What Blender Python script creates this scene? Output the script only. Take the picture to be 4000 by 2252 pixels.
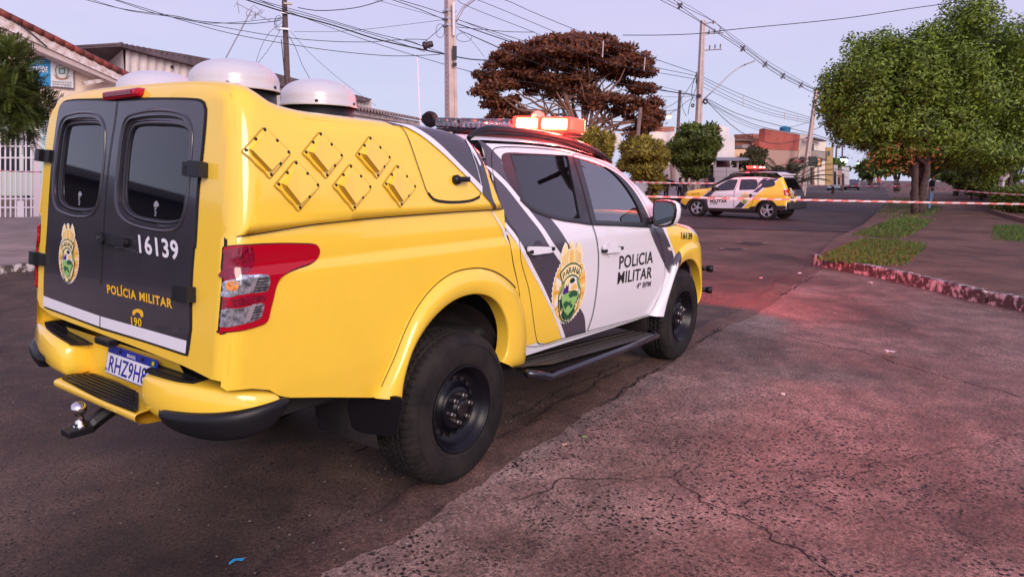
import bpy, bmesh, math, random
import numpy as np
from mathutils import Vector, Matrix
from mathutils.geometry import delaunay_2d_cdt
random.seed(7); rng = np.random.default_rng(7)
sc = bpy.context.scene
for o in list(bpy.data.objects): bpy.data.objects.remove(o)
# ---------------------------------------------------------------- camera
CF, CPOS, CYAW, CPITCH, CROLL = 1686., np.array([-2.55, -3.069, 1.589]), .6192, .1665, .0098
_d = np.array([math.cos(CYAW)*math.cos(CPITCH), math.sin(CYAW)*math.cos(CPITCH), -math.sin(CPITCH)])
_r = np.cross(_d, [0, 0, 1]); _r /= np.linalg.norm(_r); _u = np.cross(_r, _d)
CR = _r*math.cos(CROLL)+_u*math.sin(CROLL); CU = -_r*math.sin(CROLL)+_u*math.cos(CROLL); CD = _d
cd = bpy.data.cameras.new('camera'); cam = bpy.data.objects.new('camera', cd); sc.collection.objects.link(cam)
cd.sensor_width = 36; cd.lens = CF/2576*36; cd.clip_end = 3000; cd.clip_start = .05
m = Matrix.Identity(4)
for i in range(3):
    m[i][0], m[i][1], m[i][2], m[i][3] = CR[i], CU[i], -CD[i], CPOS[i]
cam.matrix_world = m; sc.camera = cam
# ---------------------------------------------------------------- dusk sky, soft low sun, exposure
w = bpy.data.worlds.new('World'); sc.world = w; w.use_nodes = True
nt = w.node_tree; nt.nodes.clear()
out = nt.nodes.new('ShaderNodeOutputWorld'); bg = nt.nodes.new('ShaderNodeBackground')
tc = nt.nodes.new('ShaderNodeTexCoord'); sp = nt.nodes.new('ShaderNodeSeparateXYZ')
nt.links.new(tc.outputs['Generated'], sp.inputs[0])
rp = nt.nodes.new('ShaderNodeValToRGB'); nt.links.new(sp.outputs['Z'], rp.inputs[0])
e = rp.color_ramp.elements
e[0].position = 0; e[0].color = (.67, .69, .91, 1)
e[1].position = 1; e[1].color = (.42, .38, .62, 1)
for p, c in ((.10, (.665, .695, .93, 1)), (.25, (.69, .635, .94, 1)), (.42, (.73, .61, .93, 1))):
    k = e.new(p); k.color = c
sky = nt.nodes.new('ShaderNodeTexSky'); sky.sky_type = 'NISHITA'; sky.sun_disc = False
sky.sun_elevation = math.radians(12); sky.sun_rotation = math.radians(205)
dotv = nt.nodes.new('ShaderNodeVectorMath'); dotv.operation = 'DOT_PRODUCT'; dotv.inputs[1].default_value = (-.45, -.86, .25)
nt.links.new(tc.outputs['Generated'], dotv.inputs[0])
mr = nt.nodes.new('ShaderNodeMapRange'); mr.inputs[1].default_value = -.1; mr.inputs[2].default_value = 1
mr.inputs[3].default_value = .96; mr.inputs[4].default_value = 1.7
nt.links.new(dotv.outputs['Value'], mr.inputs[0])
cn = nt.nodes.new('ShaderNodeTexNoise'); cn.inputs['Scale'].default_value = 2.2; cn.inputs['Detail'].default_value = 6; cn.inputs['Roughness'].default_value = .6
cm = nt.nodes.new('ShaderNodeMapping'); cm.inputs['Scale'].default_value = (1, 1, 5); nt.links.new(tc.outputs['Generated'], cm.inputs[0]); nt.links.new(cm.outputs[0], cn.inputs['Vector'])
cr = nt.nodes.new('ShaderNodeValToRGB'); nt.links.new(cn.outputs[0], cr.inputs[0]); cr.color_ramp.elements[0].position = .35; cr.color_ramp.elements[0].color = (.965, .975, .99, 1); cr.color_ramp.elements[1].position = .7; cr.color_ramp.elements[1].color = (1.05, 1.02, 1.02, 1)
cx = nt.nodes.new('ShaderNodeVectorMath'); cx.operation = 'MULTIPLY'; nt.links.new(rp.outputs[0], cx.inputs[0]); nt.links.new(cr.outputs[0], cx.inputs[1])
sc1 = nt.nodes.new('ShaderNodeVectorMath'); sc1.operation = 'SCALE'
nt.links.new(cx.outputs[0], sc1.inputs[0]); nt.links.new(mr.outputs[0], sc1.inputs['Scale'])
ns = nt.nodes.new('ShaderNodeVectorMath'); ns.operation = 'MULTIPLY_ADD'; ns.inputs[1].default_value = (.008, .008, .008)
nt.links.new(sky.outputs[0], ns.inputs[0]); nt.links.new(sc1.outputs[0], ns.inputs[2])
nt.links.new(ns.outputs[0], bg.inputs[0]); bg.inputs[1].default_value = .98
nt.links.new(bg.outputs[0], out.inputs[0])
SD = Vector((.50, .80, -.42)).normalized()
sl = bpy.data.lights.new('sun', 'SUN'); sl.energy = 2.5; sl.angle = math.radians(28); sl.color = (1, .83, .70)
so = bpy.data.objects.new('sun', sl); sc.collection.objects.link(so)
so.rotation_euler = (-SD).to_track_quat('Z', 'Y').to_euler()
vs = sc.view_settings; vs.view_transform = 'Standard'; vs.look = 'None'; vs.exposure = 0; vs.gamma = 1
# ---------------------------------------------------------------- tracing helpers: photo points -> places on real surfaces
CROPS = {'A': (0, 0, 1.45), 'B': (0, 800, 1.45), 'C': (800, 350, 1.45), 'D': (1500, 350, 1.3179), 'E': (1300, 1000, 1.45),
         'F': (700, 0, 1.9815), 'G': (1650, 400, 3.6257), 'V': (2400, 400, 2.6367), 'S': (2600, 600, 4.2933), 'W': (0, 1300, 1.288),
         'X': (1800, 0, 1.6113), 'Y': (3000, 0, 1.16), 'L': (0, 0, 1.612), 'P': (0, 0, 1/.644), 'Z': (2000, 1000, 1.158)}
def T(c, x, y):
    ox, oy, s = CROPS[c]; return ((ox+x/s)*.644, (oy+y/s)*.644)
def ray(u, v):
    D = CD*CF+CR*(u-1288)-CU*(v-725.2); return D/np.linalg.norm(D)
def on(u, v, ax, val):
    D = ray(u, v); return CPOS+D*((val-CPOS[ax])/D[ax])
def gnd(u, v, z=0.): return on(u, v, 2, z)
def dep(u, v, d):
    D = ray(u, v); return CPOS+D*(d/(D@CD))
def proj(P):
    q = np.array(P)-CPOS; z = q@CD; return np.array([1288+CF*(q@CR)/z, 725.2-CF*(q@CU)/z])
YC = -.06
MINV = {}     # root name -> inverse matrix
def hits(F, uv, M=None, t0=1.2, t1=60, n=900):
    """first surface F=0 met by the rays through the photo points; answers in F's own frame"""
    Mi = np.array(M.inverted()) if M is not None else np.eye(4)
    C = (Mi @ np.append(CPOS, 1))[:3]; res = []
    Ds = np.array([(Mi[:3, :3] @ ray(*q)) for q in uv])
    ts = t0*(t1/t0)**np.linspace(0, 1, n)
    for D in Ds:
        p = C+ts[:, None]*D; f = F(p[:, 0], p[:, 1], p[:, 2])
        neg = np.where(f < 0)[0]
        if len(neg) == 0: i = int(np.argmin(f)); res.append(p[i]); continue
        i = max(neg[0], 1); a, b = ts[i-1], ts[i]
        for _ in range(30):
            mm = (a+b)/2; q = C+mm*D
            if F(q[0:1], q[1:2], q[2:3])[0] < 0: b = mm
            else: a = mm
        res.append(C+a*D)
    return np.array(res)
def grad(F, P):
    e = 2e-3; g = np.zeros_like(P)
    for i in range(3):
        d = np.zeros(3); d[i] = e
        a = P+d; b = P-d; g[:, i] = F(a[:, 0], a[:, 1], a[:, 2])-F(b[:, 0], b[:, 1], b[:, 2])
    return g/np.maximum(np.linalg.norm(g, axis=1), 1e-9)[:, None]
def solve(F, Q, axis):
    """third coordinate from two: axis 'y' right side, 'Y' left side, 'x' rear, 'z' top"""
    n = len(Q); P = np.zeros((n, 3))
    if axis in 'yY': P[:, 0] = Q[:, 0]; P[:, 2] = Q[:, 1]; k = 1; s = -1 if axis == 'y' else 1; a = np.full(n, F.c+s*1.6); b = np.full(n, F.c)
    elif axis == 'x': P[:, 1] = Q[:, 0]; P[:, 2] = Q[:, 1]; k = 0; a = np.full(n, F.xo[0]); b = np.full(n, F.xo[1])
    else: P[:, 0] = Q[:, 0]; P[:, 1] = Q[:, 1]; k = 2; a = np.full(n, 3.); b = np.full(n, F.zi)
    for _ in range(34):
        mm = (a+b)/2; P[:, k] = mm; f = F(P[:, 0], P[:, 1], P[:, 2]); ins = f < 0
        b = np.where(ins, mm, b); a = np.where(ins, a, mm)
    P[:, k] = a
    if axis == 'x':      # outline points past the rim slide back onto it
        bad = np.abs(F(P[:, 0], P[:, 1], P[:, 2])) > .01; it = 0
        while bad.any() and it < 14:
            Q2 = Q[bad]; c = np.array([F.c, F.mid]); P2 = _solve1(F, c+(Q2-c)*(1-.012*(it+1)), k); ok = np.abs(F(P2[:, 0], P2[:, 1], P2[:, 2])) < .01
            idx = np.where(bad)[0][ok]; P[idx] = P2[ok]; bad[idx] = False; it += 1
    return P
def _solve1(F, Q, k):
    n = len(Q); P = np.zeros((n, 3)); P[:, 1] = Q[:, 0]; P[:, 2] = Q[:, 1]; a = np.full(n, F.xo[0]); b = np.full(n, F.xo[1])
    for _ in range(34):
        mm = (a+b)/2; P[:, 0] = mm; ins = F(P[:, 0], P[:, 1], P[:, 2]) < 0; b = np.where(ins, mm, b); a = np.where(ins, a, mm)
    P[:, 0] = a; return P
def spline(pts, h=.02, closed=True):
    """smooth resampling; a point given with a third value is a corner"""
    V = [np.array(p[:2], float) for p in pts]; cn = [len(p) > 2 for p in pts]; n = len(V); o = []
    for i in range(n if closed else n-1):
        a, b = V[i], V[(i+1) % n]; L = np.linalg.norm(b-a)
        if L < 1e-9: continue
        def tan(j):
            j %= n
            if cn[j] or (not closed and j in (0, n-1)): return None
            p, q = V[(j-1) % n], V[(j+1) % n]; t = q-p; return t/max(np.linalg.norm(t), 1e-9)*L
        ta, tb = tan(i), tan(i+1)
        if ta is None: ta = b-a
        if tb is None: tb = b-a
        k = max(1, int(math.ceil(L/h)))
        for j in range(k):
            s = j/k; o.append((2*s**3-3*s*s+1)*a+(s**3-2*s*s+s)*ta+(-2*s**3+3*s*s)*b+(s**3-s*s)*tb)
    if not closed: o.append(V[-1])
    return np.array(o)
def pip(P, poly):
    x, y = P[:, 0], P[:, 1]; c = np.zeros(len(P), bool); a = poly; b = np.roll(poly, -1, 0)
    for (x0, y0), (x1, y1) in zip(a, b):
        if y0 == y1: continue
        m = ((y0 > y) != (y1 > y)) & (x < (x1-x0)*(y-y0)/(y1-y0)+x0); c ^= m
    return c
def segdist(P, poly):
    d = np.full(len(P), 1e9)
    for a, b in zip(poly, np.roll(poly, -1, 0)):
        ab = b-a; L = ab@ab
        t = np.clip(((P-a)@ab)/max(L, 1e-12), 0, 1); d = np.minimum(d, np.linalg.norm(P-a-t[:, None]*ab, axis=1))
    return d
def tri2d(outer, holes=(), h=.04):
    polys = [np.array(outer)]+[np.array(q) for q in holes]
    lo, hi = polys[0].min(0), polys[0].max(0)
    gx, gy = np.meshgrid(np.arange(lo[0]+h/2, hi[0], h), np.arange(lo[1]+h/2, hi[1], h))
    G = np.stack([gx.ravel(), gy.ravel()], 1)
    if len(G):
        k = pip(G, polys[0])
        for q in polys[1:]: k &= ~pip(G, q)
        G = G[k]
    if len(G):
        k = np.ones(len(G), bool)
        for q in polys: k &= segdist(G, q) > h*.4
        G = G[k]
    V = [Vector(p) for q in polys for p in q]; E = []; s = 0
    for q in polys:
        n = len(q); E += [(s+i, s+(i+1) % n) for i in range(n)]; s += n
    V += [Vector(p) for p in G]
    r = delaunay_2d_cdt(V, E, [], 0, 1e-6)
    vv = np.array([tuple(v) for v in r[0]]); ff = [tuple(f) for f in r[2]]
    cen = np.array([vv[list(f)].mean(0) for f in ff])
    k = pip(cen, polys[0])
    for q in polys[1:]: k &= ~pip(cen, q)
    return vv, [f for f, kk in zip(ff, k) if kk]
# ---------------------------------------------------------------- objects
COL = sc.collection
def link(name, me, parent=None):
    o = bpy.data.objects.new(name, me); COL.objects.link(o)
    if parent is not None: o.parent = parent
    return o
def rootof(p):
    while p is not None and p.parent is not None: p = p.parent
    return p
def mk(name, V, Fc, mat, parent=None, smooth=False, normals=None, fm=None, local=False):
    """mesh object; V in world coordinates unless local, stored in its root's frame"""
    V = np.array(V, float).reshape(-1, 3)
    r = rootof(parent)
    if r is not None and not local and r.name in MINV:
        Mi = MINV[r.name]; V = V @ Mi[:3, :3].T+Mi[:3, 3]
        if normals is not None: normals = np.array(normals) @ Mi[:3, :3].T
    me = bpy.data.meshes.new(name); me.from_pydata(V.tolist(), [], [tuple(int(i) for i in f) for f in Fc])
    for mm in (mat if isinstance(mat, (list, tuple)) else [mat]): me.materials.append(mm)
    if fm is not None: me.polygons.foreach_set('material_index', np.array(fm, np.int32))
    if smooth: me.polygons.foreach_set('use_smooth', np.ones(len(me.polygons), bool))
    me.update()
    if normals is not None: me.normals_split_custom_set_from_vertices([tuple(n) for n in normals])
    return link(name, me, parent)
def tag(o, label=None, cat=None, group=None, kind=None):
    if label: o['label'] = label
    if cat: o['category'] = cat
    if group: o['group'] = group
    if kind: o['kind'] = kind
    return o
def root(name, loc, label, cat, group=None, rz=0.):
    o = bpy.data.objects.new(name, None); COL.objects.link(o); o.location = loc; o.rotation_euler = (0, 0, rz)
    o.empty_display_size = .2
    M = Matrix.Translation(Vector(loc)) @ Matrix.Rotation(rz, 4, 'Z'); MINV[o.name] = np.array(M.inverted())
    return tag(o, label, cat, group)
def copy_tree(o, parent=None):
    c = o.copy(); COL.objects.link(c); c.parent = parent
    for ch in list(o.children): copy_tree(ch, c)
    return c
class MB:
    """collects plain shapes into one mesh"""
    def __init__(s): s.V = []; s.F = []; s.M = []; s.n = 0
    def add(s, V, F, m=0):
        V = np.array(V, float).reshape(-1, 3); s.V.append(V); s.F += [tuple(i+s.n for i in f) for f in F]; s.M += [m]*len(F); s.n += len(V); return s
    def box(s, c, d, rz=0, m=0, R=None):
        x, y, z = np.array(d)/2.; P = np.array([(i*x, j*y, k*z) for i in (-1, 1) for j in (-1, 1) for k in (-1, 1)])
        if R is None: R = np.array(Matrix.Rotation(rz, 3, 'Z'))
        return s.add(P @ R.T+np.array(c), [(0, 1, 3, 2), (4, 6, 7, 5), (0, 4, 5, 1), (2, 3, 7, 6), (0, 2, 6, 4), (1, 5, 7, 3)], m)
    def tube(s, P, r, n=8, m=0, cap=True):
        P = np.array(P, float); k = len(P); rr = np.full(k, r) if np.isscalar(r) else np.array(r, float)
        V = []; up = np.array([0, 0, 1.])
        for i in range(k):
            t = P[min(i+1, k-1)]-P[max(i-1, 0)]; t /= max(np.linalg.norm(t), 1e-9)
            if i == 0:
                a = np.cross(t, up)
                if np.linalg.norm(a) < .1: a = np.cross(t, [1., 0, 0])
            else: a = a-(a@t)*t
            a = a/np.linalg.norm(a); b = np.cross(t, a)
            for j in range(n):
                an = 2*math.pi*j/n; V.append(P[i]+rr[i]*(math.cos(an)*a+math.sin(an)*b))
        F = [(i*n+j, i*n+(j+1) % n, (i+1)*n+(j+1) % n, (i+1)*n+j) for i in range(k-1) for j in range(n)]
        if cap: F += [tuple(range(n))[::-1], tuple((k-1)*n+j for j in range(n))]
        return s.add(V, F, m)
    def lathe(s, prof, c, axis=(0, 0, 1), n=32, m=0, cap=False):
        """profile of (radius, height) turned round an axis"""
        ax = Vector(axis).normalized(); q = np.array(Vector((0, 0, 1)).rotation_difference(ax).to_matrix())
        V = [q @ np.array([r*math.cos(2*math.pi*j/n), r*math.sin(2*math.pi*j/n), h])+np.array(c) for r, h in prof for j in range(n)]
        k = len(prof); F = [(i*n+j, i*n+(j+1) % n, (i+1)*n+(j+1) % n, (i+1)*n+j) for i in range(k-1) for j in range(n)]
        if cap: F += [tuple(range(n))[::-1], tuple((k-1)*n+j for j in range(n))]
        return s.add(V, F, m)
    def ext(s, poly, M, h, m=0):
        """2D outline pushed out by h; M is a 3x4 frame (columns u, v, w, origin)"""
        vv, ff = tri2d(poly, (), 9.)
        M = np.array(M, float); n = len(vv); V = [M[:, 0]*p[0]+M[:, 1]*p[1]+M[:, 2]*z+M[:, 3] for z in (0, h) for p in vv]
        F = [tuple(f)[::-1] for f in ff]+[tuple(i+n for i in f) for f in ff]
        k = len(poly)   # outline vertices come first
        F += [(i, (i+1) % k, (i+1) % k+n, i+n) for i in range(k)]
        return s.add(V, F, m)
    def build(s, name, mat, parent=None, smooth=False, local=False, bevel=0, auto=None):
        o = mk(name, np.concatenate(s.V), s.F, mat, parent, smooth, None, s.M if isinstance(mat, (list, tuple)) else None, local)
        if bevel:
            b = o.modifiers.new('bevel', 'BEVEL'); b.width = bevel; b.segments = 2; b.limit_method = 'ANGLE'
        if auto is not None:
            me = o.data; bm = bmesh.new(); bm.from_mesh(me)
            for e_ in bm.edges:
                if len(e_.link_faces) == 2 and e_.calc_face_angle(0) > math.radians(auto): e_.smooth = False
            for f_ in bm.faces: f_.smooth = True
            bm.to_mesh(me); bm.free()
        return o
# ---------------------------------------------------------------- materials
MATS = {}
def mat(name, col, rough=.5, metal=0., noise=0., nscale=8., bump=0., bscale=40., coat=0., emit=None, es=0., spec=.5, alpha=None, rvar=0., col2=None, dist=.01):
    if name in MATS: return MATS[name]
    M = bpy.data.materials.new(name); M.use_nodes = True; t = M.node_tree; b = t.nodes['Principled BSDF']
    b.inputs['Base Color'].default_value = (*col, 1); b.inputs['Roughness'].default_value = rough; b.inputs['Metallic'].default_value = metal
    b.inputs['Specular IOR Level'].default_value = spec; b.inputs['Coat Weight'].default_value = coat; b.inputs['Coat Roughness'].default_value = .04
    if emit: b.inputs['Emission Color'].default_value = (*emit, 1); b.inputs['Emission Strength'].default_value = es
    g = t.nodes.new('ShaderNodeNewGeometry')
    if noise or col2:
        n = t.nodes.new('ShaderNodeTexNoise'); n.inputs['Scale'].default_value = nscale; n.inputs['Detail'].default_value = 6; n.inputs['Roughness'].default_value = .65
        t.links.new(g.outputs['Position'], n.inputs['Vector'])
        r = t.nodes.new('ShaderNodeValToRGB'); t.links.new(n.outputs[0], r.inputs[0]); a = r.color_ramp.elements
        c2 = col2 or tuple(c*(1-noise) for c in col); c1 = col if col2 else tuple(min(1, c*(1+noise)) for c in col)
        a[0].position = .35; a[0].color = (*c2, 1); a[1].position = .65; a[1].color = (*c1, 1)
        t.links.new(r.outputs[0], b.inputs['Base Color'])
    if rvar:
        n = t.nodes.new('ShaderNodeTexNoise'); n.inputs['Scale'].default_value = 5; n.inputs['Detail'].default_value = 8
        t.links.new(g.outputs['Position'], n.inputs['Vector']); k = t.nodes.new('ShaderNodeMapRange')
        k.inputs[1].default_value = .3; k.inputs[2].default_value = .75; k.inputs[3].default_value = rough; k.inputs[4].default_value = rough+rvar
        t.links.new(n.outputs[0], k.inputs[0]); t.links.new(k.outputs[0], b.inputs['Roughness'])
    if bump:
        n = t.nodes.new('ShaderNodeTexNoise'); n.inputs['Scale'].default_value = bscale; n.inputs['Detail'].default_value = 4
        t.links.new(g.outputs['Position'], n.inputs['Vector']); k = t.nodes.new('ShaderNodeBump'); k.inputs['Strength'].default_value = bump; k.inputs['Distance'].default_value = dist
        t.links.new(n.outputs[0], k.inputs['Height']); t.links.new(k.outputs[0], b.inputs['Normal'])
    MATS[name] = M; return M
def glassmat(name, tint, refl=.35, rough=.02):
    M = bpy.data.materials.new(name); M.use_nodes = True; t = M.node_tree; t.nodes.clear()
    o = t.nodes.new('ShaderNodeOutputMaterial'); a = t.nodes.new('ShaderNodeBsdfTransparent'); a.inputs[0].default_value = (*tint, 1)
    g = t.nodes.new('ShaderNodeBsdfGlossy'); g.inputs[0].default_value = (.9, .9, .9, 1); g.inputs[1].default_value = rough
    x = t.nodes.new('ShaderNodeMixShader'); f = t.nodes.new('ShaderNodeFresnel'); f.inputs[0].default_value = 1.6
    k = t.nodes.new('ShaderNodeMath'); k.operation = 'ADD'; k.inputs[1].default_value = refl; k.use_clamp = True
    t.links.new(f.outputs[0], k.inputs[0]); t.links.new(k.outputs[0], x.inputs[0]); t.links.new(a.outputs[0], x.inputs[1]); t.links.new(g.outputs[0], x.inputs[2])
    t.links.new(x.outputs[0], o.inputs[0]); return M
yellow = mat('yellow_paint', (.95, .63, .055), .14, coat=.6, rvar=.08, noise=.02, nscale=3)
white = mat('white_paint', (.78, .77, .80), .16, coat=.5, rvar=.08)
grey = mat('graphite_vinyl', (.065, .055, .075), .22, coat=.25)
doorgrey = mat('graphite_paint', (.030, .028, .036), .15, coat=.5, rvar=.12)
whitestripe = mat('white_vinyl', (.80, .79, .82), .25, coat=.2)
blackp = mat('black_plastic', (.008, .008, .010), .42, bump=.05, bscale=400, spec=.35)
blackg = mat('black_gloss', (.008, .008, .010), .12, coat=.5)
gap = mat('panel_gap', (.012, .010, .010), .8)
gapy = mat('panel_gap_soft', (.10, .07, .02), .7)
rubber = mat('tyre_rubber', (.009, .008, .008), .80, noise=.35, nscale=6, bump=.15, bscale=90, col2=(.026, .021, .019), spec=.25)
steelblack = mat('black_steel_rim', (.005, .005, .008), .28, coat=.0, rvar=.1, spec=.25)
chrome = mat('chrome', (.75, .72, .70), .15, 1.)
nutmetal = mat('lug_nut_metal', (.45, .40, .36), .35, 1.)
redlens = mat('red_lens', (.42, .002, .015), .08, coat=.0, spec=.35)
reddark = mat('dark_red_lens', (.20, .002, .02), .12, coat=.3, noise=.5, nscale=70)
clearlens = mat('clear_lens', (.36, .36, .40), .12, .65, noise=.75, nscale=60, coat=1.)
wellm = mat('wheel_well', (.030, .022, .020), .9, noise=.5, nscale=5)
darkin = mat('dark_interior', (.018, .017, .018), .8)
seatm = mat('seat_fabric', (.05, .05, .06), .9)
MATS_GLASS = 0
glass_dark = glassmat('dark_tinted_glass', (.03, .03, .04), .03)
glass_mid = glassmat('side_window_glass', (.30, .31, .36), .07)
domewhite = mat('white_dome_plastic', (.55, .54, .58), .22, coat=.4, rvar=.15)
badge_gold = mat('badge_gold', (.90, .55, .12), .35); badge_pale = mat('badge_pale_gold', (.93, .78, .40), .35)
badge_green = mat('badge_dark_green', (.015, .10, .04), .4); badge_lgreen = mat('badge_light_green', (.28, .55, .15), .4)
badge_white = mat('badge_white', (.85, .84, .80), .35); badge_purple = mat('badge_purple', (.05, .01, .22), .4); badge_ink = mat('badge_ink', (.01, .035, .015), .4)
badge_amber = mat('badge_amber', (.75, .38, .05), .35)
blackletter = mat('black_lettering', (.008, .008, .010), .3)
yellowletter = mat('yellow_lettering', (.88, .50, .02), .3)
# ================================================================ THE PICKUP: implicit shapes
def smooth_tab(xs, ys, s, lo=None, hi=None, n=1200):
    lo = xs[0]-.3 if lo is None else lo; hi = xs[-1]+.3 if hi is None else hi
    g = np.linspace(lo, hi, n); y = np.interp(g, xs, ys); k = max(1, int(s/(g[1]-g[0])*3)); ker = np.exp(-.5*(np.arange(-k, k+1)/(k/3))**2); ker /= ker.sum()
    y2 = np.convolve(np.pad(y, k, 'edge'), ker, 'valid')
    return lambda x: np.interp(x, g, y2)
def rbox(planes, r):
    """planes: list of signed distances; fillet radius r"""
    m = planes[0]; acc = 0
    for p in planes: acc = acc+np.maximum(p+r, 0)**2; m = np.maximum(m, p)
    return np.where(m > -r, np.sqrt(acc)-r, m)
def XR(z): return -1.28+(z-.85)*.135
_ztT = smooth_tab([-1.4, -1.19, -1.13, -1.055, -.96, -.83, -.45, -.1, .06, .16, .24, .32, .45], [1.905, 1.905, 1.905, 1.903, 1.85, 1.832, 1.8256, 1.8185, 1.8045, 1.7615, 1.7365, 1.6915, 1.6015], .025)
_xfT = smooth_tab([1.37, 1.41, 1.51, 1.63, 1.73, 1.79, 1.9], [.43, .40, .345, .28, .225, .18, .05], .03)
_bT = smooth_tab([1.3, 1.38, 1.42, 1.55, 1.75, 1.95], [.875, .875, .872, .862, .832, .775], .03)
def _crn(x): return .010+.030*np.clip((-x-.95)/.09, 0, 1)
def _rf(x, y): return _ztT(x)+_crn(x)*(1-np.clip(np.abs(y-YC)/.78, 0, 1.2)**4)+.026*(y-YC+.78)*np.clip((-x-.95)/.09, 0, 1)
_zbT = smooth_tab([-1.3, -1.22, -1.05, -.9, -.7, -.5, 0, .45], [1.365, 1.365, 1.378, 1.392, 1.40, 1.405, 1.41, 1.41], .04)
def F_top(x, y, z):
    a = np.abs(y-YC)
    side = a-(_bT(z)+.006*np.cos(np.clip((x+.3)/1.2, -1.5, 1.5)))
    roof = z-_rf(x, y); front = x-_xfT(z)-.0*a; rear = (XR(z)-x)*.99
    bot = (_zbT(x)-z)
    return np.maximum(rbox([side, roof, front, rear], .075), rbox([side, bot, rear*.0-1], .03)-.0)
F_top.c = YC; F_top.xo = (-1.6, 0.); F_top.zi = 1.5
_wB = smooth_tab([.3, .50, .62, .78, .95, 1.08, 1.18, 1.225, 1.25, 1.30, 1.36, 1.40], [.79, .805, .822, .842, .850, .856, .860, .860, .846, .851, .846, .84], .012)
def F_bed(x, y, z):
    a = np.abs(y-YC); side = a-_wB(z); rear = (XR(np.minimum(z, 1.9))-x)*.99
    return np.maximum(rbox([side, rear], .075), np.maximum(z-1.6, .40-z))
F_bed.c = YC; F_bed.xo = (-1.6, 0.); F_bed.zi = 1.
def F_rear(x, y, z):     # rear face, bed and topper together
    a = np.abs(y-YC); B = np.where(z > 1.37, _bT(z), _wB(z)+.0)
    rear = (XR(z)-x)*.99; roof = z-_rf(np.minimum(x, -1.07), y)
    return np.maximum(rbox([a-B, rear, roof], .075), .4-z)
F_rear.c = YC; F_rear.xo = (-1.6, 0.); F_rear.zi = 1.
_ztC = smooth_tab([.3, .9, 1.32, 1.84, 1.98, 2.32, 2.6, 2.73, 2.9, 3.2, 3.4, 3.6, 3.75, 3.85], [1.79, 1.80, 1.79, 1.725, 1.69, 1.53, 1.36, 1.27, 1.235, 1.19, 1.13, 1.04, .9, .6], .05)
_wC = smooth_tab([.3, .50, .62, .78, .95, 1.10, 1.18, 1.27, 1.34, 1.5, 1.70, 1.85], [.78, .80, .822, .842, .850, .855, .856, .842, .815, .768, .705, .66], .025)
def F_cab(x, y, z):
    a = np.abs(y-YC); W = _wC(z)
    t = np.clip((x-3.2)/.65, 0, 1.2); W = W+.02*np.exp(-((x-3.0)/.5)**2)*np.clip((1.2-z)/.1, 0, 1)-.20*t*t
    t2 = np.clip((x-1.9)/1.0, 0, 1); 
    rf = np.where(x < 1.9, 1, np.clip(1-(x-1.9)/1.0, 0, 1)); roof = (z-(_ztC(x)+.05*(1-(a/.7)**2)*1))*np.where((x > 1.95) & (x < 2.7), .88, 1)
    return np.maximum(rbox([a-W, roof, x-3.80+.10*(a/.7)**2], .065), np.maximum(.35-z, .40-x))
F_cab.c = YC; F_cab.xo = (-1., 1.); F_cab.zi = .8
def patch(name, F, axis, outer, mat_, parent=None, holes=(), h=.035, off=0., depth=0., M=None):
    """a panel lying on the surface F: outline in the panel's own two coordinates"""
    vv, ff = tri2d(outer, holes, h)
    P = solve(F, vv, axis); N = grad(F, P); V = P+N*off
    bad = np.abs(F(P[:, 0], P[:, 1], P[:, 2])) > .012
    ff = [f for f in ff if not bad[list(f)].any()]
    # orientation
    Fc = []
    for f in ff:
        a, b, c = V[f[0]], V[f[1]], V[f[2]]; n = np.cross(b-a, c-a)
        Fc.append(f if n@N[f[0]] > 0 else f[::-1])
    NN = N.copy()
    if depth:
        cnt = {}
        for f in Fc:
            for i in range(len(f)):
                cnt[(f[i], f[(i+1) % len(f)])] = 1
        be = [e_ for e_ in cnt if (e_[1], e_[0]) not in cnt]; n0 = len(V)
        idx = {}; ex = []; exn = []
        for a, b in be:
            t = V[b]-V[a]; t /= max(np.linalg.norm(t), 1e-9); o_ = np.cross(t, N[a])
            k = n0+len(ex); ex += [V[a], V[b], V[b]-N[b]*depth, V[a]-N[a]*depth]; exn += [o_]*4; Fc.append((k, k+3, k+2, k+1))
        if ex: V = np.concatenate([V, ex]); NN = np.concatenate([NN, exn])
    if M is not None:
        A = np.array(M); V = V @ A[:3, :3].T+A[:3, 3]; NN = NN @ A[:3, :3].T
    return mk(name, V, Fc, mat_, parent, True, NN)
def tr(F, axis, crop, pts, h=.02, M=None, sp=True, raw=False):
    """photo outline -> outline in the panel's coordinates"""
    P = hits(F, [T(crop, p[0], p[1]) for p in pts], M)
    k = {'y': (0, 2), 'Y': (0, 2), 'x': (1, 2), 'z': (0, 1)}[axis]
    if axis in 'yY' and F in (F_bed, F_top): P[:, 0] = np.maximum(P[:, 0], XR(P[:, 2])+.006)
    Q = [(P[i][k[0]], P[i][k[1]])+((1,) if len(pts[i]) > 2 else ()) for i in range(len(pts))]
    if raw: return Q
    return spline(Q, h)
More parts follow.
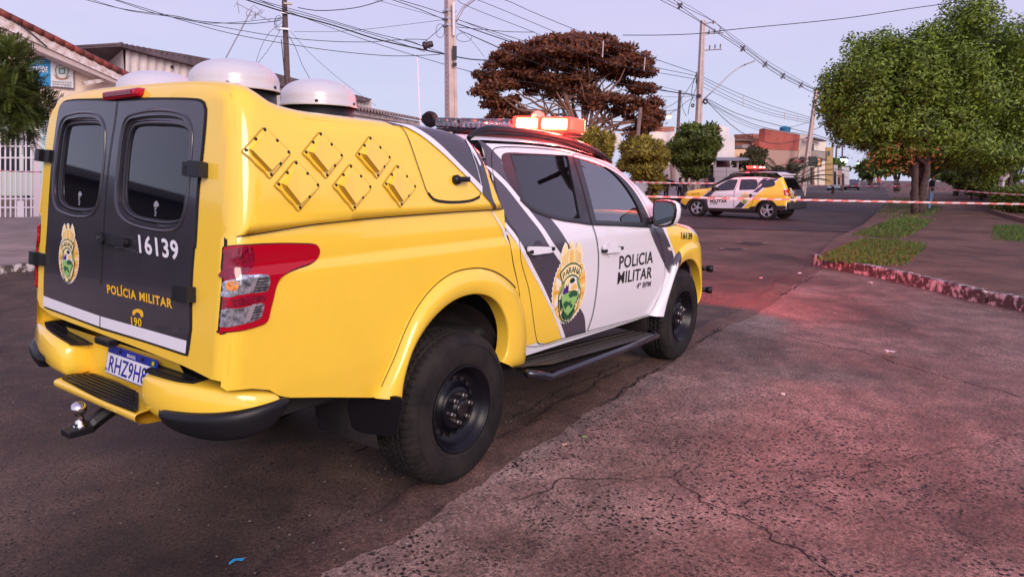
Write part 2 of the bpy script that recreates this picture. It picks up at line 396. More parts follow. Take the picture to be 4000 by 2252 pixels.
def ribbon(name, F, axis, line, w, mat_, parent, off=.001, closed=False, M=None, h=.03):
    """thin strip following a line on a surface"""
    L_ = spline(line, h, closed) if len(line) and not isinstance(line, np.ndarray) else line
    n = len(L_); t = np.roll(L_, -1, 0)-np.roll(L_, 1, 0)
    if not closed: t[0] = L_[1]-L_[0]; t[-1] = L_[-1]-L_[-2]
    t /= np.maximum(np.linalg.norm(t, axis=1), 1e-9)[:, None]; nn = np.stack([-t[:, 1], t[:, 0]], 1)
    Q = np.concatenate([L_-nn*w/2, L_+nn*w/2]); P = solve(F, Q, axis); N = grad(F, P); V = P+N*off
    Fc = [(i, (i+1) % n, (i+1) % n+n, i+n) for i in range(n if closed else n-1)]
    a, b, c = V[Fc[0][0]], V[Fc[0][1]], V[Fc[0][2]]
    if np.cross(b-a, c-a)@N[0] < 0: Fc = [f[::-1] for f in Fc]
    if M is not None:
        A = np.array(M); V = V @ A[:3, :3].T+A[:3, 3]; N = N @ A[:3, :3].T
    return mk(name, V, Fc, mat_, parent, True, N)
_tx = {}
def text2d(s, bold=.02, wide=1.):
    """glyph triangles of a word, cap height about 1, left end at 0"""
    key = (s, bold)
    if key not in _tx:
        c = bpy.data.curves.new('t', 'FONT'); c.body = s; c.size = 1; c.offset = bold; c.resolution_u = 3; c.space_character = 1.02+bold*3.2
        o = bpy.data.objects.new('t', c); COL.objects.link(o)
        me = bpy.data.meshes.new_from_object(o.evaluated_get(bpy.context.evaluated_depsgraph_get()))
        V = np.array([v.co[:2] for v in me.vertices]); Fc = [tuple(p.vertices) for p in me.polygons]
        bpy.data.objects.remove(o); bpy.data.curves.remove(c)
        V[:, 0] -= V[:, 0].min(); _tx[key] = (V, Fc)
    V, Fc = _tx[key]; return V.copy(), Fc
def capscale(s, bold):
    V, _ = text2d(s, bold); H, _ = text2d('H', bold); return V[:, 0].max(), H[:, 1].max()
def lettering(name, s, F, axis, bl, br, tl, mat_, parent, off=.0065, bold=.02, M=None):
    """a word laid on surface F between baseline-left, baseline-right and top-left (panel coordinates)"""
    V, Fc = text2d(s, bold); W, Hh = capscale(s, bold)
    bl, br, tl = map(np.array, (bl, br, tl)); Q = bl+V[:, :1]/W*(br-bl)+V[:, 1:]/Hh*(tl-bl)
    P = solve(F, Q, axis); N = grad(F, P); V3 = P+N*off
    f = Fc[0]; a, b, c = V3[f[0]], V3[f[1]], V3[f[2]]
    if np.cross(b-a, c-a)@N[f[0]] < 0: Fc = [q[::-1] for q in Fc]
    if M is not None:
        A = np.array(M); V3 = V3 @ A[:3, :3].T+A[:3, 3]; N = N @ A[:3, :3].T
    return mk(name, V3, Fc, mat_, parent, True, N)
# crest drawn as layered outlines in a unit frame: u right, v up, both -1..1
def crest_layers():
    L = []
    def burst(k, w_, hh, n=44, amp=.05):
        o_ = []
        for i in range(n*2):
            a = math.pi*i/n; r = 1 if i % 2 == 0 else 1-amp
            o_.append((w_*r*math.sin(a)*k, (-.14+hh*r*math.cos(a))*k))
        return o_
    L.append((burst(1., 1., .86), badge_white)); L.append((burst(.95, 1., .86), badge_gold))
    for i in range(22):   # rays
        a = 2*math.pi*(i+.5)/22
        L.append(([(.5*math.sin(a-.05), -.14+.45*math.cos(a-.05)), (.88*math.sin(a-.07), -.14+.76*math.cos(a-.07)), (.88*math.sin(a+.05), -.14+.76*math.cos(a+.05)), (.5*math.sin(a+.04), -.14+.45*math.cos(a+.04))], badge_pale if i % 2 else badge_amber))
    eag = [(0, .40), (-.28, .36), (-.52, .42), (-.62, .62), (-.50, .86), (-.36, .98), (-.26, .92), (-.2, .8), (-.12, .82), (-.16, .93), (-.05, 1.0), (.08, .95), (.1, .82), (.2, .8), (.26, .92), (.36, .98), (.50, .86), (.62, .62), (.52, .42), (.28, .36)]
    L.append(([(x*1.07, .36+(y-.36)*1.05) for x, y in eag], badge_white)); L.append((eag, badge_pale))
    for s_ in (-1, 1):
        for j in range(5):
            x0 = s_*(.2+.07*j); L.append(([(x0, .80-.03*j), (x0+s_*.025, .80-.03*j), (x0+s_*.05, .47), (x0+s_*.03, .45)], badge_amber))
    L.append(([(-.1, .8), (.07, .8), (.1, .6), (.05, .44), (-.05, .44), (-.12, .6)], badge_gold)); L.append(([(-.14, .86), (-.06, .9), (-.05, .84)], badge_amber))
    sh = [(-.42, .20), (-.40, .06), (-.50, -.12), (-.64, -.24), (-.62, -.45), (-.50, -.72), (-.30, -.90), (-.02, -1.0+.03), (.24, -.90), (.46, -.72), (.62, -.45), (.66, -.24), (.52, -.12), (.42, .06), (.44, .20)]
    L.append((sh, badge_green)); L.append(([(x*.93, -.38+(y+.38)*.93) for x, y in sh], badge_pale))
    inn = [(-.33, .22), (-.32, .06), (-.40, -.10), (-.48, -.24), (-.42, -.44), (-.24, -.66), (-.02, -.78), (.22, -.66), (.42, -.44), (.50, -.24), (.42, -.10), (.33, .06), (.34, .22)]
    L.append(([(x*1.06, -.28+(y+.28)*1.06) for x, y in inn], badge_green)); L.append((inn, badge_white))
    L.append(([(-.32, .2), (-.32, .06), (-.40, -.10), (-.46, -.2), (-.05, -.18), (0, .2)], badge_pale))
    L.append(([(-.47, -.25), (-.2, -.22), (.2, -.2), (.48, -.24), (.42, -.44), (.22, -.66), (-.02, -.78), (-.24, -.66), (-.42, -.44)], badge_lgreen))
    L.append(([(-.44, -.22), (-.36, -.06), (-.30, -.1), (-.24, -.0), (-.18, -.06), (-.12, .03), (-.10, -.20)], badge_purple))
    L.append(([(-.1, -.28), (.05, -.2), (.2, -.18), (.44, -.24), (.42, -.36), (.2, -.34), (.02, -.36)], badge_green))
    L.append(([(-.36, -.46), (-.2, -.4), (-.05, -.46), (.1, -.42), (.05, -.52), (-.1, -.54), (-.2, -.62)], badge_green))
    L.append(([(.0, -.52), (.14, -.5), (.22, -.6), (.1, -.62)], badge_green))
    L.append(([(.28*math.cos(a)*.55+.24, -.16+.24*math.sin(a)*.6) for a in np.linspace(0, math.pi, 8)], badge_gold))
    L.append(([(.05, -.2), (.075, -.2), (.085, .05), (.065, .05)], badge_amber)); L.append(([(-.08, .05), (.0, .0), (.15, .0), (.25, .05), (.18, .11), (.08, .13), (-.02, .11)], badge_ink))
    for s_ in (-1, 1): L.append(([(s_*.44, .24), (s_*.34, .24), (s_*.36, .08), (s_*.50, -.10), (s_*.66, -.24), (s_*.55, -.08), (s_*.45, .06)], badge_lgreen))
    def arc(r0, r1, a0): return [(math.sin(a)*r1, -.62+math.cos(a)*r1*1.02) for a in np.linspace(-a0, a0, 9)]+[(math.sin(a)*r0, -.62+math.cos(a)*r0*1.02) for a in np.linspace(a0, -a0, 9)]
    L.append((arc(.78, 1.10, .62), badge_green)); L.append((arc(.82, 1.06, .59), badge_pale))
    return L
def crest(name, F, axis, c, ur, up, parent, M=None, off=.0065, tiny=False):
    """c centre, ur half-width vector, up half-height vector, all in panel coordinates"""
    c, ur, up = map(np.array, (c, ur, up)); V = []; Fc = []; fm = []; mats = []; n0 = 0
    def put(Q, ff, m_, z):
        nonlocal n0
        Q = np.array(Q, float); q = c+Q[:, :1]*ur+Q[:, 1:]*up; P = solve(F, q, axis); N = grad(F, P); v = P+N*(off+z)
        if m_ not in mats: mats.append(m_)
        for f in ff:
            a, b, d = v[f[0]], v[f[1]], v[f[2]]
            Fc.append(tuple(i+n0 for i in (f if np.cross(b-a, d-a)@N[f[0]] > 0 else f[::-1]))); fm.append(mats.index(m_))
        V.extend(v.tolist()); n0 += len(v)
    k = 0
    for poly, m_ in crest_layers():
        try: vv, ff = tri2d(poly, (), .5)
        except Exception: continue
        if len(ff): put(vv, ff, m_, k*.00012)
        k += 1
    z = k*.00012+.0002
    def word(s, pos, size, ang, wd=1.):
        W, H = capscale(s, .02); vv, ff = text2d(s, .02); vv = (vv-np.array([W/2, H/2]))/H*size; vv[:, 0] *= wd
        ca, sa = math.cos(ang), math.sin(ang); put(np.stack([vv[:, 0]*ca-vv[:, 1]*sa, vv[:, 0]*sa+vv[:, 1]*ca], 1)+np.array(pos), ff, badge_ink, z)
    for ch, a in zip('PARANÁ', np.linspace(-.46, .46, 6)): word(ch, (math.sin(a)*.94, -.62+math.cos(a)*.95), .15, -a*.9, 1.3)
    if not tiny:
        for i, ch in enumerate('POLÍCIA'): t = i/6; word(ch, (-.56+.36*t+.0*t, -.36-.47*t-.02), .085, -1.0+.1*t, 1.5)
        for i, ch in enumerate('MILITAR'): t = i/6; word(ch, (.16+.38*t, -.84+.50*t), .085, .85+.25*t, 1.5)
    if M is not None:
        A = np.array(M); V = (np.array(V) @ A[:3, :3].T+A[:3, 3])
    return mk(name, V, Fc, mats, parent, False, None, fm)
# ================================================================ THE PICKUP: parts
TRK = root('police_pickup', (1.2, YC, 0), 'large yellow and white police pickup truck with grey rear doors and white roof domes', 'pickup truck')
lin = np.linspace
F_rear.mid = 1.3; F_bed.mid = 1.; F_top.mid = 1.6
def mirrorY(o, name=None):
    """the same part on the other flank"""
    me = o.data.copy(); n = len(me.vertices); co = np.zeros(n*3); me.vertices.foreach_get('co', co); co = co.reshape(-1, 3); co[:, 1] *= -1
    Fc = [tuple(p.vertices)[::-1] for p in me.polygons]; m2 = bpy.data.meshes.new(o.name); m2.from_pydata(co.tolist(), [], Fc)
    for q in me.materials: m2.materials.append(q)
    m2.polygons.foreach_set('material_index', np.array([p.material_index for p in me.polygons], np.int32))
    m2.polygons.foreach_set('use_smooth', np.array([p.use_smooth for p in me.polygons])); m2.update()
    bpy.data.meshes.remove(me)
    c = link(name or o.name.split('.')[0], m2, o.parent)
    return c
def zroof(x, a=.79): return _rf(x, YC-a)
# --- topper shell
xs = lin(XR(1.38)+.014, .385, 50); bottom = [(x, float(_zbT(x))+.003) for x in xs]
zf = [z for z in lin(1.425, 1.80, 18)]; front = [(float(_xfT(z))-.016, z) for z in zf]
xr_ = [x for x in lin(.17, -1.12, 40)]; top = [(x, float(zroof(x))-.02) for x in xr_]
front = [p for p in front if p[1] < float(zroof(p[0]))-.03]
rear = [(XR(z)+.014, z) for z in lin(1.86, 1.40, 14)]
side = np.array(bottom+front+[q for q in top if q[0] < front[-1][0]-.01]+rear)
for ax in 'yY': patch('topper_side', F_top, ax, side, yellow, TRK, h=.03, off=0 if ax == 'y' else 0)
for x0_, x1_, m_ in ((-1.127, -.33, yellow), (-.33, .16, grey)):
    rf = [(x, YC+s*.81) for s, r_ in ((-1, lin(x0_, x1_, 16)), (1, lin(x1_, x0_, 16))) for x in r_]
    patch('topper_roof', F_top, 'z', np.array(rf), m_, TRK, h=.045, off=-.0015)
patch('topper_front', F_top, 'z', np.array([(x, YC+s*(.80-.1*(x-.16))) for s, r_ in ((-1, lin(.16, .40, 8)), (1, lin(.40, .16, 8))) for x in r_]), grey, TRK, h=.05, off=-.0015)
# --- rear frame (yellow surround)
zz = lin(.845, 1.850, 40); ro = [(YC-float(np.where(z > 1.37, _bT(z), _wB(z)))+.018+max(0, z-1.80)*.20, z) for z in zz]
yy = lin(-.66, .66, 24); tp = [(YC+y, float(_rf(-1.14, YC+y))-.030) for y in yy]
bq = [tuple(q_[:2]) for q_ in tr(F_rear, 'x', 'B', [(300, 628), (560, 724), (800, 815), (1000, 893), (1100, 938), (1192, 985)], raw=True)]
outer = ro+tp+[(2*YC-y, z) for y, z in ro[::-1] if z > bq[0][1]]+bq
DR = tr(F_rear, 'x', 'A', [(680, 577), (900, 569), (1120, 575), (1158, 592), (1168, 625), (1150, 850), (1125, 1080), (1106, 1400)], raw=True)[1:]
DR2 = tr(F_rear, 'x', 'B', [(1100, 240), (1085, 450), (1082, 700, 1), (1063, 842, 1), (820, 763), (580, 692, 1)], raw=True)
SEAM = tr(F_rear, 'x', 'B', [(583, 450), (592, 250)], raw=True)+tr(F_rear, 'x', 'A', [(600, 1250), (615, 1050), (638, 850), (662, 700), (677, 578, 1)], raw=True)
DRp = spline([SEAM[-1]]+DR+DR2+SEAM[:-1], .03)
DL = tr(F_rear, 'x', 'A', [(520, 573), (385, 580), (350, 600), (335, 660), (318, 780), (303, 900), (288, 1100), (276, 1300)], raw=True)
DL2 = tr(F_rear, 'x', 'B', [(264, 300), (258, 420), (256, 572, 1), (415, 630)], raw=True)
bl_ = DR2[-1]
DLp = spline([SEAM[-1]]+DL+DL2+[bl_]+SEAM[:-1], .03)
hole = spline([(p[0]*1.0, p[1])+tuple(p[2:]) for p in DR+DR2+DL2[::-1][0:]+DL[::-1]], .03)
patch('rear_frame', F_rear, 'x', np.array(outer), yellow, TRK, holes=[np.array([(YC+(y-YC)*.97, z) for y, z in hole])], h=.035, off=.0005)
# recess border: dark ring where the doors meet the frame
ribbon('door_seal', F_rear, 'x', hole, .022, gap, TRK, off=.002, closed=True)
WR = tr(F_rear, 'x', 'A', [(745, 735), (790, 712), (900, 710), (1020, 720), (1060, 750), (1068, 830), (1060, 960), (1040, 1150), (1020, 1225), (960, 1248), (860, 1240), (760, 1215), (712, 1170), (700, 1100), (705, 1000), (722, 830)])
WL = tr(F_rear, 'x', 'A', [(370, 735), (400, 712), (500, 705), (560, 712), (585, 750), (583, 880), (570, 1020), (550, 1130), (520, 1170), (460, 1178), (380, 1165), (338, 1120), (333, 1050), (345, 900)])
RR_ = tr(F_rear, 'x', 'A', [(728, 690), (790, 662), (900, 650), (1010, 658), (1065, 690), (1086, 760), (1082, 870), (1070, 1000), (1052, 1180), (1022, 1265), (955, 1287), (850, 1272), (740, 1240), (690, 1190), (675, 1120), (685, 950), (702, 790)])
RL_ = tr(F_rear, 'x', 'A', [(372, 690), (420, 668), (500, 660), (560, 672), (592, 725), (594, 850), (582, 1000), (562, 1140), (532, 1195), (470, 1208), (390, 1192), (330, 1155), (318, 1050), (332, 900), (350, 760)])
def grow(poly, k):
    c = poly.mean(0); d = poly-c; return c+d*(1+k/np.linalg.norm(d, axis=1))[:, None]
def ring(name, F, axis, inner, outer_, steps, mat_, parent, M=None):
    """moulded ring between two outlines; steps = (fraction, offset) across it"""
    n = 90
    def rs(P):
        c = P.mean(0); an = np.unwrap(np.arctan2(P[:, 1]-c[1], P[:, 0]-c[0]))
        if an[-1] < an[0]: P = P[::-1]; an = np.unwrap(np.arctan2(P[:, 1]-c[1], P[:, 0]-c[0]))
        P2 = np.vstack([P, P[:1]]); L = np.r_[0, np.cumsum(np.linalg.norm(np.diff(P2, axis=0), axis=1))]
        i0 = np.argmin(np.abs((np.arctan2(P[:, 1]-c[1], P[:, 0]-c[0])))); s0 = L[i0]
        s = (s0+np.linspace(0, L[-1], n, endpoint=False)) % L[-1]
        return np.stack([np.interp(s, L, P2[:, 0]), np.interp(s, L, P2[:, 1])], 1)
    A, B = rs(inner), rs(outer_); V = []
    for fr, of in steps:
        Q = A*(1-fr)+B*fr; P = solve(F, Q, axis); N = grad(F, P); V.append(P+N*of)
    k = len(steps); V = np.concatenate(V); Fc = [(i*n+j, i*n+(j+1) % n, (i+1)*n+(j+1) % n, (i+1)*n+j) for i in range(k-1) for j in range(n)]
    f = Fc[n*(k//2)]; a, b, c = V[f[0]], V[f[1]], V[f[2]]
    if np.cross(b-a, c-a)@grad(F, V[f[0]:f[0]+1])[0] < 0: Fc = [q[::-1] for q in Fc]
    return mk(name, V, Fc, mat_, parent, True)
pane_m = mat('rear_door_glass', (.004, .004, .007), .03, coat=.35, spec=.5)
for poly, win, rg in ((DRp, WR, RR_), (DLp, WL, RL_)):
    d = patch('rear_door', F_rear, 'x', poly, doorgrey, TRK, holes=[grow(rg, -.004)], h=.03, off=.008, depth=.012)
    ring('window_moulding', F_rear, 'x', win, grow(rg, .022), [(0, -.022), (.02, -.012), (.18, -.002), (.30, -.008), (.55, -.010), (.72, .003), (.85, .014), (.94, .0125), (1, .0085)], doorgrey, d)
    ring('window_seal', F_rear, 'x', grow(win, -.004), grow(win, .016), [(0, -.016), (.3, -.006), (.8, -.003), (1, -.008)], blackp, d)
    patch('window_glass', F_rear, 'x', grow(win, .006), pane_m, d, h=.06, off=-.013)
    if poly is DRp: doorR = d
    else: doorL = d
ribbon('door_gap', F_rear, 'x', SEAM, .007, gap, TRK, off=.0105)
# moulded swage on the door leaf
def dsw(crop, pts, w_, of, m_, par, closed=False): ribbon('swage', F_rear, 'x', tr(F_rear, 'x', crop, pts, raw=True), w_, m_, par, of, closed)
# white stripe along the door bottoms
patch('white_stripe', F_rear, 'x', tr(F_rear, 'x', 'B', [(256, 513, 1), (415, 571), (577, 628, 1), (576, 688, 1), (415, 629), (257, 571, 1)]), whitestripe, doorL, off=.0092, h=.05)
patch('white_stripe', F_rear, 'x', tr(F_rear, 'x', 'B', [(582, 630, 1), (820, 697), (1070, 768, 1), (1063, 840, 1), (820, 762), (582, 690, 1)]), whitestripe, doorR, off=.0092, h=.05)
def word(name, s, F, ax, crop, bl, br, tl, m_, par, off=.0065, bold=.02, M=None):
    q = tr(F, ax, crop, [bl, br, tl], M=M, raw=True); return lettering(name, s, F, ax, q[0][:2], q[1][:2], q[2][:2], m_, par, off, bold, M)
word('fleet_number', '16139', F_rear, 'x', 'B', (803, 268), (1028, 309), (795, 170), whitestripe, doorR, .0095, .024)
word('lettering', 'POLÍCIA', F_rear, 'x', 'B', (621, 497), (786, 535), (618, 450), yellowletter, doorR, .0095, .03)
word('lettering', 'MILITAR', F_rear, 'x', 'B', (804, 539), (990, 584), (802, 491), yellowletter, doorR, .0095, .03)
word('phone_number', '190', F_rear, 'x', 'B', (757, 677), (816, 688), (755, 632), yellowletter, doorR, .0095, .03)
patch('phone_symbol', F_rear, 'x', tr(F_rear, 'x', 'B', [(763, 612), (766, 600), (776, 592), (793, 588), (810, 592), (822, 602), (826, 620), (822, 634), (810, 630), (806, 616), (792, 608), (781, 612), (776, 622), (766, 622)], h=.004), yellowletter, doorR, off=.0095, h=.02)
q = tr(F_rear, 'x', 'B', [(402, 278), (462, 285), (404, 108)], raw=True)
crest('badge', F_rear, 'x', q[0][:2], (q[1][0]-q[0][0], q[1][1]-q[0][1]-.0), (q[2][0]-q[0][0], q[2][1]-q[0][1]), doorL, off=.0092)
# sticker above the lower edge of each pane
for par, pts in ((doorL, [(436, 1082), (445, 1090), (447, 1105), (428, 1106), (429, 1092)]), (doorR, [(868, 1136), (880, 1148), (882, 1165), (855, 1168), (856, 1150)])):
    patch('sticker', F_rear, 'x', tr(F_rear, 'x', 'A', pts, h=.004), mat('faint_sticker', (.28, .28, .32), .5), par, off=-.0115, h=.02)
for par, (x, y), n in ((doorL, (434, 1112), 4), (doorR, (865, 1175), 4)):
    for i in range(n): patch('sticker', F_rear, 'x', tr(F_rear, 'x', 'A', [(x-7, y+i*13, 1), (x+5-(i % 2)*5, y+i*13, 1), (x+4, y+8+i*13, 1), (x-5, y+8+i*13, 1)], h=.01), mat('faint_sticker', (.28, .28, .32), .5), par, off=-.0115, h=.03)
# hinges
def slab(crop, pts, F, ax, off, dp, name, m_, par, h=.03, M=None): return patch(name, F, ax, tr(F, ax, crop, pts, h=.01, M=M), m_, par, h=h, off=off, depth=dp, M=M)
for crop, pts, pts2, par in (('A', [(1067, 920, 1), (1182, 925, 1), (1180, 1008, 1), (1064, 1000, 1)], [(1118, 917, 1), (1184, 922, 1), (1183, 1010, 1), (1112, 1005, 1)], doorR), ('A', [(243, 850, 1), (312, 853, 1), (306, 922, 1), (240, 916, 1)], [(243, 850, 1), (275, 851, 1), (268, 920, 1), (240, 916, 1)], doorL),
                             ('B', [(1008, 455, 1), (1112, 466, 1), (1113, 550, 1), (1005, 540, 1)], [(1050, 457, 1), (1114, 464, 1), (1114, 553, 1), (1052, 548, 1)], doorR), ('B', [(203, 265, 1), (270, 278, 1), (270, 345, 1), (203, 335, 1)], [(203, 264, 1), (238, 270, 1), (238, 342, 1), (203, 336, 1)], doorL)):
    slab(crop, pts, F_rear, 'x', .024, .022, 'hinge', blackp, par); slab(crop, pts2, F_rear, 'x', .038, .03, 'hinge', blackp, par)
    for dy in (.3, .5, .7):
        x0, y0 = pts[0][0], pts[0][1]; hgt = pts[3][1]-y0; wd = (pts[1][0]-x0)*.3
        slab(crop, [(x0+8, y0+hgt*dy-3, 1), (x0+8+wd*.8, y0+hgt*dy-2, 1), (x0+8+wd*.8, y0+hgt*dy+5, 1), (x0+8, y0+hgt*dy+4, 1)], F_rear, 'x', .031, .01, 'hinge_rib', blackp, par)
# handle and its bowl
hb = slab('B', [(602, 172), (640, 168), (742, 190, 1), (750, 200), (748, 235), (735, 238), (610, 212), (600, 200)], F_rear, 'x', .036, .02, 'handle', blackp, doorR)
slab('B', [(600, 166), (636, 168), (640, 214), (604, 210)], F_rear, 'x', .045, .04, 'handle', blackp, doorR)
slab('B', [(612, 182), (622, 184), (622, 200), (612, 198)], F_rear, 'x', .049, .006, 'key_lock', chrome, doorR)
bowl = tr(F_rear, 'x', 'B', [(650, 240), (790, 260), (800, 320), (775, 375), (720, 395), (665, 380), (645, 330)])
ring('handle_bowl', F_rear, 'x', grow(bowl, -.055), bowl, [(0, .0045), (.5, .0055), (.8, .0085), (1, .0083)], doorgrey, doorR)
# high brake light
ba_, bb_ = on(*T('A', 592, 532), 0, -1.150), on(*T('A', 794, 538), 0, -1.150); s = MB(); s.box((ba_+bb_)/2+np.array([.03, 0, 0]), (.09, abs(bb_[1]-ba_[1]), .038)); bk_l = s.build('brake_light', redlens, TRK, True, bevel=.014); bk_l.data.polygons.foreach_set('use_smooth', [False]*6)
s = MB(); s.box((ba_+bb_)/2+np.array([-.016, .01, .002]), (.004, abs(bb_[1]-ba_[1])*.8, .016)); s.build('brake_lamp_strip', reddark, bk_l)
# --- bed flank
fl_o = tr(F_bed, 'y', 'E', [(236, 800, 1), (290, 680), (340, 570), (400, 420), (470, 285), (560, 172), (660, 98), (760, 70), (850, 70), (930, 98), (1000, 150), (1042, 205), (1066, 270), (1082, 350), (1090, 450), (1084, 560), (1074, 612, 1)], h=.02)
bf = tr(F_bed, 'y', 'D', [(700, 1075), (690, 1010), (664, 900), (642, 780), (626, 738, 1)], raw=True)
bseam = [(x, float(_zbT(x))-.001) for x in lin(bf[-1][0]-.005, XR(1.36)+.014, 50)]
brear = [(XR(z)+.014, z) for z in lin(1.355, .83, 20)]
bbot = [(-1.255, .815), (-1.16, .802), (-1.09, .778), (-1.045, .742), (-1.0, .722), (-.8, .668)]
fo = fl_o[:-1]
k_ = np.argmin(np.abs(fo[:, 0]-bf[0][0])+np.abs(fo[:, 1]-bf[0][1])); fo_b = fo[:k_+1]
bed = np.array([tuple(p) for p in bbot]+[tuple(p) for p in fo_b]+[tuple(p) for p in spline(bf, .03, False)]+bseam+brear)
for ax in 'yY': patch('bed_side', F_bed, ax, bed, yellow, TRK, h=.03)
for ax in 'yY': ribbon('topper_gap', F_bed, ax, [(x, float(_zbT(x))+.0) for x in lin(.40, -1.20, 14)], .007, gap, TRK, .0015)
ribbon('corner_gap', F_bed, 'y', tr(F_bed, 'y', 'C', [(113, 822), (96, 870), (78, 893)], raw=True), .005, gap, TRK, .0015)
# body-side crease
# --- tail lights
def poly(crop, pts, F=F_bed, ax='y', h=.008): return tr(F, ax, crop, pts, h=h)
TLo = poly('C', [(92, 903), (66, 915), (46, 945), (36, 1010), (27, 1100), (23, 1200), (23, 1290), (27, 1352, 1), (50, 1373), (120, 1369), (210, 1358), (290, 1337), (335, 1320), (352, 1300), (364, 1250), (382, 1180), (396, 1120), (412, 1082), (434, 1055), (470, 1032), (530, 1007), (590, 986), (626, 960), (643, 925), (640, 895), (620, 880), (560, 875), (400, 874), (200, 884), (120, 893)])
TLs = [(poly('C', [(48, 1078), (190, 1068, 1), (200, 1052, 1), (345, 1049), (360, 1068), (356, 1110), (340, 1138), (250, 1150, 1), (195, 1160), (50, 1162), (40, 1120)]), clearlens),
       (poly('C', [(42, 1245), (110, 1238), (185, 1235), (300, 1206), (325, 1208), (320, 1255), (304, 1290), (195, 1328), (60, 1336), (42, 1310)]), clearlens),
       (poly('C', [(50, 925), (100, 905), (250, 890), (270, 920), (265, 1000), (240, 1040), (40, 1060), (42, 1000)]), reddark),
       (poly('C', [(40, 1180, 1), (230, 1165, 1), (345, 1160, 1), (330, 1195, 1), (180, 1225, 1), (38, 1235, 1)]), reddark)]
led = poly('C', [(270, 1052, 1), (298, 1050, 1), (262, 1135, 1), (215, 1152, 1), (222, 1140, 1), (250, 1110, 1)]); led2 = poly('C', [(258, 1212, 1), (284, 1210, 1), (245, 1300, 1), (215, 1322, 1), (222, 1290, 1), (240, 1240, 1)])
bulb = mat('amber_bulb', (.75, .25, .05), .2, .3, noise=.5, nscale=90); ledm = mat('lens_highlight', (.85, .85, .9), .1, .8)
for ax in 'yY':
    t_ = patch('tail_light', F_bed, ax, TLo, redlens, TRK, h=.02, off=.010, depth=.02)
    for pl_, m_ in TLs: patch('lens', F_bed, ax, pl_, m_, t_, h=.02, off=.0115)
    for pl_ in (led, led2): patch('lens', F_bed, ax, pl_, ledm, t_, h=.02, off=.0125)
    for yy_ in (1066, 1082, 1098, 1114, 1130): ribbon('lens_rib', F_bed, ax, tr(F_bed, 'y', 'C', [(290-(yy_-1066)*.35, yy_+6), (352-(yy_-1066)*.2, yy_)], raw=True), .004, gap, t_, .013)
    for yy_ in (1222, 1238, 1254, 1270, 1286): ribbon('lens_rib', F_bed, ax, tr(F_bed, 'y', 'C', [(270-(yy_-1222)*.35, yy_+8), (318-(yy_-1222)*.4, yy_-2)], raw=True), .004, gap, t_, .013)
    for cx_, cy_, m_ in ((160, 1110, bulb), (90, 1120, clearlens), (130, 1285, clearlens)):
        patch('bulb', F_bed, ax, tr(F_bed, 'y', 'C', [(cx_-22, cy_-22), (cx_+22, cy_-24), (cx_+24, cy_+20), (cx_-20, cy_+24)], h=.006), m_, t_, h=.02, off=.0125)
    ribbon('light_gap', F_bed, ax, TLo, .009, gap, TRK, .002, True)
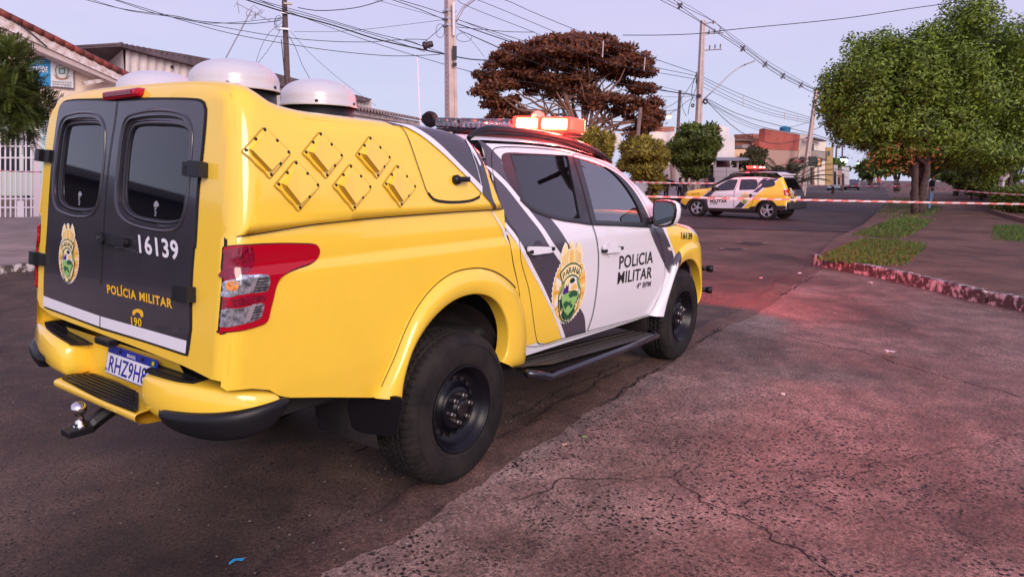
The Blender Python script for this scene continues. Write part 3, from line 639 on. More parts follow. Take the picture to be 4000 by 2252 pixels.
# --- louvre plates on the topper
def dia(T0, L0, B0, R0):
    return T0, L0, B0, R0
PL = [((335, 217), (217, 352), (365, 500), (481, 360)), ((651, 243), (553, 362), (682, 500), (779, 378)), ((932, 268), (856, 372), (972, 500), (1049, 388)),
      ((513, 404), (396, 545), (527, 685), (645, 545)), ((823, 425), (724, 548), (837, 682), (940, 555)), ((1089, 430), (1009, 540), (1104, 663), (1193, 552))]
def lerp(a, b, t): return (a[0]+(b[0]-a[0])*t, a[1]+(b[1]-a[1])*t)
for i, (t0, l0, b0, r0) in enumerate(PL):
    m_ = lerp(l0, b0, .5); cx_ = (t0[0]+b0[0])/2; cy_ = (t0[1]+b0[1])/2
    out_ = [lerp(t0, l0, .04), lerp(t0, l0, .5), lerp(l0, t0, .07), l0, lerp(l0, b0, .08), lerp(lerp(l0, b0, .28), t0, .02), lerp(l0, b0, .5), lerp(lerp(l0, b0, .8), t0, .02), lerp(b0, l0, .08), b0, lerp(b0, r0, .07), lerp(b0, r0, .5), lerp(r0, b0, .05), r0, lerp(r0, t0, .06), lerp(t0, r0, .5), lerp(t0, r0, .04)]
    out_ = [q+(1,) if j in (5, 7) else q for j, q in enumerate(out_)]
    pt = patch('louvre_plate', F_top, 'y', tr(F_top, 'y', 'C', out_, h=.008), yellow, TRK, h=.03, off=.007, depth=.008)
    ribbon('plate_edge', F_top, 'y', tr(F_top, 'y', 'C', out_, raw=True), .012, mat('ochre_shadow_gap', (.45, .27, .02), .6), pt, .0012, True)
    # scoop
    S = hits(F_top, [T('C', *p) for p in (lerp(t0, b0, .10), lerp(lerp(l0, t0, .12), r0, .06), lerp(lerp(b0, l0, .10), t0, .08), lerp(lerp(r0, b0, .10), l0, .03), lerp(lerp(l0, b0, .20), r0, .10))])
    N = grad(F_top, S); t3, l3, b3, r3, m3 = S; hh = .034
    Vv = [t3+N[0]*.005, l3+N[1]*.005, l3+N[1]*.005*1+(m3-l3)*.45+N[4]*hh*.85, b3+N[2]*hh, b3+N[2]*.005+(r3-b3)*.06, r3+N[3]*.006, b3+N[2]*.004, m3+N[4]*.004]
    mk('scoop', Vv, [(0, 1, 2), (0, 2, 3), (0, 3, 5), (3, 4, 5)], yellow, pt)
    mk('scoop_mouth', [Vv[1]-N[1]*.002, Vv[2]-N[1]*.003, Vv[3]-N[1]*.003, Vv[6], Vv[7]], [(0, 1, 2, 3, 4)], mat('scoop_mouth_shade', (.5, .30, .03), .5), pt)  # darker yellow stands for the shading in the scoop mouth
    for p in (lerp(lerp(t0, l0, .02), b0, .035), lerp(lerp(t0, l0, .47), r0, .02), lerp(lerp(l0, t0, .06), r0, .04), lerp(lerp(t0, r0, .5), l0, .02), lerp(lerp(r0, t0, .03), l0, .03), lerp(lerp(r0, b0, .45), l0, .03), lerp(lerp(b0, r0, .06), t0, .03)):
        c3 = hits(F_top, [T('C', *p)]); n3 = grad(F_top, c3)[0]
        s = MB(); s.lathe([(.0062, 0), (.0062, .004), (.004, .006), (.0005, .0062)], c3[0]+n3*.004, n3, 10); s.build('screw', blackp, pt, True)
# --- hatch in the topper with turn latch
ht = [(1105, 208), (1140, 255), (1180, 360), (1228, 500), (1256, 578), (1290, 617), (1345, 631), (1425, 634), (1510, 624), (1553, 603), (1567, 570)]
ribbon('hatch_gap', F_top, 'y', tr(F_top, 'y', 'C', ht, raw=True), .005, gapy, TRK, .004)
ribbon('hatch_gap', F_top, 'y', tr(F_top, 'y', 'C', [(1262, 585), (1292, 620), (1345, 634), (1425, 637), (1510, 627), (1555, 606)], raw=True), .013, gap, TRK, .0042)
c3 = hits(F_top, [T('C', 1418, 512)])[0]; n3 = grad(F_top, c3[None])[0]; s = MB(); s.lathe([(.024, 0), (.024, .02), (.014, .03), (0.001, .031)], c3, n3, 20); s.box(c3+n3*.03+np.array([.035, 0, .0]), (.07, .022, .026), m=0); s.build('hatch_latch', blackp, TRK, True, bevel=.004)
# --- livery on topper, bed corner
def decal(name, F, crop, pts, m_, par, off=.005, ax='y', h=.04, M=None, clip=None): return patch(name, F, ax, tr(F, ax, crop, pts, h=.015, M=M), m_, par, h=h, off=off, M=M)
_lo = [q_[:2] for q_ in tr(F_top, 'y', 'C', [(1567, 545), (1450, 432), (1340, 322), (1240, 247), (1170, 212), (1100, 197)], raw=True)]
_rt = [q_[:2] for q_ in tr(F_top, 'y', 'C', [(1500, 300), (1540, 360), (1556, 430), (1566, 500)], raw=True)]
_tp = [(x, float(zroof(x))-.021) for x in lin(_lo[-1][0]-.02, .10, 16)]
patch('graphite_band', F_top, 'y', np.array(_tp+[(.15, float(zroof(.15))-.05)]+_rt+spline(_lo, .03, False).tolist()), grey, TRK, h=.03, off=.006)
decal('white_stripe', F_top, 'C', [(1030, 190, 1), (1100, 199), (1170, 213), (1240, 249), (1340, 324), (1450, 434), (1566, 548, 1), (1566, 588, 1), (1450, 465), (1350, 368), (1250, 284), (1180, 240), (1120, 212)], whitestripe, TRK, .0075)
decal('graphite_band', F_top, 'D', [(440, 250, 1), (475, 290), (505, 375), (535, 480), (558, 570), (572, 625, 1), (556, 620, 1), (508, 540, 1), (500, 500), (496, 440), (480, 370), (455, 300)], grey, TRK, .007)
decal('white_stripe', F_top, 'G', [(565, 512, 1), (600, 530), (690, 640), (760, 760), (815, 880), (800, 905), (750, 800), (680, 690), (620, 590)], whitestripe, TRK, .0085)
decal('white_stripe', F_bed, 'D', [(558, 628, 1), (598, 690), (628, 740, 1), (640, 800, 1), (605, 720), (575, 668), (553, 632, 1)], whitestripe, TRK, .004)
ribbon('rim_line', F_top, 'y', tr(F_top, 'y', 'C', [(1462, 262), (1500, 340), (1535, 440), (1560, 545)], raw=True), .004, whitestripe, TRK, .0085)
# --- roof vent domes
for (x, y, r_, zc) in ((-.815, -.36, .182, 1.985), (-.375, -.36, .178, 1.955), (-.82, .27, .182, 1.985)):
    s = MB(); n = 14
    prof = [(r_+.003, -.052), (r_+.006, -.048), (r_, -.040)]+[(r_*math.cos(t)**.8 if t < 1.56 else .001, .092*math.sin(t)-.012) for t in lin(0, math.pi/2, n)]
    s.lathe(prof, (x, y, zc), (0, 0, 1), 48); d_ = s.build('roof_vent_dome', domewhite, TRK, True)
    s = MB(); s.lathe([(r_*.92, -.15), (r_*.92, -.03), (r_*.5, -.03)], (x, y, zc), (0, 0, 1), 40); s.build('vent_collar', blackp, d_, True)
    for a in (-2.3, -1.1, .2, 2.0):
        s = MB(); s.lathe([(.008, 0), (.007, .006), (.001, .007)], (x+r_*.99*math.cos(a), y+r_*.99*math.sin(a), zc-.036), (math.cos(a), math.sin(a), 0), 8); s.build('screw', blackp, d_, True)
# --- wheel arch flares
def flare(ocrop, opts, icrop, ipts, yin, F, m_of, name='wheel_arch_flare', bul=.028):
    O = tr(F, 'y', ocrop, opts, h=.01); 
    I = np.array([on(*T(icrop, *p), 1, yin)[[0, 2]] for p in ipts]); I = spline([tuple(p) for p in I], .01, False); O = spline([tuple(q) for q in tr(F, 'y', ocrop, opts, raw=True)], .01, False)
    n = 72
    def rs(P):
        L = np.r_[0, np.cumsum(np.linalg.norm(np.diff(P, axis=0), axis=1))]; s = lin(0, L[-1], n); return np.stack([np.interp(s, L, P[:, 0]), np.interp(s, L, P[:, 1])], 1)
    O, I = rs(O), rs(I); Po = solve(F, O, 'y'); No = grad(F, Po); Pi = np.stack([I[:, 0], np.full(n, yin), I[:, 1]], 1); rows = [Po, Po+No*.010]
    for t in (.12, .3, .5, .7, .85, .95):
        Pm = (Po+No*.010)*(1-t)+Pi*t; Pm[:, 1] -= bul*math.sin(math.pi*t**.8)**.9; rows.append(Pm)
    rows.append(Pi); q = Pi.copy(); q[:, 1] += .012; q2 = q.copy(); q2[:, 1] += .07; rows += [q, q2]
    k = len(rows); V = np.concatenate(rows); Fc = [(i*n+j, i*n+j+1, (i+1)*n+j+1, (i+1)*n+j) for i in range(k-1) for j in range(n-1)]
    f = Fc[n*3]; a, b, c = V[f[0]], V[f[1]], V[f[2]]
    if np.cross(b-a, c-a)[1] > 0: Fc = [q_[::-1] for q_ in Fc]
    fm = None
    mats = yellow
    if m_of is not None:
        fm = [m_of(V[list(f_)].mean(0)) for f_ in Fc]; mats = [yellow, grey, white, whitestripe]
    return mk(name, V, Fc, mats, TRK, True, None, fm), O
fr_i = [(392, 800), (402, 720), (432, 600), (472, 500), (532, 400), (602, 318), (682, 254), (762, 221), (830, 214), (890, 229), (940, 268), (975, 330), (995, 400), (998, 480), (985, 560), (960, 600)]
fr_o = [(236, 800), (290, 680), (340, 570), (400, 420), (470, 285), (560, 172), (660, 98), (760, 70), (850, 70), (930, 98), (1000, 150), (1042, 205), (1066, 270), (1082, 350), (1090, 450), (1084, 560), (1074, 612), (1000, 630)]
rear_fl, RO = flare('E', fr_o, 'E', fr_i, -.945, F_bed, None)
ribbon('flare_gap', F_bed, 'y', RO[2:48], .008, gap, TRK, .0125)
ff_o = [(1368, 1162), (1402, 1090), (1440, 1020), (1468, 950), (1486, 885), (1508, 838), (1548, 800), (1592, 786), (1624, 800), (1645, 850), (1654, 910), (1656, 1000), (1645, 1080), (1630, 1105)]
ff_i = [(1440, 1168), (1462, 1080), (1492, 980), (1522, 910), (1548, 882), (1576, 872), (1600, 882), (1622, 920), (1634, 980), (1636, 1040), (1624, 1085), (1606, 1110)]
def fcol(p):
    s = proj(p); x = (s[0]/.644-1500)*1.3179; y = (s[1]/.644-350)*1.3179
    return 2 if y > 975+(x-1480)*-.6 else (1 if x < 1530 and y > 905-(x-1530)*1.2-30 else 0) if x < 1545 else 0
# colour split of the front flare, by place along the truck
def fcol(p): return 2 if (p[0] < 2.83 and p[2] < .80+(p[0]-2.6)*.35) else (1 if p[0] < 2.88 else 0)
front_fl, FO = flare('D', ff_o, 'D', ff_i, -.945, F_cab, fcol, bul=.02)
for p in ((1040, 262), (1000, 350), (1004, 548)): pass
# --- wells, underbody, mud flaps
for xw in (0., 3.0):
    s = MB(); n = 30; ang = lin(-.25, math.pi+.25, n); R_ = .50; V = [(xw+R_*math.cos(a), y, .44+R_*math.sin(a)) for y in (-.84, -.40) for a in ang]+[(xw, -.40, .44)]
    s.add(V, [(j, j+1, n+j+1, n+j) for j in range(n-1)]+[(n+j, n+j+1, 2*n) for j in range(n-1)]); w_ = s.build('wheel_well', wellm, TRK, True); mirrorY(w_)
s = MB(); s.box((1.1, YC, .62), (4.5, 1.0, .16)); s.box((-.72, YC, .66), (.8, 1.3, .16)); s.tube([(0, -.8, .4), (0, .68, .4)], .05); s.tube([(3, -.8, .4), (3, .68, .4)], .04); s.tube([(-1.15, -.55, .56), (-.6, -.58, .55), (.5, -.4, .52)], .035)
s.box((1.5, YC, .57), (1.9, 1.5, .05)); s.build('underbody', darkin, TRK)
for crop, pts, xp in (('E', [(92, 815), (235, 812), (385, 805), (380, 900), (360, 985), (330, 1018), (240, 1010), (140, 990), (105, 960)], -.50),):
    Q = [on(*T(crop, *p), 0, xp)[[1, 2]] for p in pts]; Q = spline([tuple(q) for q in Q], .02); s = MB(); s.ext(Q, [(0, 0, 1, xp), (1, 0, 0, 0), (0, 1, 0, 0)], .012); mirrorY(s.build('mud_flap', blackp, TRK))
s = MB(); s.box((2.52, -.74, .46), (.02, .22, .24)); mirrorY(s.build('mud_flap', blackp, TRK, bevel=.01))
# --- wheels
def tyre(name, par):
    """axis along y, outer face towards -y, centre of the outer sidewall plane at the origin"""
    R, Wd = .400, .265; nA = 240
    prof = [(.222, .012), (.228, .001), (.245, -.006), (.275, -.010), (.31, -.012), (.345, -.008), (.372, .004), (.386, .018)]
    tread = [(.394, .028), (.398, .040), (.3995, .054), (.400, .066), (.400, .078), (.400, .090), (.400, .102), (.400, .114), (.400, .126), (.400, .1325)]
    half = prof+tread; full = half+[(r, Wd-y) for r, y in half[::-1][1:]]
    V = []; k = len(full)
    for i, (r, y) in enumerate(full):
        for j in range(nA):
            a = 2*math.pi*j/nA; rr = r
            yy_ = min(y, Wd-y)
            if yy_ >= .028:
                c = j % 4; row = int((y-.028)/.030)
                zig = (j//2) % 2
                if yy_ in (.066, .102): rr -= .009
                elif c == (row*2) % 4 and yy_ < .13: rr -= .008
                elif yy_ >= .1325 and zig: rr -= .007
            elif .004 <= yy_ < .028 and (j % 4 == 0) and r > .37: rr -= .006
            V.append((rr*math.cos(a), y, rr*math.sin(a)))
    Fc = [(i*nA+j, (i+1)*nA+j, (i+1)*nA+(j+1) % nA, i*nA+(j+1) % nA) for i in range(k-1) for j in range(nA)]
    o = mk(name, V, Fc, rubber, par, True, local=True); o.data.polygons.foreach_set('use_smooth', np.array([len([1 for v in p.vertices if .39 < math.hypot(V[v][0], V[v][2])]) < 2 for p in o.data.polygons]))
    # raised rings on the sidewall
    s = MB(); s.lathe([(.335, -.0115), (.338, -.0135), (.341, -.0115)], (0, 0, 0), (0, 1, 0), 72); s.lathe([(.252, -.008), (.255, -.011), (.258, -.0085)], (0, 0, 0), (0, 1, 0), 72); s.build('sidewall_ring', rubber, o, True, local=True)
    return o
def rim_steel(par):
    s = MB(); s.lathe([(.228, .002), (.230, -.006), (.224, -.009), (.217, -.004), (.214, .012), (.200, .018), (.197, .035), (.190, .040), (.186, .060), (.150, .072), (.128, .070), (.112, .040), (.105, .030), (.085, .030), (.060, .024), (.045, .024), (.043, .010), (.030, .006), (.001, .006)], (0, 0, 0), (0, 1, 0), 72)
    s.lathe([(.20, .035), (.20, .22)], (0, 0, 0), (0, 1, 0), 40)
    r_ = s.build('rim', steelblack, par, True, local=True)
    for i in range(16):
        a = 2*math.pi*i/16; s = MB(); s.lathe([(.0005, 0), (.0155, 0), (.017, .002)], (.158*math.cos(a), .0685-.002*0, .158*math.sin(a)), (0, -1, 0), 16); s.build('rim_hole', gap, r_, True, local=True)
    for i in range(6):
        a = 2*math.pi*i/6+.3; s = MB(); s.lathe([(.014, 0), (.0135, .02), (.010, .026), (.009, .036), (.001, .038)], (.070*math.cos(a), .028, .070*math.sin(a)), (0, -1, 0), 6); s.build('lug_nut', nutmetal, r_, False, local=True)
    s = MB(); s.lathe([(.040, 0), (.040, .012), (.034, .016), (.026, .012), (.001, .012)], (0, .012, 0), (0, -1, 0), 28); s.build('hub_cap', blackg, r_, True, local=True)
    return r_
ty0 = None
for xw, yw, fl, turn in ((0, -.945, 0, .1), (3.0, -.945, 0, .7), (0, .825, 1, .2), (3.0, .825, 1, .4)):
    wr = tyre('wheel', TRK) if ty0 is None else None
    if ty0 is None: ty0 = wr; rim_steel(ty0)
    else: wr = copy_tree(ty0, TRK)
    wr.location = (xw-1.2, yw-YC, .400); wr.rotation_euler = (0, turn, 0) if not fl else (0, turn, math.pi)
# --- rear bumper
def left_up(o):
    """the left end of this knocked bumper sits a little higher and farther out"""
    for v in o.data.vertices:
        k = min(1, max(0, (v.co.y-.30)/.35)); v.co.z += .050*k; v.co.y += .085*k
    return o
def loft(name, rows, mat_, par, smooth=True, sub=0, close=False):
    n = len(rows[0]); V = np.array([p for r_ in rows for p in r_], float); k = len(rows)
    Fc = [(i*n+j, i*n+(j+1) % n, (i+1)*n+(j+1) % n, (i+1)*n+j) for i in range(k-1) for j in range(n if close else n-1)]
    if close: Fc += [tuple(range(n))[::-1], tuple((k-1)*n+j for j in range(n))]
    o = mk(name, V, Fc, mat_, par, smooth); bm = bmesh.new(); bm.from_mesh(o.data); bmesh.ops.recalc_face_normals(bm, faces=bm.faces); bm.to_mesh(o.data); bm.free()
    if sub: md = o.modifiers.new('s', 'SUBSURF'); md.levels = sub; md.render_levels = sub
    return o
def sec(a, xf, zt, zb, xb, dx=0., dy=0.):
    """section of a bumper horn"""
    P = [(xb, zt+.006), (xf+.05, zt+.004), (xf+.015, zt), (xf+.004, zt-.008), (xf-.004, zt-.03), (xf-.012, zt-.075), (xf-.006, zb+.035), (xf+.01, zb+.008), (xf+.03, zb), (xb, zb-.01)]
    return [(x, YC-a, z) for x, z in P]
def sec2(cx, ca, nx, na, zt, zb, depth):
    """section standing along a direction (nx,na) outwards from the plan curve"""
    P = [(-depth, zt+.006), (-.05, zt+.004), (-.015, zt), (-.004, zt-.008), (.004, zt-.03), (.012, zt-.075), (.006, zb+.035), (-.01, zb+.008), (-.03, zb), (-depth, zb-.01)]
    return [(cx+nx*t, YC-(ca+na*t), z) for t, z in P]
st = [(-1.20, .35, -1, -.1, .795, .66, .02), (-1.26, .338, -1, -.6, .797, .658, .05), (-1.318, .345, -1, -.3, .800, .655, .10), (-1.330, .36, -1, -.12, .803, .650, .12), (-1.335, .45, -1, 0, .805, .642, .14), (-1.325, .55, -1, .1, .806, .636, .14), (-1.29, .67, -.95, .3, .804, .630, .13), (-1.235, .77, -.8, .6, .796, .628, .12), (-1.16, .835, -.55, .83, .783, .63, .1), (-1.09, .862, -.3, .95, .765, .64, .08), (-1.055, .864, -.1, .99, .748, .66, .05), (-1.045, .845, .5, .8, .738, .69, .03)]
horn = loft('bumper_horn', [sec2(*q) for q in st], yellow, TRK, True, 2); left_up(mirrorY(horn))
s = MB()
sill = loft('bumper_step', [[(-1.19, y, .66), (-1.34, y, .662), (-1.368, y, .658), (-1.376, y, .648), (-1.372, y, .625), (-1.35, y, .608), (-1.2, y, .60)] for y in lin(YC-.375, YC+.375, 9)], yellow, TRK, True, 1)
bp_ = MB(); bp_.add([(-1.225, y, z) for y in (YC-.50, YC+.50) for z in (.62, .795)]+[(-1.255, y, .865) for y in (YC-.50, YC+.50)], [(0, 1, 3, 2), (1, 4, 5, 3)]); bp_.build('bumper_recess', yellow, TRK)
# grip pads with ridges
def pad(crop, pts, z, n=4, flip=False):
    Q = np.array([on(*T(crop, p[0], p[1]), 2, z)[:2] for p in pts])
    if flip: Q[:, 1] = 2*YC-Q[:, 1]
    Qs = spline([tuple(q)+tuple(p[2:]) for q, p in zip(Q, pts)], .02); s = MB(); s.ext(Qs, [(1, 0, 0, 0), (0, 1, 0, 0), (0, 0, 1, z)], .010)
    y0, y1, x0, x1 = Qs[:, 1].min(), Qs[:, 1].max(), Qs[:, 0].min(), Qs[:, 0].max(); g = s.build('grip_pad', blackp, TRK)
    if flip: left_up(g)
    for i in range(n):
        x = x0+(x1-x0)*(i+.8)/(n+.8); ln = [y for y in lin(y0, y1, 60) if pip(np.array([[x, y]]), Qs)[0]]
        if len(ln) > 3: s = MB(); s.box((x, (ln[0]+ln[-1])/2, z+.0115), (.006, (ln[-1]-ln[0])*.9, .005)); q_ = s.build('ridge', blackp, g); q_ = left_up(q_) if flip else q_
pad('B', [(820, 947, 1), (852, 930), (955, 890, 1), (1200, 982, 1), (1150, 1000), (1092, 1013, 1), (1000, 1002), (900, 975)], .806, 3)
pad('B', [(820, 947, 1), (852, 930), (955, 890, 1), (1200, 982, 1), (1150, 1000), (1092, 1013, 1), (1000, 1002), (900, 975)], .806, 3, True)
pad('B', [(350, 984, 1), (400, 968), (530, 962, 1), (660, 1010), (786, 1075, 1), (782, 1162, 1), (766, 1176, 1), (560, 1095)], .664, 6)
# lower corner guards
def gsec(cx, ca, nx, na, zt, zb, b):
    zm = zt-(zt-zb)*.35
    P = [(-.02, zt-.004), (.010, zt), (b*.8, zt-.008), (b, zt-.022), (b*1.05, zm), (b*.75, zb+.03), (b*.3, zb+.006), (-.03, zb)]
    return [(cx+nx*t, YC-(ca+na*t), z) for t, z in P]
gs = [(-1.335, .50, -1, .0, .690, .676, .006), (-1.337, .515, -1, .0, .704, .640, .020), (-1.33, .565, -1, .1, .707, .622, .028), (-1.30, .66, -.95, .3, .711, .602, .032), (-1.25, .76, -.8, .6, .718, .594, .034), (-1.18, .82, -.55, .83, .728, .602, .034), (-1.11, .852, -.3, .95, .738, .618, .028), (-1.05, .862, -.15, .99, .742, .665, .020), (-1.02, .852, .4, .9, .735, .70, .008)]
left_up(mirrorY(loft('corner_guard', [gsec(*q) for q in gs], blackp, TRK, True, 2)))
for y in (-.70, .56):
    s = MB(); s.lathe([(.0145, 0), (.0145, .002), (.013, .0026), (.012, .0015), (.001, .0015)], (-1.285-.012*0-.012, y, .752), (-1, -.28 if y < 0 else .28, .0), 20); s.build('parking_sensor', yellow, TRK, True)
# --- number plate
pc = [on(*T('B', *p), 0, -1.262) for p in ((618, 788), (892, 881))]
tl_, tr_ = pc; ux = (tr_-tl_); wpl = np.linalg.norm(ux); ux = ux/wpl; bl_p = on(*T('B', 592, 945), 0, -1.262-.03); dn = bl_p-tl_; hp = np.linalg.norm(dn); dn /= hp
nrm = np.cross(dn, ux); nrm /= np.linalg.norm(nrm)
if nrm[0] > 0: nrm = -nrm
def PQ(u, v, o_=0.): return tl_+ux*wpl*u+dn*hp*v+nrm*o_
plate_m = mat('plate_white', (.70, .70, .72), .35); plate_b = mat('plate_blue', (.01, .02, .25), .35); plate_g = mat('plate_green', (.02, .2, .06), .4)
s = MB(); rc = .03; cor = [(rc, 0), (1-rc, 0), (1, rc*2.6), (1, 1-rc*2.6), (1-rc, 1), (rc, 1), (0, 1-rc*2.6), (0, rc*2.6)]; n = len(cor)
s.add([PQ(u, v, 0) for u, v in cor]+[PQ(u, v, -.006) for u, v in cor], [tuple(range(n))]+[(i, (i+1) % n, (i+1) % n+n, i+n) for i in range(n)]); npl = s.build('number_plate', plate_b, TRK)
s = MB(); s.add([PQ(u, v, .001) for u, v in ((.012, .27), (.988, .27), (.988, .97), (.012, .97))], [(0, 1, 2, 3)]); s.build('plate_face', plate_m, npl)
s = MB(); s.add([PQ(u, v, .001) for u, v in ((.90, .05), (.965, .05), (.965, .24), (.90, .24))], [(0, 1, 2, 3)], 0); s.add([PQ(u, v, .0015) for u, v in ((.91, .145), (.933, .08), (.957, .145), (.933, .21))], [(0, 1, 2, 3)], 1); s.build('plate_flag', [plate_g, yellowletter], npl)
def ptext(t_, u0, v0, u1, v1, m_, bold):
    V, Fc = text2d(t_, bold); W, Hh = capscale(t_, bold); mk('plate_text', [PQ(u0+(u1-u0)*p[0]/W, v1+(v0-v1)*p[1]/Hh, .0025) for p in V], Fc, m_, npl)
ptext('BRASIL', .42, .10, .60, .21, plate_m, .02); ptext('RHZ9H8', .08, .36, .845, .90, plate_b, .012); ptext('BR', .02, .80, .065, .92, plate_b, .0)
V, Fc = text2d('4', .012); mk('plate_text', [PQ(.865+.10*p[0]/.6, .90-.54*p[1]/.72, .0025) for p in V], Fc, plate_b, npl)
for u in (.27, .73): s = MB(); s.lathe([(.008, 0), (.007, .006), (.001, .007)], PQ(u, .12, .001), nrm, 8); s.build('plate_screw', blackp, npl)
s = MB(); s.box((-1.285, YC+.02, .875), (.05, .12, .03)); s.build('plate_lamp', blackp, TRK, bevel=.006)
# --- tow hitch
s = MB(); s.tube([(-1.15, YC, .585), (-1.30, YC, .580), (-1.37, YC, .545), (-1.39, YC, .530), (-1.45, YC, .530)], .032, 6); s.box((-1.22, YC, .585), (.12, .11, .075)); s.box((-1.435, YC, .525), (.10, .075, .028)); hk = s.build('tow_hitch', blackp, TRK, bevel=.004)
s = MB(); s.lathe([(.012, -.045), (.014, -.03), (.030, .0), (.028, .010), (.020, .018), (.016, .05), (.018, .054)]+[(.031*math.cos(t), .077+.031*math.sin(t)) for t in lin(-1.0, 1.55, 12)], (-1.425, YC, .54), (0, 0, 1), 28); s.build('tow_ball', chrome, hk, True)
s = MB(); s.lathe([(.016, -.045), (.016, -.025)], (-1.425, YC, .54), (0, 0, 1), 6, cap=True); s.build('tow_nut', nutmetal, hk)
# --- cab
cab_r = tr(F_cab, 'y', 'D', [(712, 1380), (706, 1200), (702, 1090), (692, 1010), (668, 900), (646, 780), (630, 738)], raw=True)
WIN = [(602, 350), (614, 330), (650, 325), (720, 328), (940, 340), (965, 345), (1060, 370), (1150, 405), (1222, 452), (1285, 522), (1335, 605), (1376, 705, 1), (1330, 701), (1200, 694), (1060, 689), (1000, 681), (900, 667), (800, 637), (730, 602), (690, 562), (640, 472), (612, 400)]
WINp = tr(F_cab, 'y', 'D', WIN, h=.015)
G1 = tr(F_cab, 'y', 'D', [(656, 334, 1), (800, 334), (930, 340), (944, 350), (960, 430), (985, 550), (1007, 664, 1), (960, 662), (880, 648), (800, 620), (745, 590), (720, 565), (692, 480), (668, 390)], h=.015)
G2 = tr(F_cab, 'y', 'D', [(1002, 352, 1), (1060, 366), (1140, 401), (1200, 450), (1250, 511), (1298, 590), (1318, 640), (1330, 684, 1), (1200, 678), (1090, 673, 1), (1060, 560), (1030, 450)], h=.015)
topl = [(x, float(_ztC(x))-.028) for x in lin(.46, 3.55, 70)]
body = [tuple(p) for p in spline(cab_r, .03, False)]+[(.47, 1.40), (.43, 1.55), (.42, 1.70), (.44, 1.75)]+topl+[(3.62, .93), (3.66, .8), (3.66, .6), (3.62, .45)]
arch = spline([tuple(p) for p in FO], .03, False)
body += [tuple(p) for p in FO[::-1]]+[(2.35, .47), (1.5, .495), (.70, .52)]
body = np.array(body)
for ax in 'yY': cb = patch('cab_body', F_cab, ax, body, white, TRK, holes=[WINp], h=.04)
tp_ = [(x, YC+s*.655) for s, r_ in ((-1, lin(.45, 1.9, 20)), (1, lin(1.9, .45, 20))) for x in r_]
patch('roof', F_cab, 'z', np.array(tp_), white, TRK, h=.06, off=-.001)
patch('windscreen', F_cab, 'z', np.array([(1.92, YC-.62), (2.68, YC-.66), (2.68, YC+.66), (1.92, YC+.62)]), glass_mid, TRK, h=.06, off=-.006)
patch('bonnet', F_cab, 'z', np.array([(x, YC+s*(.80-.12*max(0, x-3.1))) for s, r_ in ((-1, lin(2.70, 3.62, 16)), (1, lin(3.62, 2.70, 16))) for x in r_]), yellow, TRK, h=.05, off=-.001)
for s_ in (-1, 1): patch('windscreen_pillar', F_cab, 'z', np.array([(1.85, YC+s_*.60), (2.72, YC+s_*.64), (2.78, YC+s_*.80), (1.85, YC+s_*.68)]), grey, TRK, h=.05, off=-.0005)
s = MB(); s.box((3.70, YC, .75), (.22, 1.3, .5)); s.build('front_grille', blackp, TRK, bevel=.05)
# doors
RD = [(552, 400, 1), (550, 345), (560, 310), (590, 299), (700, 299), (870, 312), (963, 330, 1), (1000, 450), (1040, 600), (1068, 700, 1), (1087, 760), (1098, 850), (1096, 950), (1086, 1050), (1070, 1150), (1040, 1240, 1), (915, 1278), (830, 1303), (800, 1306), (783, 1288), (765, 1180), (740, 1020), (702, 880), (682, 745), (640, 690), (600, 600), (570, 500)]
RDp = tr(F_cab, 'y', 'D', RD, h=.02)
FD = [(968, 331, 1), (1060, 354), (1150, 392), (1225, 440), (1290, 510), (1340, 590), (1384, 705, 1), (1412, 760), (1432, 840), (1442, 900), (1441, 960), (1425, 1030), (1400, 1090), (1366, 1150), (1350, 1160), (1200, 1200), (1045, 1241, 1), (1074, 1150), (1090, 1050), (1100, 950), (1102, 850), (1091, 760), (1071, 700, 1), (1044, 600), (1004, 450)]
FDp = tr(F_cab, 'y', 'D', FD, h=.02)
rdoor = patch('door', F_cab, 'y', RDp, white, TRK, holes=[WINp] if False else (), h=.035, off=.003) if False else None
def cutpatch(name, P_, hole_, m_, par, off):
    """panel minus the window opening (triangles inside the opening are dropped)"""
    vv, ff = tri2d(P_, (), .035)
    return vv, ff
def doorpanel(P_, par):
    # clip outline against the window opening with a constrained triangulation
    polys = [P_, WINp]; V = [Vector(p) for q in polys for p in q]; E_ = []; s_ = 0
    for q in polys: n = len(q); E_ += [(s_+i, s_+(i+1) % n) for i in range(n)]; s_ += n
    lo, hi = P_.min(0), P_.max(0); gx, gy = np.meshgrid(np.arange(lo[0], hi[0], .035), np.arange(lo[1], hi[1], .035)); Gd = np.stack([gx.ravel(), gy.ravel()], 1)
    Gd = Gd[pip(Gd, P_) & ~pip(Gd, WINp)]; Gd = Gd[(segdist(Gd, P_) > .012) & (segdist(Gd, WINp) > .012)]
    V += [Vector(p) for p in Gd]; r_ = delaunay_2d_cdt(V, E_, [], 0, 1e-6); vv = np.array([tuple(v) for v in r_[0]]); ff = [tuple(f) for f in r_[2]]
    cen = np.array([vv[list(f)].mean(0) for f in ff]); k = pip(cen, P_) & ~pip(cen, WINp); ff = [f for f, kk in zip(ff, k) if kk]
    P = solve(F_cab, vv, 'y'); N = grad(F_cab, P); V3 = P+N*.003; Fc = []
    for f in ff:
        a, b, c = V3[f[0]], V3[f[1]], V3[f[2]]; Fc.append(f if np.cross(b-a, c-a)@N[f[0]] > 0 else f[::-1])
    return mk('door', V3, Fc, white, TRK, True, N)
rdoor = doorpanel(RDp, TRK); fdoor = doorpanel(FDp, TRK); rdoor['label'] = 'rear passenger door with yellow, white and graphite livery and crest'; fdoor['label'] = 'white front passenger door with black lettering'
fr_b = mat('window_frame_black', (.012, .011, .014), .35, coat=.2)
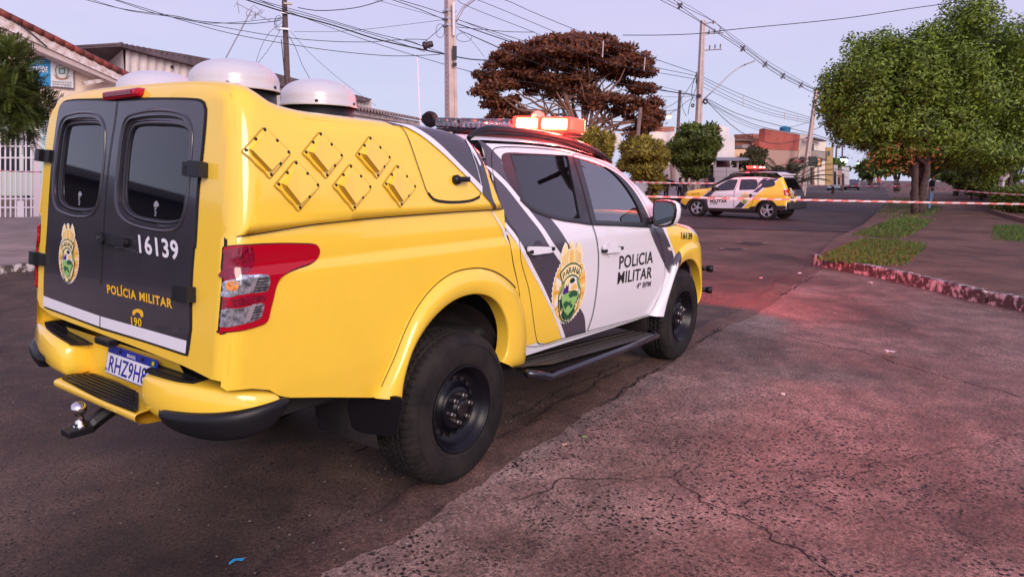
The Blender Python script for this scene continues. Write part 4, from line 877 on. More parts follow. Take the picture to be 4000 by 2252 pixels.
patch('window_frame', F_cab, 'y', WINp, fr_b, TRK, holes=[G1, G2], h=.04, off=.0055, depth=.02)
patch('window_frame', F_cab, 'Y', WINp, fr_b, TRK, holes=[G1, G2], h=.04, off=.004)
g1 = patch('window_glass', F_cab, 'y', grow(G1, .006), glassmat('rear_side_glass', (.10, .09, .12), .045), rdoor, h=.06, off=-.004)
g2 = patch('window_glass', F_cab, 'y', grow(G2, .006), glassmat('front_side_glass', (.38, .38, .42), .20), fdoor, h=.06, off=-.004)
for G_ in (G1, G2): patch('window_glass', F_cab, 'Y', grow(G_, .006), glass_mid, TRK, h=.08, off=-.004)
# pillars and belt trim in relief
ribbon('pillar_trim', F_cab, 'y', tr(F_cab, 'y', 'D', [(968, 345), (1003, 460), (1038, 590), (1062, 690)], raw=True), .004, gap, TRK, .007)
ribbon('pillar_trim', F_cab, 'y', tr(F_cab, 'y', 'G', [(1245, 722), (1290, 880), (1360, 1080), (1440, 1300), (1500, 1450)], raw=True), .012, blackg, TRK, .0075)
ribbon('belt_trim', F_cab, 'y', tr(F_cab, 'y', 'D', [(695, 566), (735, 606), (800, 641), (900, 671), (1000, 686), (1060, 694), (1200, 699), (1375, 708)], raw=True), .012, blackp, TRK, .009)
# yellow and graphite livery on the cab
YZ = [(632, 740, 1), (662, 880), (688, 1000), (701, 1090), (706, 1200), (712, 1322, 1), (790, 1300), (840, 1305), (912, 1281, 1), (888, 1205), (848, 1112), (798, 1012), (738, 902), (680, 792), (655, 762), (640, 745)]
decal('yellow_panel', F_cab, 'D', YZ, yellow, TRK, .0045)
def strip(name, F, crop, A, B, m_, par, off, h=.03, M=None):
    """livery band between two lines"""
    a = np.array([q[:2] for q in tr(F, 'y', crop, A, raw=True, M=M)]); b = np.array([q[:2] for q in tr(F, 'y', crop, B, raw=True, M=M)])
    a = spline([tuple(p) for p in a], .02, False); b = spline([tuple(p) for p in b], .02, False)
    return patch(name, F, 'y', np.concatenate([a, b[::-1]]), m_, par, h=h, off=off, M=M)
strip('graphite_band', F_cab, 'D', [(500, 440), (560, 575), (625, 685), (690, 775), (752, 890), (810, 1005), (868, 1130), (905, 1205), (930, 1277)], [(520, 395), (600, 440), (680, 530), (750, 630), (830, 735), (895, 860), (955, 1000), (1000, 1110), (1028, 1165), (1036, 1248)], grey, TRK, .0048)
strip('graphite_band', F_cab, 'D', [(452, 268), (480, 320), (500, 395), (560, 425), (610, 470), (690, 560), (770, 660), (830, 735), (880, 820), (955, 960)], [(458, 262), (490, 264), (520, 280), (560, 315), (600, 360), (640, 420), (700, 500), (850, 652), (915, 740), (1000, 900)], grey, TRK, .0048) if False else None
strip('graphite_band', F_cab, 'D', [(455, 285), (490, 350), (508, 397), (560, 425), (605, 460)], [(456, 262), (490, 264), (525, 285), (562, 320), (602, 362)], grey, TRK, .0048)
strip('graphite_band', F_cab, 'D', [(600, 455), (680, 545), (770, 660), (830, 735), (880, 820), (955, 960)], [(602, 362), (640, 470), (692, 563), (732, 603), (850, 655), (960, 820)], grey, TRK, .0048) if False else None
decal('graphite_band', F_cab, 'D', [(598, 362, 1), (611, 402), (640, 473), (690, 564), (731, 604), (800, 640), (850, 657, 1), (885, 700), (930, 765), (975, 860), (1000, 960, 1), (955, 985, 1), (905, 860), (830, 735), (770, 655), (690, 545), (600, 450, 1)], grey, TRK, .0048)
strip('white_stripe', F_cab, 'D', [(604, 690), (680, 791), (738, 901), (798, 1011), (848, 1111), (888, 1205), (914, 1281)], [(622, 684), (692, 774), (754, 888), (813, 1003), (870, 1128), (906, 1204), (931, 1276)], whitestripe, TRK, .0056)
strip('white_stripe', F_cab, 'D', [(503, 402), (560, 440), (620, 500), (700, 600), (770, 688), (815, 750), (848, 805), (905, 890)], [(516, 392), (570, 422), (632, 482), (712, 580), (782, 668), (835, 738), (868, 790), (922, 865)], whitestripe, TRK, .0058)
decal('graphite_band', F_cab, 'D', [(1363, 714, 1), (1427, 708, 1), (1445, 745), (1470, 800), (1490, 850), (1484, 890), (1474, 930, 1), (1468, 945, 1), (1445, 905), (1410, 830), (1380, 760)], grey, TRK, .0048)
decal('yellow_panel', F_cab, 'D', [(1448, 712, 1), (1470, 690), (1530, 700), (1590, 738), (1625, 780), (1640, 830), (1640, 850, 1), (1620, 800), (1592, 788), (1548, 802), (1508, 840), (1496, 850, 1), (1478, 800), (1460, 750)], yellow, TRK, .0048)
decal('white_stripe', F_cab, 'D', [(1429, 708, 1), (1447, 711, 1), (1460, 750), (1479, 802), (1497, 850, 1), (1490, 862, 1), (1472, 805), (1446, 745)], whitestripe, TRK, .0056)
ribbon('door_gap', F_cab, 'y', RDp, .0045, gap, TRK, .0066, True); ribbon('door_gap', F_cab, 'y', FDp, .0045, gap, TRK, .0066, True)
ribbon('fender_gap', F_cab, 'y', tr(F_cab, 'y', 'D', [(1440, 706), (1510, 700), (1560, 716)], raw=True), .004, gap, TRK, .0066)
ribbon('sill_gap', F_cab, 'y', tr(F_cab, 'y', 'D', [(722, 1320), (800, 1318), (915, 1289), (1200, 1209), (1352, 1167)], raw=True), .004, gapy, TRK, .005)
word('lettering', 'POLíCIA', F_cab, 'y', 'D', (1207, 921), (1380, 889), (1210, 856), blackletter, fdoor, .0068, .013)
word('lettering', 'MILITAR', F_cab, 'y', 'D', (1198, 999), (1374, 966), (1203, 938), blackletter, fdoor, .0068, .013)
word('lettering', '4º BPM', F_cab, 'y', 'D', (1296, 1023), (1369, 1010), (1299, 995), mat('grey_lettering', (.09, .07, .10), .4), fdoor, .0068, .02)
word('fleet_number', '16139', F_cab, 'y', 'D', (1526, 766), (1580, 770), (1524, 733), blackletter, TRK, .012, .02)
q = tr(F_cab, 'y', 'D', [(953, 995), (1040, 975), (955, 782)], raw=True)
crest('badge', F_cab, 'y', q[0][:2], (q[1][0]-q[0][0], 0.), (0.0, q[2][1]-q[0][1]), TRK, off=.0072)
# handles
for pts, par in (([(727, 812), (740, 808), (800, 808), (848, 812), (856, 822), (845, 835), (800, 842), (750, 848), (732, 842)], rdoor), ([(1117, 808), (1130, 803), (1180, 806), (1205, 812), (1210, 822), (1200, 832), (1150, 838), (1122, 836)], fdoor)):
    q = tr(F_cab, 'y', 'D', pts, raw=True); qs = spline(q, .01); hd = patch('door_handle', F_cab, 'y', qs, whitestripe, par, h=.02, off=.032, depth=.018)
    c_ = qs.mean(0); hb_ = c_+np.array([(math.cos(t)*.055-.0, math.sin(t)*.055) for t in lin(0, 2*math.pi, 28)[:-1]])
    ring('handle_bowl', F_cab, 'y', hb_*.0+c_+(hb_-c_)*.25, hb_, [(0, .0052), (.7, .0056), (1, .0072)], grey if par is rdoor else white, par)
    for e_ in (qs[:, 0].min()+.018, qs[:, 0].max()-.018): s = MB(); P0 = solve(F_cab, np.array([[e_, c_[1]]]), 'y')[0]; s.box(P0+np.array([0, -.018, 0]), (.03, .04, .02)); s.build('handle_post', blackp, hd)
# side marker
slab('D', [(1458, 812), (1480, 812), (1481, 824), (1459, 825)], F_cab, 'y', .012, .006, 'side_marker', mat('marker_lens', (.8, .75, .7), .1, coat=1.), TRK)
# --- roof rail and light bar
rl = [(.43, 1.80), (.50, 1.83), (.60, 1.853), (.85, 1.860), (1.15, 1.858), (1.50, 1.835), (1.80, 1.79), (2.05, 1.735), (2.16, 1.70)]
rls = spline(rl, .05, False); rr_ = MB(); rr_.tube([(x, -.635, z-.004) for x, z in rls], [.012+.014*min(1, i/5., (len(rls)-1-i)/5.) for i in range(len(rls))], 10)
ra = rr_.build('roof_rail', blackp, TRK, True); mirrorY(ra)
s = MB(); s.add([(x, -.635+d_, z-b_) for x, z in rls for d_, b_ in ((0, .0), (0, .06))], [(2*i, 2*i+2, 2*i+3, 2*i+1) for i in range(len(rls)-1)]); s.build('roof_rail', blackp, TRK, True)
LB0 = np.array([1.60, -.66, 1.90]); LB1 = np.array([1.57, .54, 1.965]); d_ = LB1-LB0; LBL = np.linalg.norm(d_); d_ /= LBL
lbM = np.array([[0, 0, 0]]); ex_ = d_; ez_ = np.cross(np.cross(ex_, [0, 0, 1.]), ex_); ez_ /= np.linalg.norm(ez_); ey_ = np.cross(ez_, ex_)
RL = np.stack([ex_, ey_, ez_], 1)
s = MB(); s.box((LB0+LB1)/2-ez_*.026, (LBL*.96, .27, .022), R=RL); s.box((LB0+LB1)/2-ez_*.055+d_*.40, (.08, .2, .07), R=RL); s.box((LB0+LB1)/2-ez_*.055-d_*.40, (.08, .2, .07), R=RL); lbar = s.build('light_bar', blackp, TRK, bevel=.006)
lensoff = glassmat('light_bar_lens', (.85, .70, .75), .10); redlit = mat('lit_red_lens', (.9, .05, .03), .3, emit=(1, .045, .03), es=2.6); redhot = mat('hot_lamp', (1, .8, .5), .3, emit=(1, .92, .62), es=45.); yellit = mat('lamp_glow_rim', (1, .8, .3), .3, emit=(1, .50, .07), es=3.)
reflm = mat('lamp_reflector', (.75, .72, .75), .2, .9, noise=.4, nscale=50)
def seg(f0, f1, m_, nm, w_=.25, hh=.078, z=.026):
    c = LB0+d_*LBL*(f0+f1)/2+ez_*z; s = MB(); s.box(c, ((f1-f0)*LBL-.008, w_, hh), R=RL); return s.build(nm, m_, lbar, bevel=.016)
seg(.0, .20, redlit, 'lit_lamp', .24, .10, .036); seg(.205, .40, redlit, 'lit_lamp', .24, .10, .036); seg(.405, .60, lensoff, 'lamp_lens'); seg(.605, .80, lensoff, 'lamp_lens'); seg(.805, 1.0, lensoff, 'lamp_lens')  # lit lenses built taller to imitate their glow
for f in (.42, .46, .50, .54, .58, .62, .66, .70, .74, .78, .82, .86, .90, .94):
    c = LB0+d_*LBL*f+ez_*.012-ey_*(.085 if False else -.0); s = MB(); s.box(c, (.032, .19, .036), R=RL); s.build('reflector', reflm, lbar)
for f0, f1 in ((.02, .18), (.22, .36)):
    c = LB0+d_*LBL*(f0+f1)/2+ez_*.036; s = MB(); s.box(c, ((f1-f0)*LBL*1.09, .254, .082), R=RL); s.build('lamp_glow', yellit, lbar, bevel=.016); s = MB(); s.box(c, ((f1-f0)*LBL*1.02, .262, .062), R=RL); s.build('lamp_core', redhot, lbar, bevel=.014)  # yellow boxes imitate the overexposed rim of the lit lamps
def rlamp(p, e_, r_=.08, c_=(1, .05, .03), nm='red_beacon_light'):
    l = bpy.data.lights.new(nm, 'POINT'); l.energy = e_; l.color = c_; l.shadow_soft_size = r_; o = bpy.data.objects.new(nm, l); COL.objects.link(o); o.location = p
    return o
for f, fwd, e_ in ((.12, .30, 190), (.30, .30, 190), (.12, -.30, 50), (.30, -.30, 40)):
    c = LB0+d_*LBL*f+ez_*.04-np.cross(d_, ez_)*0; rlamp(tuple(c+np.array([fwd, -.02, .03])), e_)
rlamp(tuple(LB0+np.array([.05, -.16, .04])), 26)
for f, tgt, e_ in ((.12, (8.6, .4, 0), 3400), (.30, (9., 2.5, 0), 1300), (.05, (10.5, -2.2, 0), 350)):
    l = bpy.data.lights.new('red_beam', 'SPOT'); l.energy = e_; l.color = (1, .04, .03); l.spot_size = math.radians(62); l.spot_blend = 1.; l.shadow_soft_size = .08; o = bpy.data.objects.new('red_beam', l); COL.objects.link(o); p_ = LB0+d_*LBL*f+np.array([.26, 0, .05]); o.location = p_; o.rotation_euler = (Vector(tgt)-Vector(p_)).to_track_quat('-Z', 'Y').to_euler()
# work lamps on the bar
def worklamp(u, v, xx, face, r_):
    c = on(u, v, 0, xx); ax_ = np.array(face, float); s = MB(); s.lathe([(.001, -.045), (r_*.55, -.045), (r_*.62, -.03), (r_*.95, -.02), (r_, -.012), (r_, .02), (r_*.93, .024)], c, ax_, 28)
    o = s.build('work_lamp', blackp, TRK, True, auto=35); s = MB(); s.lathe([(r_*.93, .020), (.001, .022)], c, ax_, 28); s.build('lamp_face', mat('work_lamp_face', (.22, .21, .20), .15, .4, noise=.5, nscale=70), o, True)
    for i in range(-4, 5):
        sd = np.cross(ax_, [0, 0, 1]); sd /= np.linalg.norm(sd); hh = r_*1.5*math.sqrt(max(.05, 1-(i/5)**2)); R_ = np.stack([sd, ax_/np.linalg.norm(ax_), np.array([0, 0, 1.])], 1); s = MB(); s.box(c+sd*i*r_*.18-ax_/np.linalg.norm(ax_)*.038, (.005, .03, hh), R=R_); s.build('cooling_fin', blackp, o)
    s = MB(); s.tube([c-np.array([0, 0, r_*.95]), c-np.array([0, 0, r_+.045])], .012, 8); s.build('bracket', blackp, o)
worklamp(1082, 300, 1.50, (1, .3, 0), .062); worklamp(1353, 298, 1.52, (-.75, -.65, 0), .055)
# --- mirror
MX = 2.30
def mring(pts, x): return [on(*T('D', *p), 0, x) for p in pts]
mo = [(1386, 580), (1402, 572), (1440, 572), (1475, 578), (1492, 590), (1498, 620), (1494, 655), (1480, 690), (1455, 702), (1415, 706), (1392, 702), (1383, 680), (1383, 620)]
A_ = np.array(mring(mo, MX)); c_ = A_.mean(0); n = len(A_)
rows = [c_+(A_-c_)*k+np.array([dx, dy, 0]) for k, dx, dy in ((.90, .012, 0), (.93, -.004, 0), (1., 0, 0), (1.05, .02, -.004), (1.07, .05, -.014), (.98, .09, -.016), (.75, .125, -.01), (.35, .14, 0))]
V = np.concatenate(rows+[rows[-1].mean(0)[None]]); k = len(rows); Fc = [(i*n+j, i*n+(j+1) % n, (i+1)*n+(j+1) % n, (i+1)*n+j) for i in range(k-1) for j in range(n)]+[((k-1)*n+j, (k-1)*n+(j+1) % n, k*n) for j in range(n)]
fm = [0 if f[0] < 3*n else 1 for f in Fc]
mir = mk('wing_mirror', V, Fc, [blackp, whitestripe], TRK, True, None, fm)
gl = c_+(A_-c_)*.90+np.array([.004, 0, 0]); mk('mirror_glass', list(gl)+[gl.mean(0)], [(j, (j+1) % n, n) for j in range(n)], mat('mirror_silver', (.30, .33, .34), .05, 1.), mir)
s = MB(); s.tube([(MX+.03, -.93, 1.26), (MX+.05, -.84, 1.235)], .03, 8); s.build('mirror_arm', blackp, mir, True)
mirrorY(mir)
# --- side step
a0, a1 = on(*T('E', 1100, 662), 1, -1.02), on(*T('E', 1842, 450), 1, -1.02)
b0 = on(*T('E', 1250, 677), 1, -1.03)
s = MB(); s.tube([a0+np.array([0, .0, 0]), b0+np.array([-.03, 0, .0]), b0+np.array([.03, 0, .002]), (b0+a1)/2, a1+np.array([-.02, 0, 0]), a1+np.array([.05, .09, .01])], .024, 12); stp = s.build('side_step', mat('step_tube_black', (.012, .012, .02), .25, coat=.4), TRK, True)
zl = lambda x: a0[2]+(a1[2]-a0[2])*(x-a0[0])/(a1[0]-a0[0])+.012
s = MB(); x0, x1 = a0[0]+.0, a1[0]; s.add([(x0+.02, -.78, zl(x0)), (x1, -.78, zl(x1)), (x1, -1.02, zl(x1)), (b0[0], -1.02, zl(b0[0])), (x0+.02, -.93, zl(x0))]+[(x0+.02, -.78, zl(x0)-.03), (x1, -.78, zl(x1)-.03), (x1, -1.02, zl(x1)-.03), (b0[0], -1.02, zl(b0[0])-.03), (x0+.02, -.93, zl(x0)-.03)], [(0, 1, 2, 3, 4)[::-1], (5, 6, 7, 8, 9), (0, 4, 9, 5)]); s.build('step_plate', mat('step_plate_dark', (.03, .026, .024), .5, .3), stp)
for j in range(3):
  s = MB()
  for i in range(64):
    x = x0+.06+i*(x1-x0-.08)/64; y = -.83-.06*j; s.box((x, y, zl(x)+.004), (.018, .010, .008), rz=.8 if (i+j) % 2 else -.8)
  s.build('tread_row', mat('tread_metal', (.05, .042, .038), .4, .5), stp)
# --- front fender lamps seen past the nose
for p in ((1678, 920), (1672, 1030)):
    c = on(*T('D', *p), 0, 3.86); s = MB(); s.tube([c+np.array([-.05, .12, 0]), c], .022, 8); s.lathe([(.001, -.03), (.03, -.03), (.035, 0), (.035, .03), (.001, .032)], c, (.3, -1, 0), 14); s.build('bull_bar_end', blackp, TRK, True)
# --- cabin interior
s = MB()
for x in (1.05, 1.80):
    for y in (-.40, .28):
        s.box((x, y, .95), (.5, .5, .16)); s.box((x-.22, y, 1.22), (.13, .48, .55)); s.box((x-.26, y, 1.52), (.10, .26, .17))
s.build('seats', seatm, TRK, bevel=.04)
s = MB(); s.box((1.4, YC, .70), (2.1, 1.4, .06)); s.box((2.42, YC, 1.08), (.45, 1.4, .30)); s.box((.52, YC, 1.1), (.05, 1.4, .9)); s.build('dashboard', darkin, TRK, bevel=.05)
s = MB(); s.lathe([(.175, -.014), (.19, 0), (.175, .014), (.16, 0), (.175, -.014)], (2.12, .28, 1.16), (-1, 0, .5), 24); s.build('steering_wheel', darkin, TRK, True)
s = MB()
for (x, y, z) in ((1.6, -.1, 1.36), (1.6, -.18, 1.36)):
    for i in range(3):
        for j in range(2): s.box((x, y+j*.022, z+i*.016), (.005, .016, .010))
s.build('led_reflection', mat('green_led_glints', (.02, .4, .2), .4, emit=(.05, .9, .45), es=1.5), TRK)  # glowing green specks imitate LED reflections in the cab
# ================================================================ GROUND
def vec_ground(name, c1, c2, stone, dens, sc_, rough=.85, near=None):
    M = bpy.data.materials.new(name); M.use_nodes = True; t = M.node_tree; b = t.nodes['Principled BSDF']; L = t.links.new
    def N(ty, **k):
        n = t.nodes.new(ty)
        for a, v in k.items(): setattr(n, a, v)
        return n
    g = N('ShaderNodeNewGeometry'); P = g.outputs['Position']
    def noise(s, d=5, r=.6, dist=0.):
        n = N('ShaderNodeTexNoise'); n.inputs['Scale'].default_value = s; n.inputs['Detail'].default_value = d; n.inputs['Roughness'].default_value = r; n.inputs['Distortion'].default_value = dist; L(P, n.inputs['Vector']); return n.outputs[0]
    def ramp(x, stops):
        r = N('ShaderNodeValToRGB'); L(x, r.inputs[0]); e_ = r.color_ramp.elements
        e_[0].position, e_[0].color = stops[0][0], (*stops[0][1], 1); e_[1].position, e_[1].color = stops[-1][0], (*stops[-1][1], 1)
        for p, c in stops[1:-1]: k = e_.new(p); k.color = (*c, 1)
        return r.outputs[0]
    def mix(f, a, b_, ty='MIX'):
        m_ = N('ShaderNodeMix', data_type='RGBA', blend_type=ty)
        for i, v in ((0, f), (6, a), (7, b_)):
            if isinstance(v, (float, int)): m_.inputs[i].default_value = v
            elif isinstance(v, tuple): m_.inputs[i].default_value = (*v, 1)
            else: L(v, m_.inputs[i])
        return m_.outputs[2]
    big = noise(.55, 6, .6); mid = noise(4, 6, .7); fine = noise(60, 4, .8); w1 = noise(240, 2, .8)
    base = mix(ramp(big, [(.38, (0, 0, 0)), (.62, (1, 1, 1))]), c1, c2)
    base = mix(ramp(mid, [(.35, (.62,)*3), (.5, (1,)*3), (.68, (1.25,)*3)]), base, base) if False else mix(1., base, ramp(mid, [(.28, (.50,)*3), (.5, (1,)*3), (.72, (1.5,)*3)]), 'MULTIPLY')
    base = mix(1., base, ramp(fine, [(.30, (.35,)*3), (.5, (1,)*3), (.70, (2.0,)*3)]), 'MULTIPLY')
    base = mix(1., base, ramp(w1, [(.30, (.55,)*3), (.5, (1,)*3), (.70, (1.5,)*3)]), 'MULTIPLY')
    v = N('ShaderNodeTexVoronoi'); v.inputs['Scale'].default_value = sc_; v.inputs['Randomness'].default_value = 1; mp = N('ShaderNodeMapping'); L(P, mp.inputs[0]); mp.inputs['Scale'].default_value = (1, 1, 1); mp.inputs['Rotation'].default_value = (0, 0, .6)
    nd = N('ShaderNodeTexNoise'); nd.inputs['Scale'].default_value = 30; L(P, nd.inputs['Vector']); ad = N('ShaderNodeMix', data_type='VECTOR'); ad.inputs[0].default_value = .035; L(mp.outputs[0], ad.inputs[4]); L(nd.outputs[1], ad.inputs[5]); L(ad.outputs[1], v.inputs['Vector'])
    st_ = ramp(v.outputs['Distance'], [(dens*.75, (1, 1, 1)), (dens, (0, 0, 0))])
    pick = N('ShaderNodeSeparateColor'); L(v.outputs['Color'], pick.inputs[0]); sel = N('ShaderNodeMath', operation='GREATER_THAN'); L(pick.outputs[0], sel.inputs[0]); sel.inputs[1].default_value = .55
    s3 = N('ShaderNodeMath', operation='MULTIPLY'); L(st_, s3.inputs[0]); L(sel.outputs[0], s3.inputs[1])
    pt_ = N('ShaderNodeMath', operation='MULTIPLY'); L(s3.outputs[0], pt_.inputs[0]); L(ramp(noise(1.1, 4), [(.34, (.15,)*3), (.52, (1, 1, 1))]), pt_.inputs[1])
    if near:      # the worst worn area, where the stones stand bare
        ds = N('ShaderNodeVectorMath', operation='DISTANCE'); wob = N('ShaderNodeMix', data_type='VECTOR'); wob.inputs[0].default_value = .5; L(P, wob.inputs[4]); nw = N('ShaderNodeTexNoise'); nw.inputs['Scale'].default_value = 1.3; L(P, nw.inputs['Vector']); vm = N('ShaderNodeVectorMath', operation='MULTIPLY_ADD'); vm.inputs[1].default_value = (1.6, 1.6, 0); vm.inputs[2].default_value = (-.8, -.8, 0); L(nw.outputs[1], vm.inputs[0]); va = N('ShaderNodeVectorMath', operation='ADD'); L(P, va.inputs[0]); L(vm.outputs[0], va.inputs[1]); L(va.outputs[0], ds.inputs[0]); ds.inputs[1].default_value = (near[0], near[1], 0)
        wm = N('ShaderNodeMapRange'); wm.inputs[1].default_value = near[2]-.9; wm.inputs[2].default_value = near[2]+.5; wm.inputs[3].default_value = 1.; wm.inputs[4].default_value = .30; L(ds.outputs['Value'], wm.inputs[0]); p2_ = N('ShaderNodeMath', operation='MULTIPLY'); L(pt_.outputs[0], p2_.inputs[0]); L(wm.outputs[0], p2_.inputs[1]); pt_ = p2_
        lt = N('ShaderNodeMapRange'); lt.inputs[1].default_value = near[2]-1.2; lt.inputs[2].default_value = near[2]+.8; lt.inputs[3].default_value = 1.35; lt.inputs[4].default_value = .92; L(ds.outputs['Value'], lt.inputs[0]); sc2_ = N('ShaderNodeVectorMath', operation='SCALE'); L(base, sc2_.inputs[0]); L(lt.outputs[0], sc2_.inputs['Scale']); base = sc2_.outputs[0]
    base = mix(pt_.outputs[0], base, stone)
    v3 = N('ShaderNodeTexVoronoi'); v3.inputs['Scale'].default_value = sc_*2.1; L(ad.outputs[1], v3.inputs['Vector']); q3 = N('ShaderNodeSeparateColor'); L(v3.outputs['Color'], q3.inputs[0]); g3 = N('ShaderNodeMath', operation='GREATER_THAN'); L(q3.outputs[1], g3.inputs[0]); g3.inputs[1].default_value = .55
    m3 = N('ShaderNodeMath', operation='MULTIPLY'); L(ramp(v3.outputs['Distance'], [(dens*.7, (.85,)*3), (dens, (0, 0, 0))]), m3.inputs[0]); L(g3.outputs[0], m3.inputs[1]); m4 = N('ShaderNodeMath', operation='MULTIPLY'); L(m3.outputs[0], m4.inputs[0]); L(ramp(noise(2.3, 3), [(.38, (0, 0, 0)), (.55, (1, 1, 1))]), m4.inputs[1]); base = mix(m4.outputs[0], base, stone)
    stain = ramp(noise(.9, 5, .55, .8), [(.36, (.76, .73, .71)), (.5, (1, 1, 1)), (.66, (1.12, 1.1, 1.08))]); base = mix(1., base, stain, 'MULTIPLY')
    v2 = N('ShaderNodeTexVoronoi'); v2.inputs['Scale'].default_value = 22; L(P, v2.inputs['Vector']); pk = N('ShaderNodeSeparateColor'); L(v2.outputs['Color'], pk.inputs[0]); s4 = N('ShaderNodeMath', operation='GREATER_THAN'); L(pk.outputs[1], s4.inputs[0]); s4.inputs[1].default_value = .93
    s5 = N('ShaderNodeMath', operation='MULTIPLY'); L(ramp(v2.outputs['Distance'], [(.10, (1, 1, 1)), (.16, (0, 0, 0))]), s5.inputs[0]); L(s4.outputs[0], s5.inputs[1]); base = mix(s5.outputs[0], base, (.42, .36, .33))
    L(base, b.inputs['Base Color']); L(ramp(mid, [(.3, (rough-.22,)*3), (.7, (min(1, rough+.1),)*3)]), b.inputs['Roughness']); b.inputs['Specular IOR Level'].default_value = .35
    h = N('ShaderNodeMath', operation='MULTIPLY_ADD'); L(fine, h.inputs[0]); h.inputs[1].default_value = 1.; L(mid, h.inputs[2]); h2 = N('ShaderNodeMath', operation='MULTIPLY_ADD'); L(pt_.outputs[0], h2.inputs[0]); h2.inputs[1].default_value = -.5; L(h.outputs[0], h2.inputs[2])
    bp = N('ShaderNodeBump'); bp.inputs['Strength'].default_value = .9; bp.inputs['Distance'].default_value = .016; L(h2.outputs[0], bp.inputs['Height']); L(bp.outputs[0], b.inputs['Normal'])
    return M
asph = vec_ground('old_brown_asphalt', (.044, .027, .020), (.125, .078, .060), (.012, .008, .007), .32, 48)
conc = vec_ground('worn_aggregate_asphalt', (.125, .075, .060), (.265, .182, .152), (.016, .012, .012), .46, 44, near=(-.2, -2.5, 2.9))
redd = vec_ground('red_dusty_asphalt', (.085, .044, .034), (.135, .078, .060), (.04, .025, .025), .25, 50)
walkm = vec_ground('red_dusty_pavement', (.095, .048, .033), (.150, .082, .058), (.05, .03, .03), .2, 50)
def sheet(name, P2, z, m_, kind='structure', h=.5, mh=9.):
    vv, ff = tri2d(np.array(P2), (), mh); o = mk(name, [(x, y, z) for x, y in vv], [f if np.cross(vv[f[1]]-vv[f[0]], vv[f[2]]-vv[f[0]]) > 0 else f[::-1] for f in ff], m_); return tag(o, kind=kind)
g0 = MB(); g0.add([(-60, -120, -.012), (900, -120, -.012), (900, 500, -.012), (-60, 500, -.012)], [(0, 1, 2, 3)]); tag(g0.build('ground', redd), kind='structure')
def rough_line(P2, amp=.03, h=.12, seed=1, closed=False):
    r_ = np.random.default_rng(seed); S = spline([tuple(p) for p in P2], h, closed); k = len(S); n = r_.normal(0, 1, (k, 2)); ker = np.ones(3)/3
    n[:, 0] = np.convolve(n[:, 0], ker, 'same'); n[:, 1] = np.convolve(n[:, 1], ker, 'same'); n[0] = n[-1] = 0; return S+n*amp
edge = [gnd(u, v)[:2] for u, v in ((560, 1500), (690, 1425), (820, 1370), (960, 1290), (1090, 1215), (1280, 1100), (1450, 1000), (1600, 915), (1700, 855), (1800, 812), (1885, 768), (1960, 716), (2040, 672))]
edge = rough_line(edge, .045, .12, 3)
near = [(-9., -2.6)]
road_l = list(map(tuple, edge))+[tuple(gnd(1990, 640)[:2]), tuple(gnd(1750, 625)[:2]), (7.5, 5.), (2, 9.5), (-9, 9.5), (-9, -1.9), tuple(edge[0]+np.array([-3, -.2]))]
sheet('road', road_l, .0, asph)
road_r = list(map(tuple, edge))+[(11.7, -.6), (10.5, -2.1), (9.2, -3.6), (7.6, -5.3), (2, -12), (-9, -12), (-9, -2.0), tuple(edge[0]+np.array([-3, -.3]))]
sheet('road_patch', road_r, .004, conc)
# far carriageway, darker
s_ = np.array([math.cos(.122), math.sin(.122)]); n_ = np.array([-s_[1], s_[0]])
def st_pt(a, b): return tuple(np.array([12., 0.])+s_*a+n_*b)
sheet('far_road', [st_pt(8, -.5), st_pt(12, -2.), st_pt(300, -2.), st_pt(300, 10.5), st_pt(45, 10.5), st_pt(38, 11.5), st_pt(14, 14), st_pt(4, 14)], .003, vec_ground('far_asphalt', (.042, .025, .026), (.068, .042, .042), (.03, .02, .02), .25, 40))
# cracks: irregular thin dark fissures
crack_m = mat('crack_shadow', (.012, .008, .008), .95)
def crack(pts, w_, seed):
    P2 = np.array([gnd(*T('Z', *p))[:2] for p in pts]); S = rough_line(P2, .030, .035, seed); k = len(S); r_ = np.random.default_rng(seed); t_ = np.gradient(S, axis=0); t_ /= np.linalg.norm(t_, axis=1)[:, None]; nn = np.stack([-t_[:, 1], t_[:, 0]], 1)
    ww = w_*np.clip(np.convolve(r_.uniform(.0, 1.9, k), np.ones(4)/4, 'same'), .12, 3)[:, None]/2; ww[0] = ww[-1] = 0
    a = S-nn*ww; b = S+nn*ww; V = [(x, y, .0085) for x, y in a]+[(x, y, .0085) for x, y in b]
    tag(mk('road_crack', V, [(i, i+1, i+1+k, i+k) for i in range(k-1)], crack_m), kind='structure')
for i, (pts, w_) in enumerate((([(690, 1000), (760, 1030), (830, 1070), (900, 1130), (980, 1165), (1050, 1195), (1130, 1240), (1200, 1290), (1290, 1335), (1380, 1395), (1460, 1450)], .009),
                               ([(0, 1110), (100, 1080), (200, 1055), (215, 1020), (330, 1012), (500, 1012), (690, 1000), (745, 985), (800, 955)], .006),
                               ([(1050, 1195), (1080, 1120), (1250, 1055), (1440, 1020), (1600, 970), (1800, 920), (2000, 885), (2316, 805)], .0035),
                               ([(1020, 298), (1080, 318), (1180, 345), (1300, 375), (1450, 410), (1600, 440), (1850, 520), (2316, 640)], .008),
                               ([(430, 660), (520, 600), (640, 515), (760, 440), (860, 385), (960, 310), (1040, 255), (1140, 215), (1250, 160), (1360, 95)], .022),
                               )): crack(pts, w_, 20+i)
for i, pts in enumerate(([(0, 735), (140, 660), (300, 570), (430, 520), (560, 470)], [(-700, 900), (-520, 760), (-330, 700), (-200, 650)])): crack(pts, .012, 40+i)
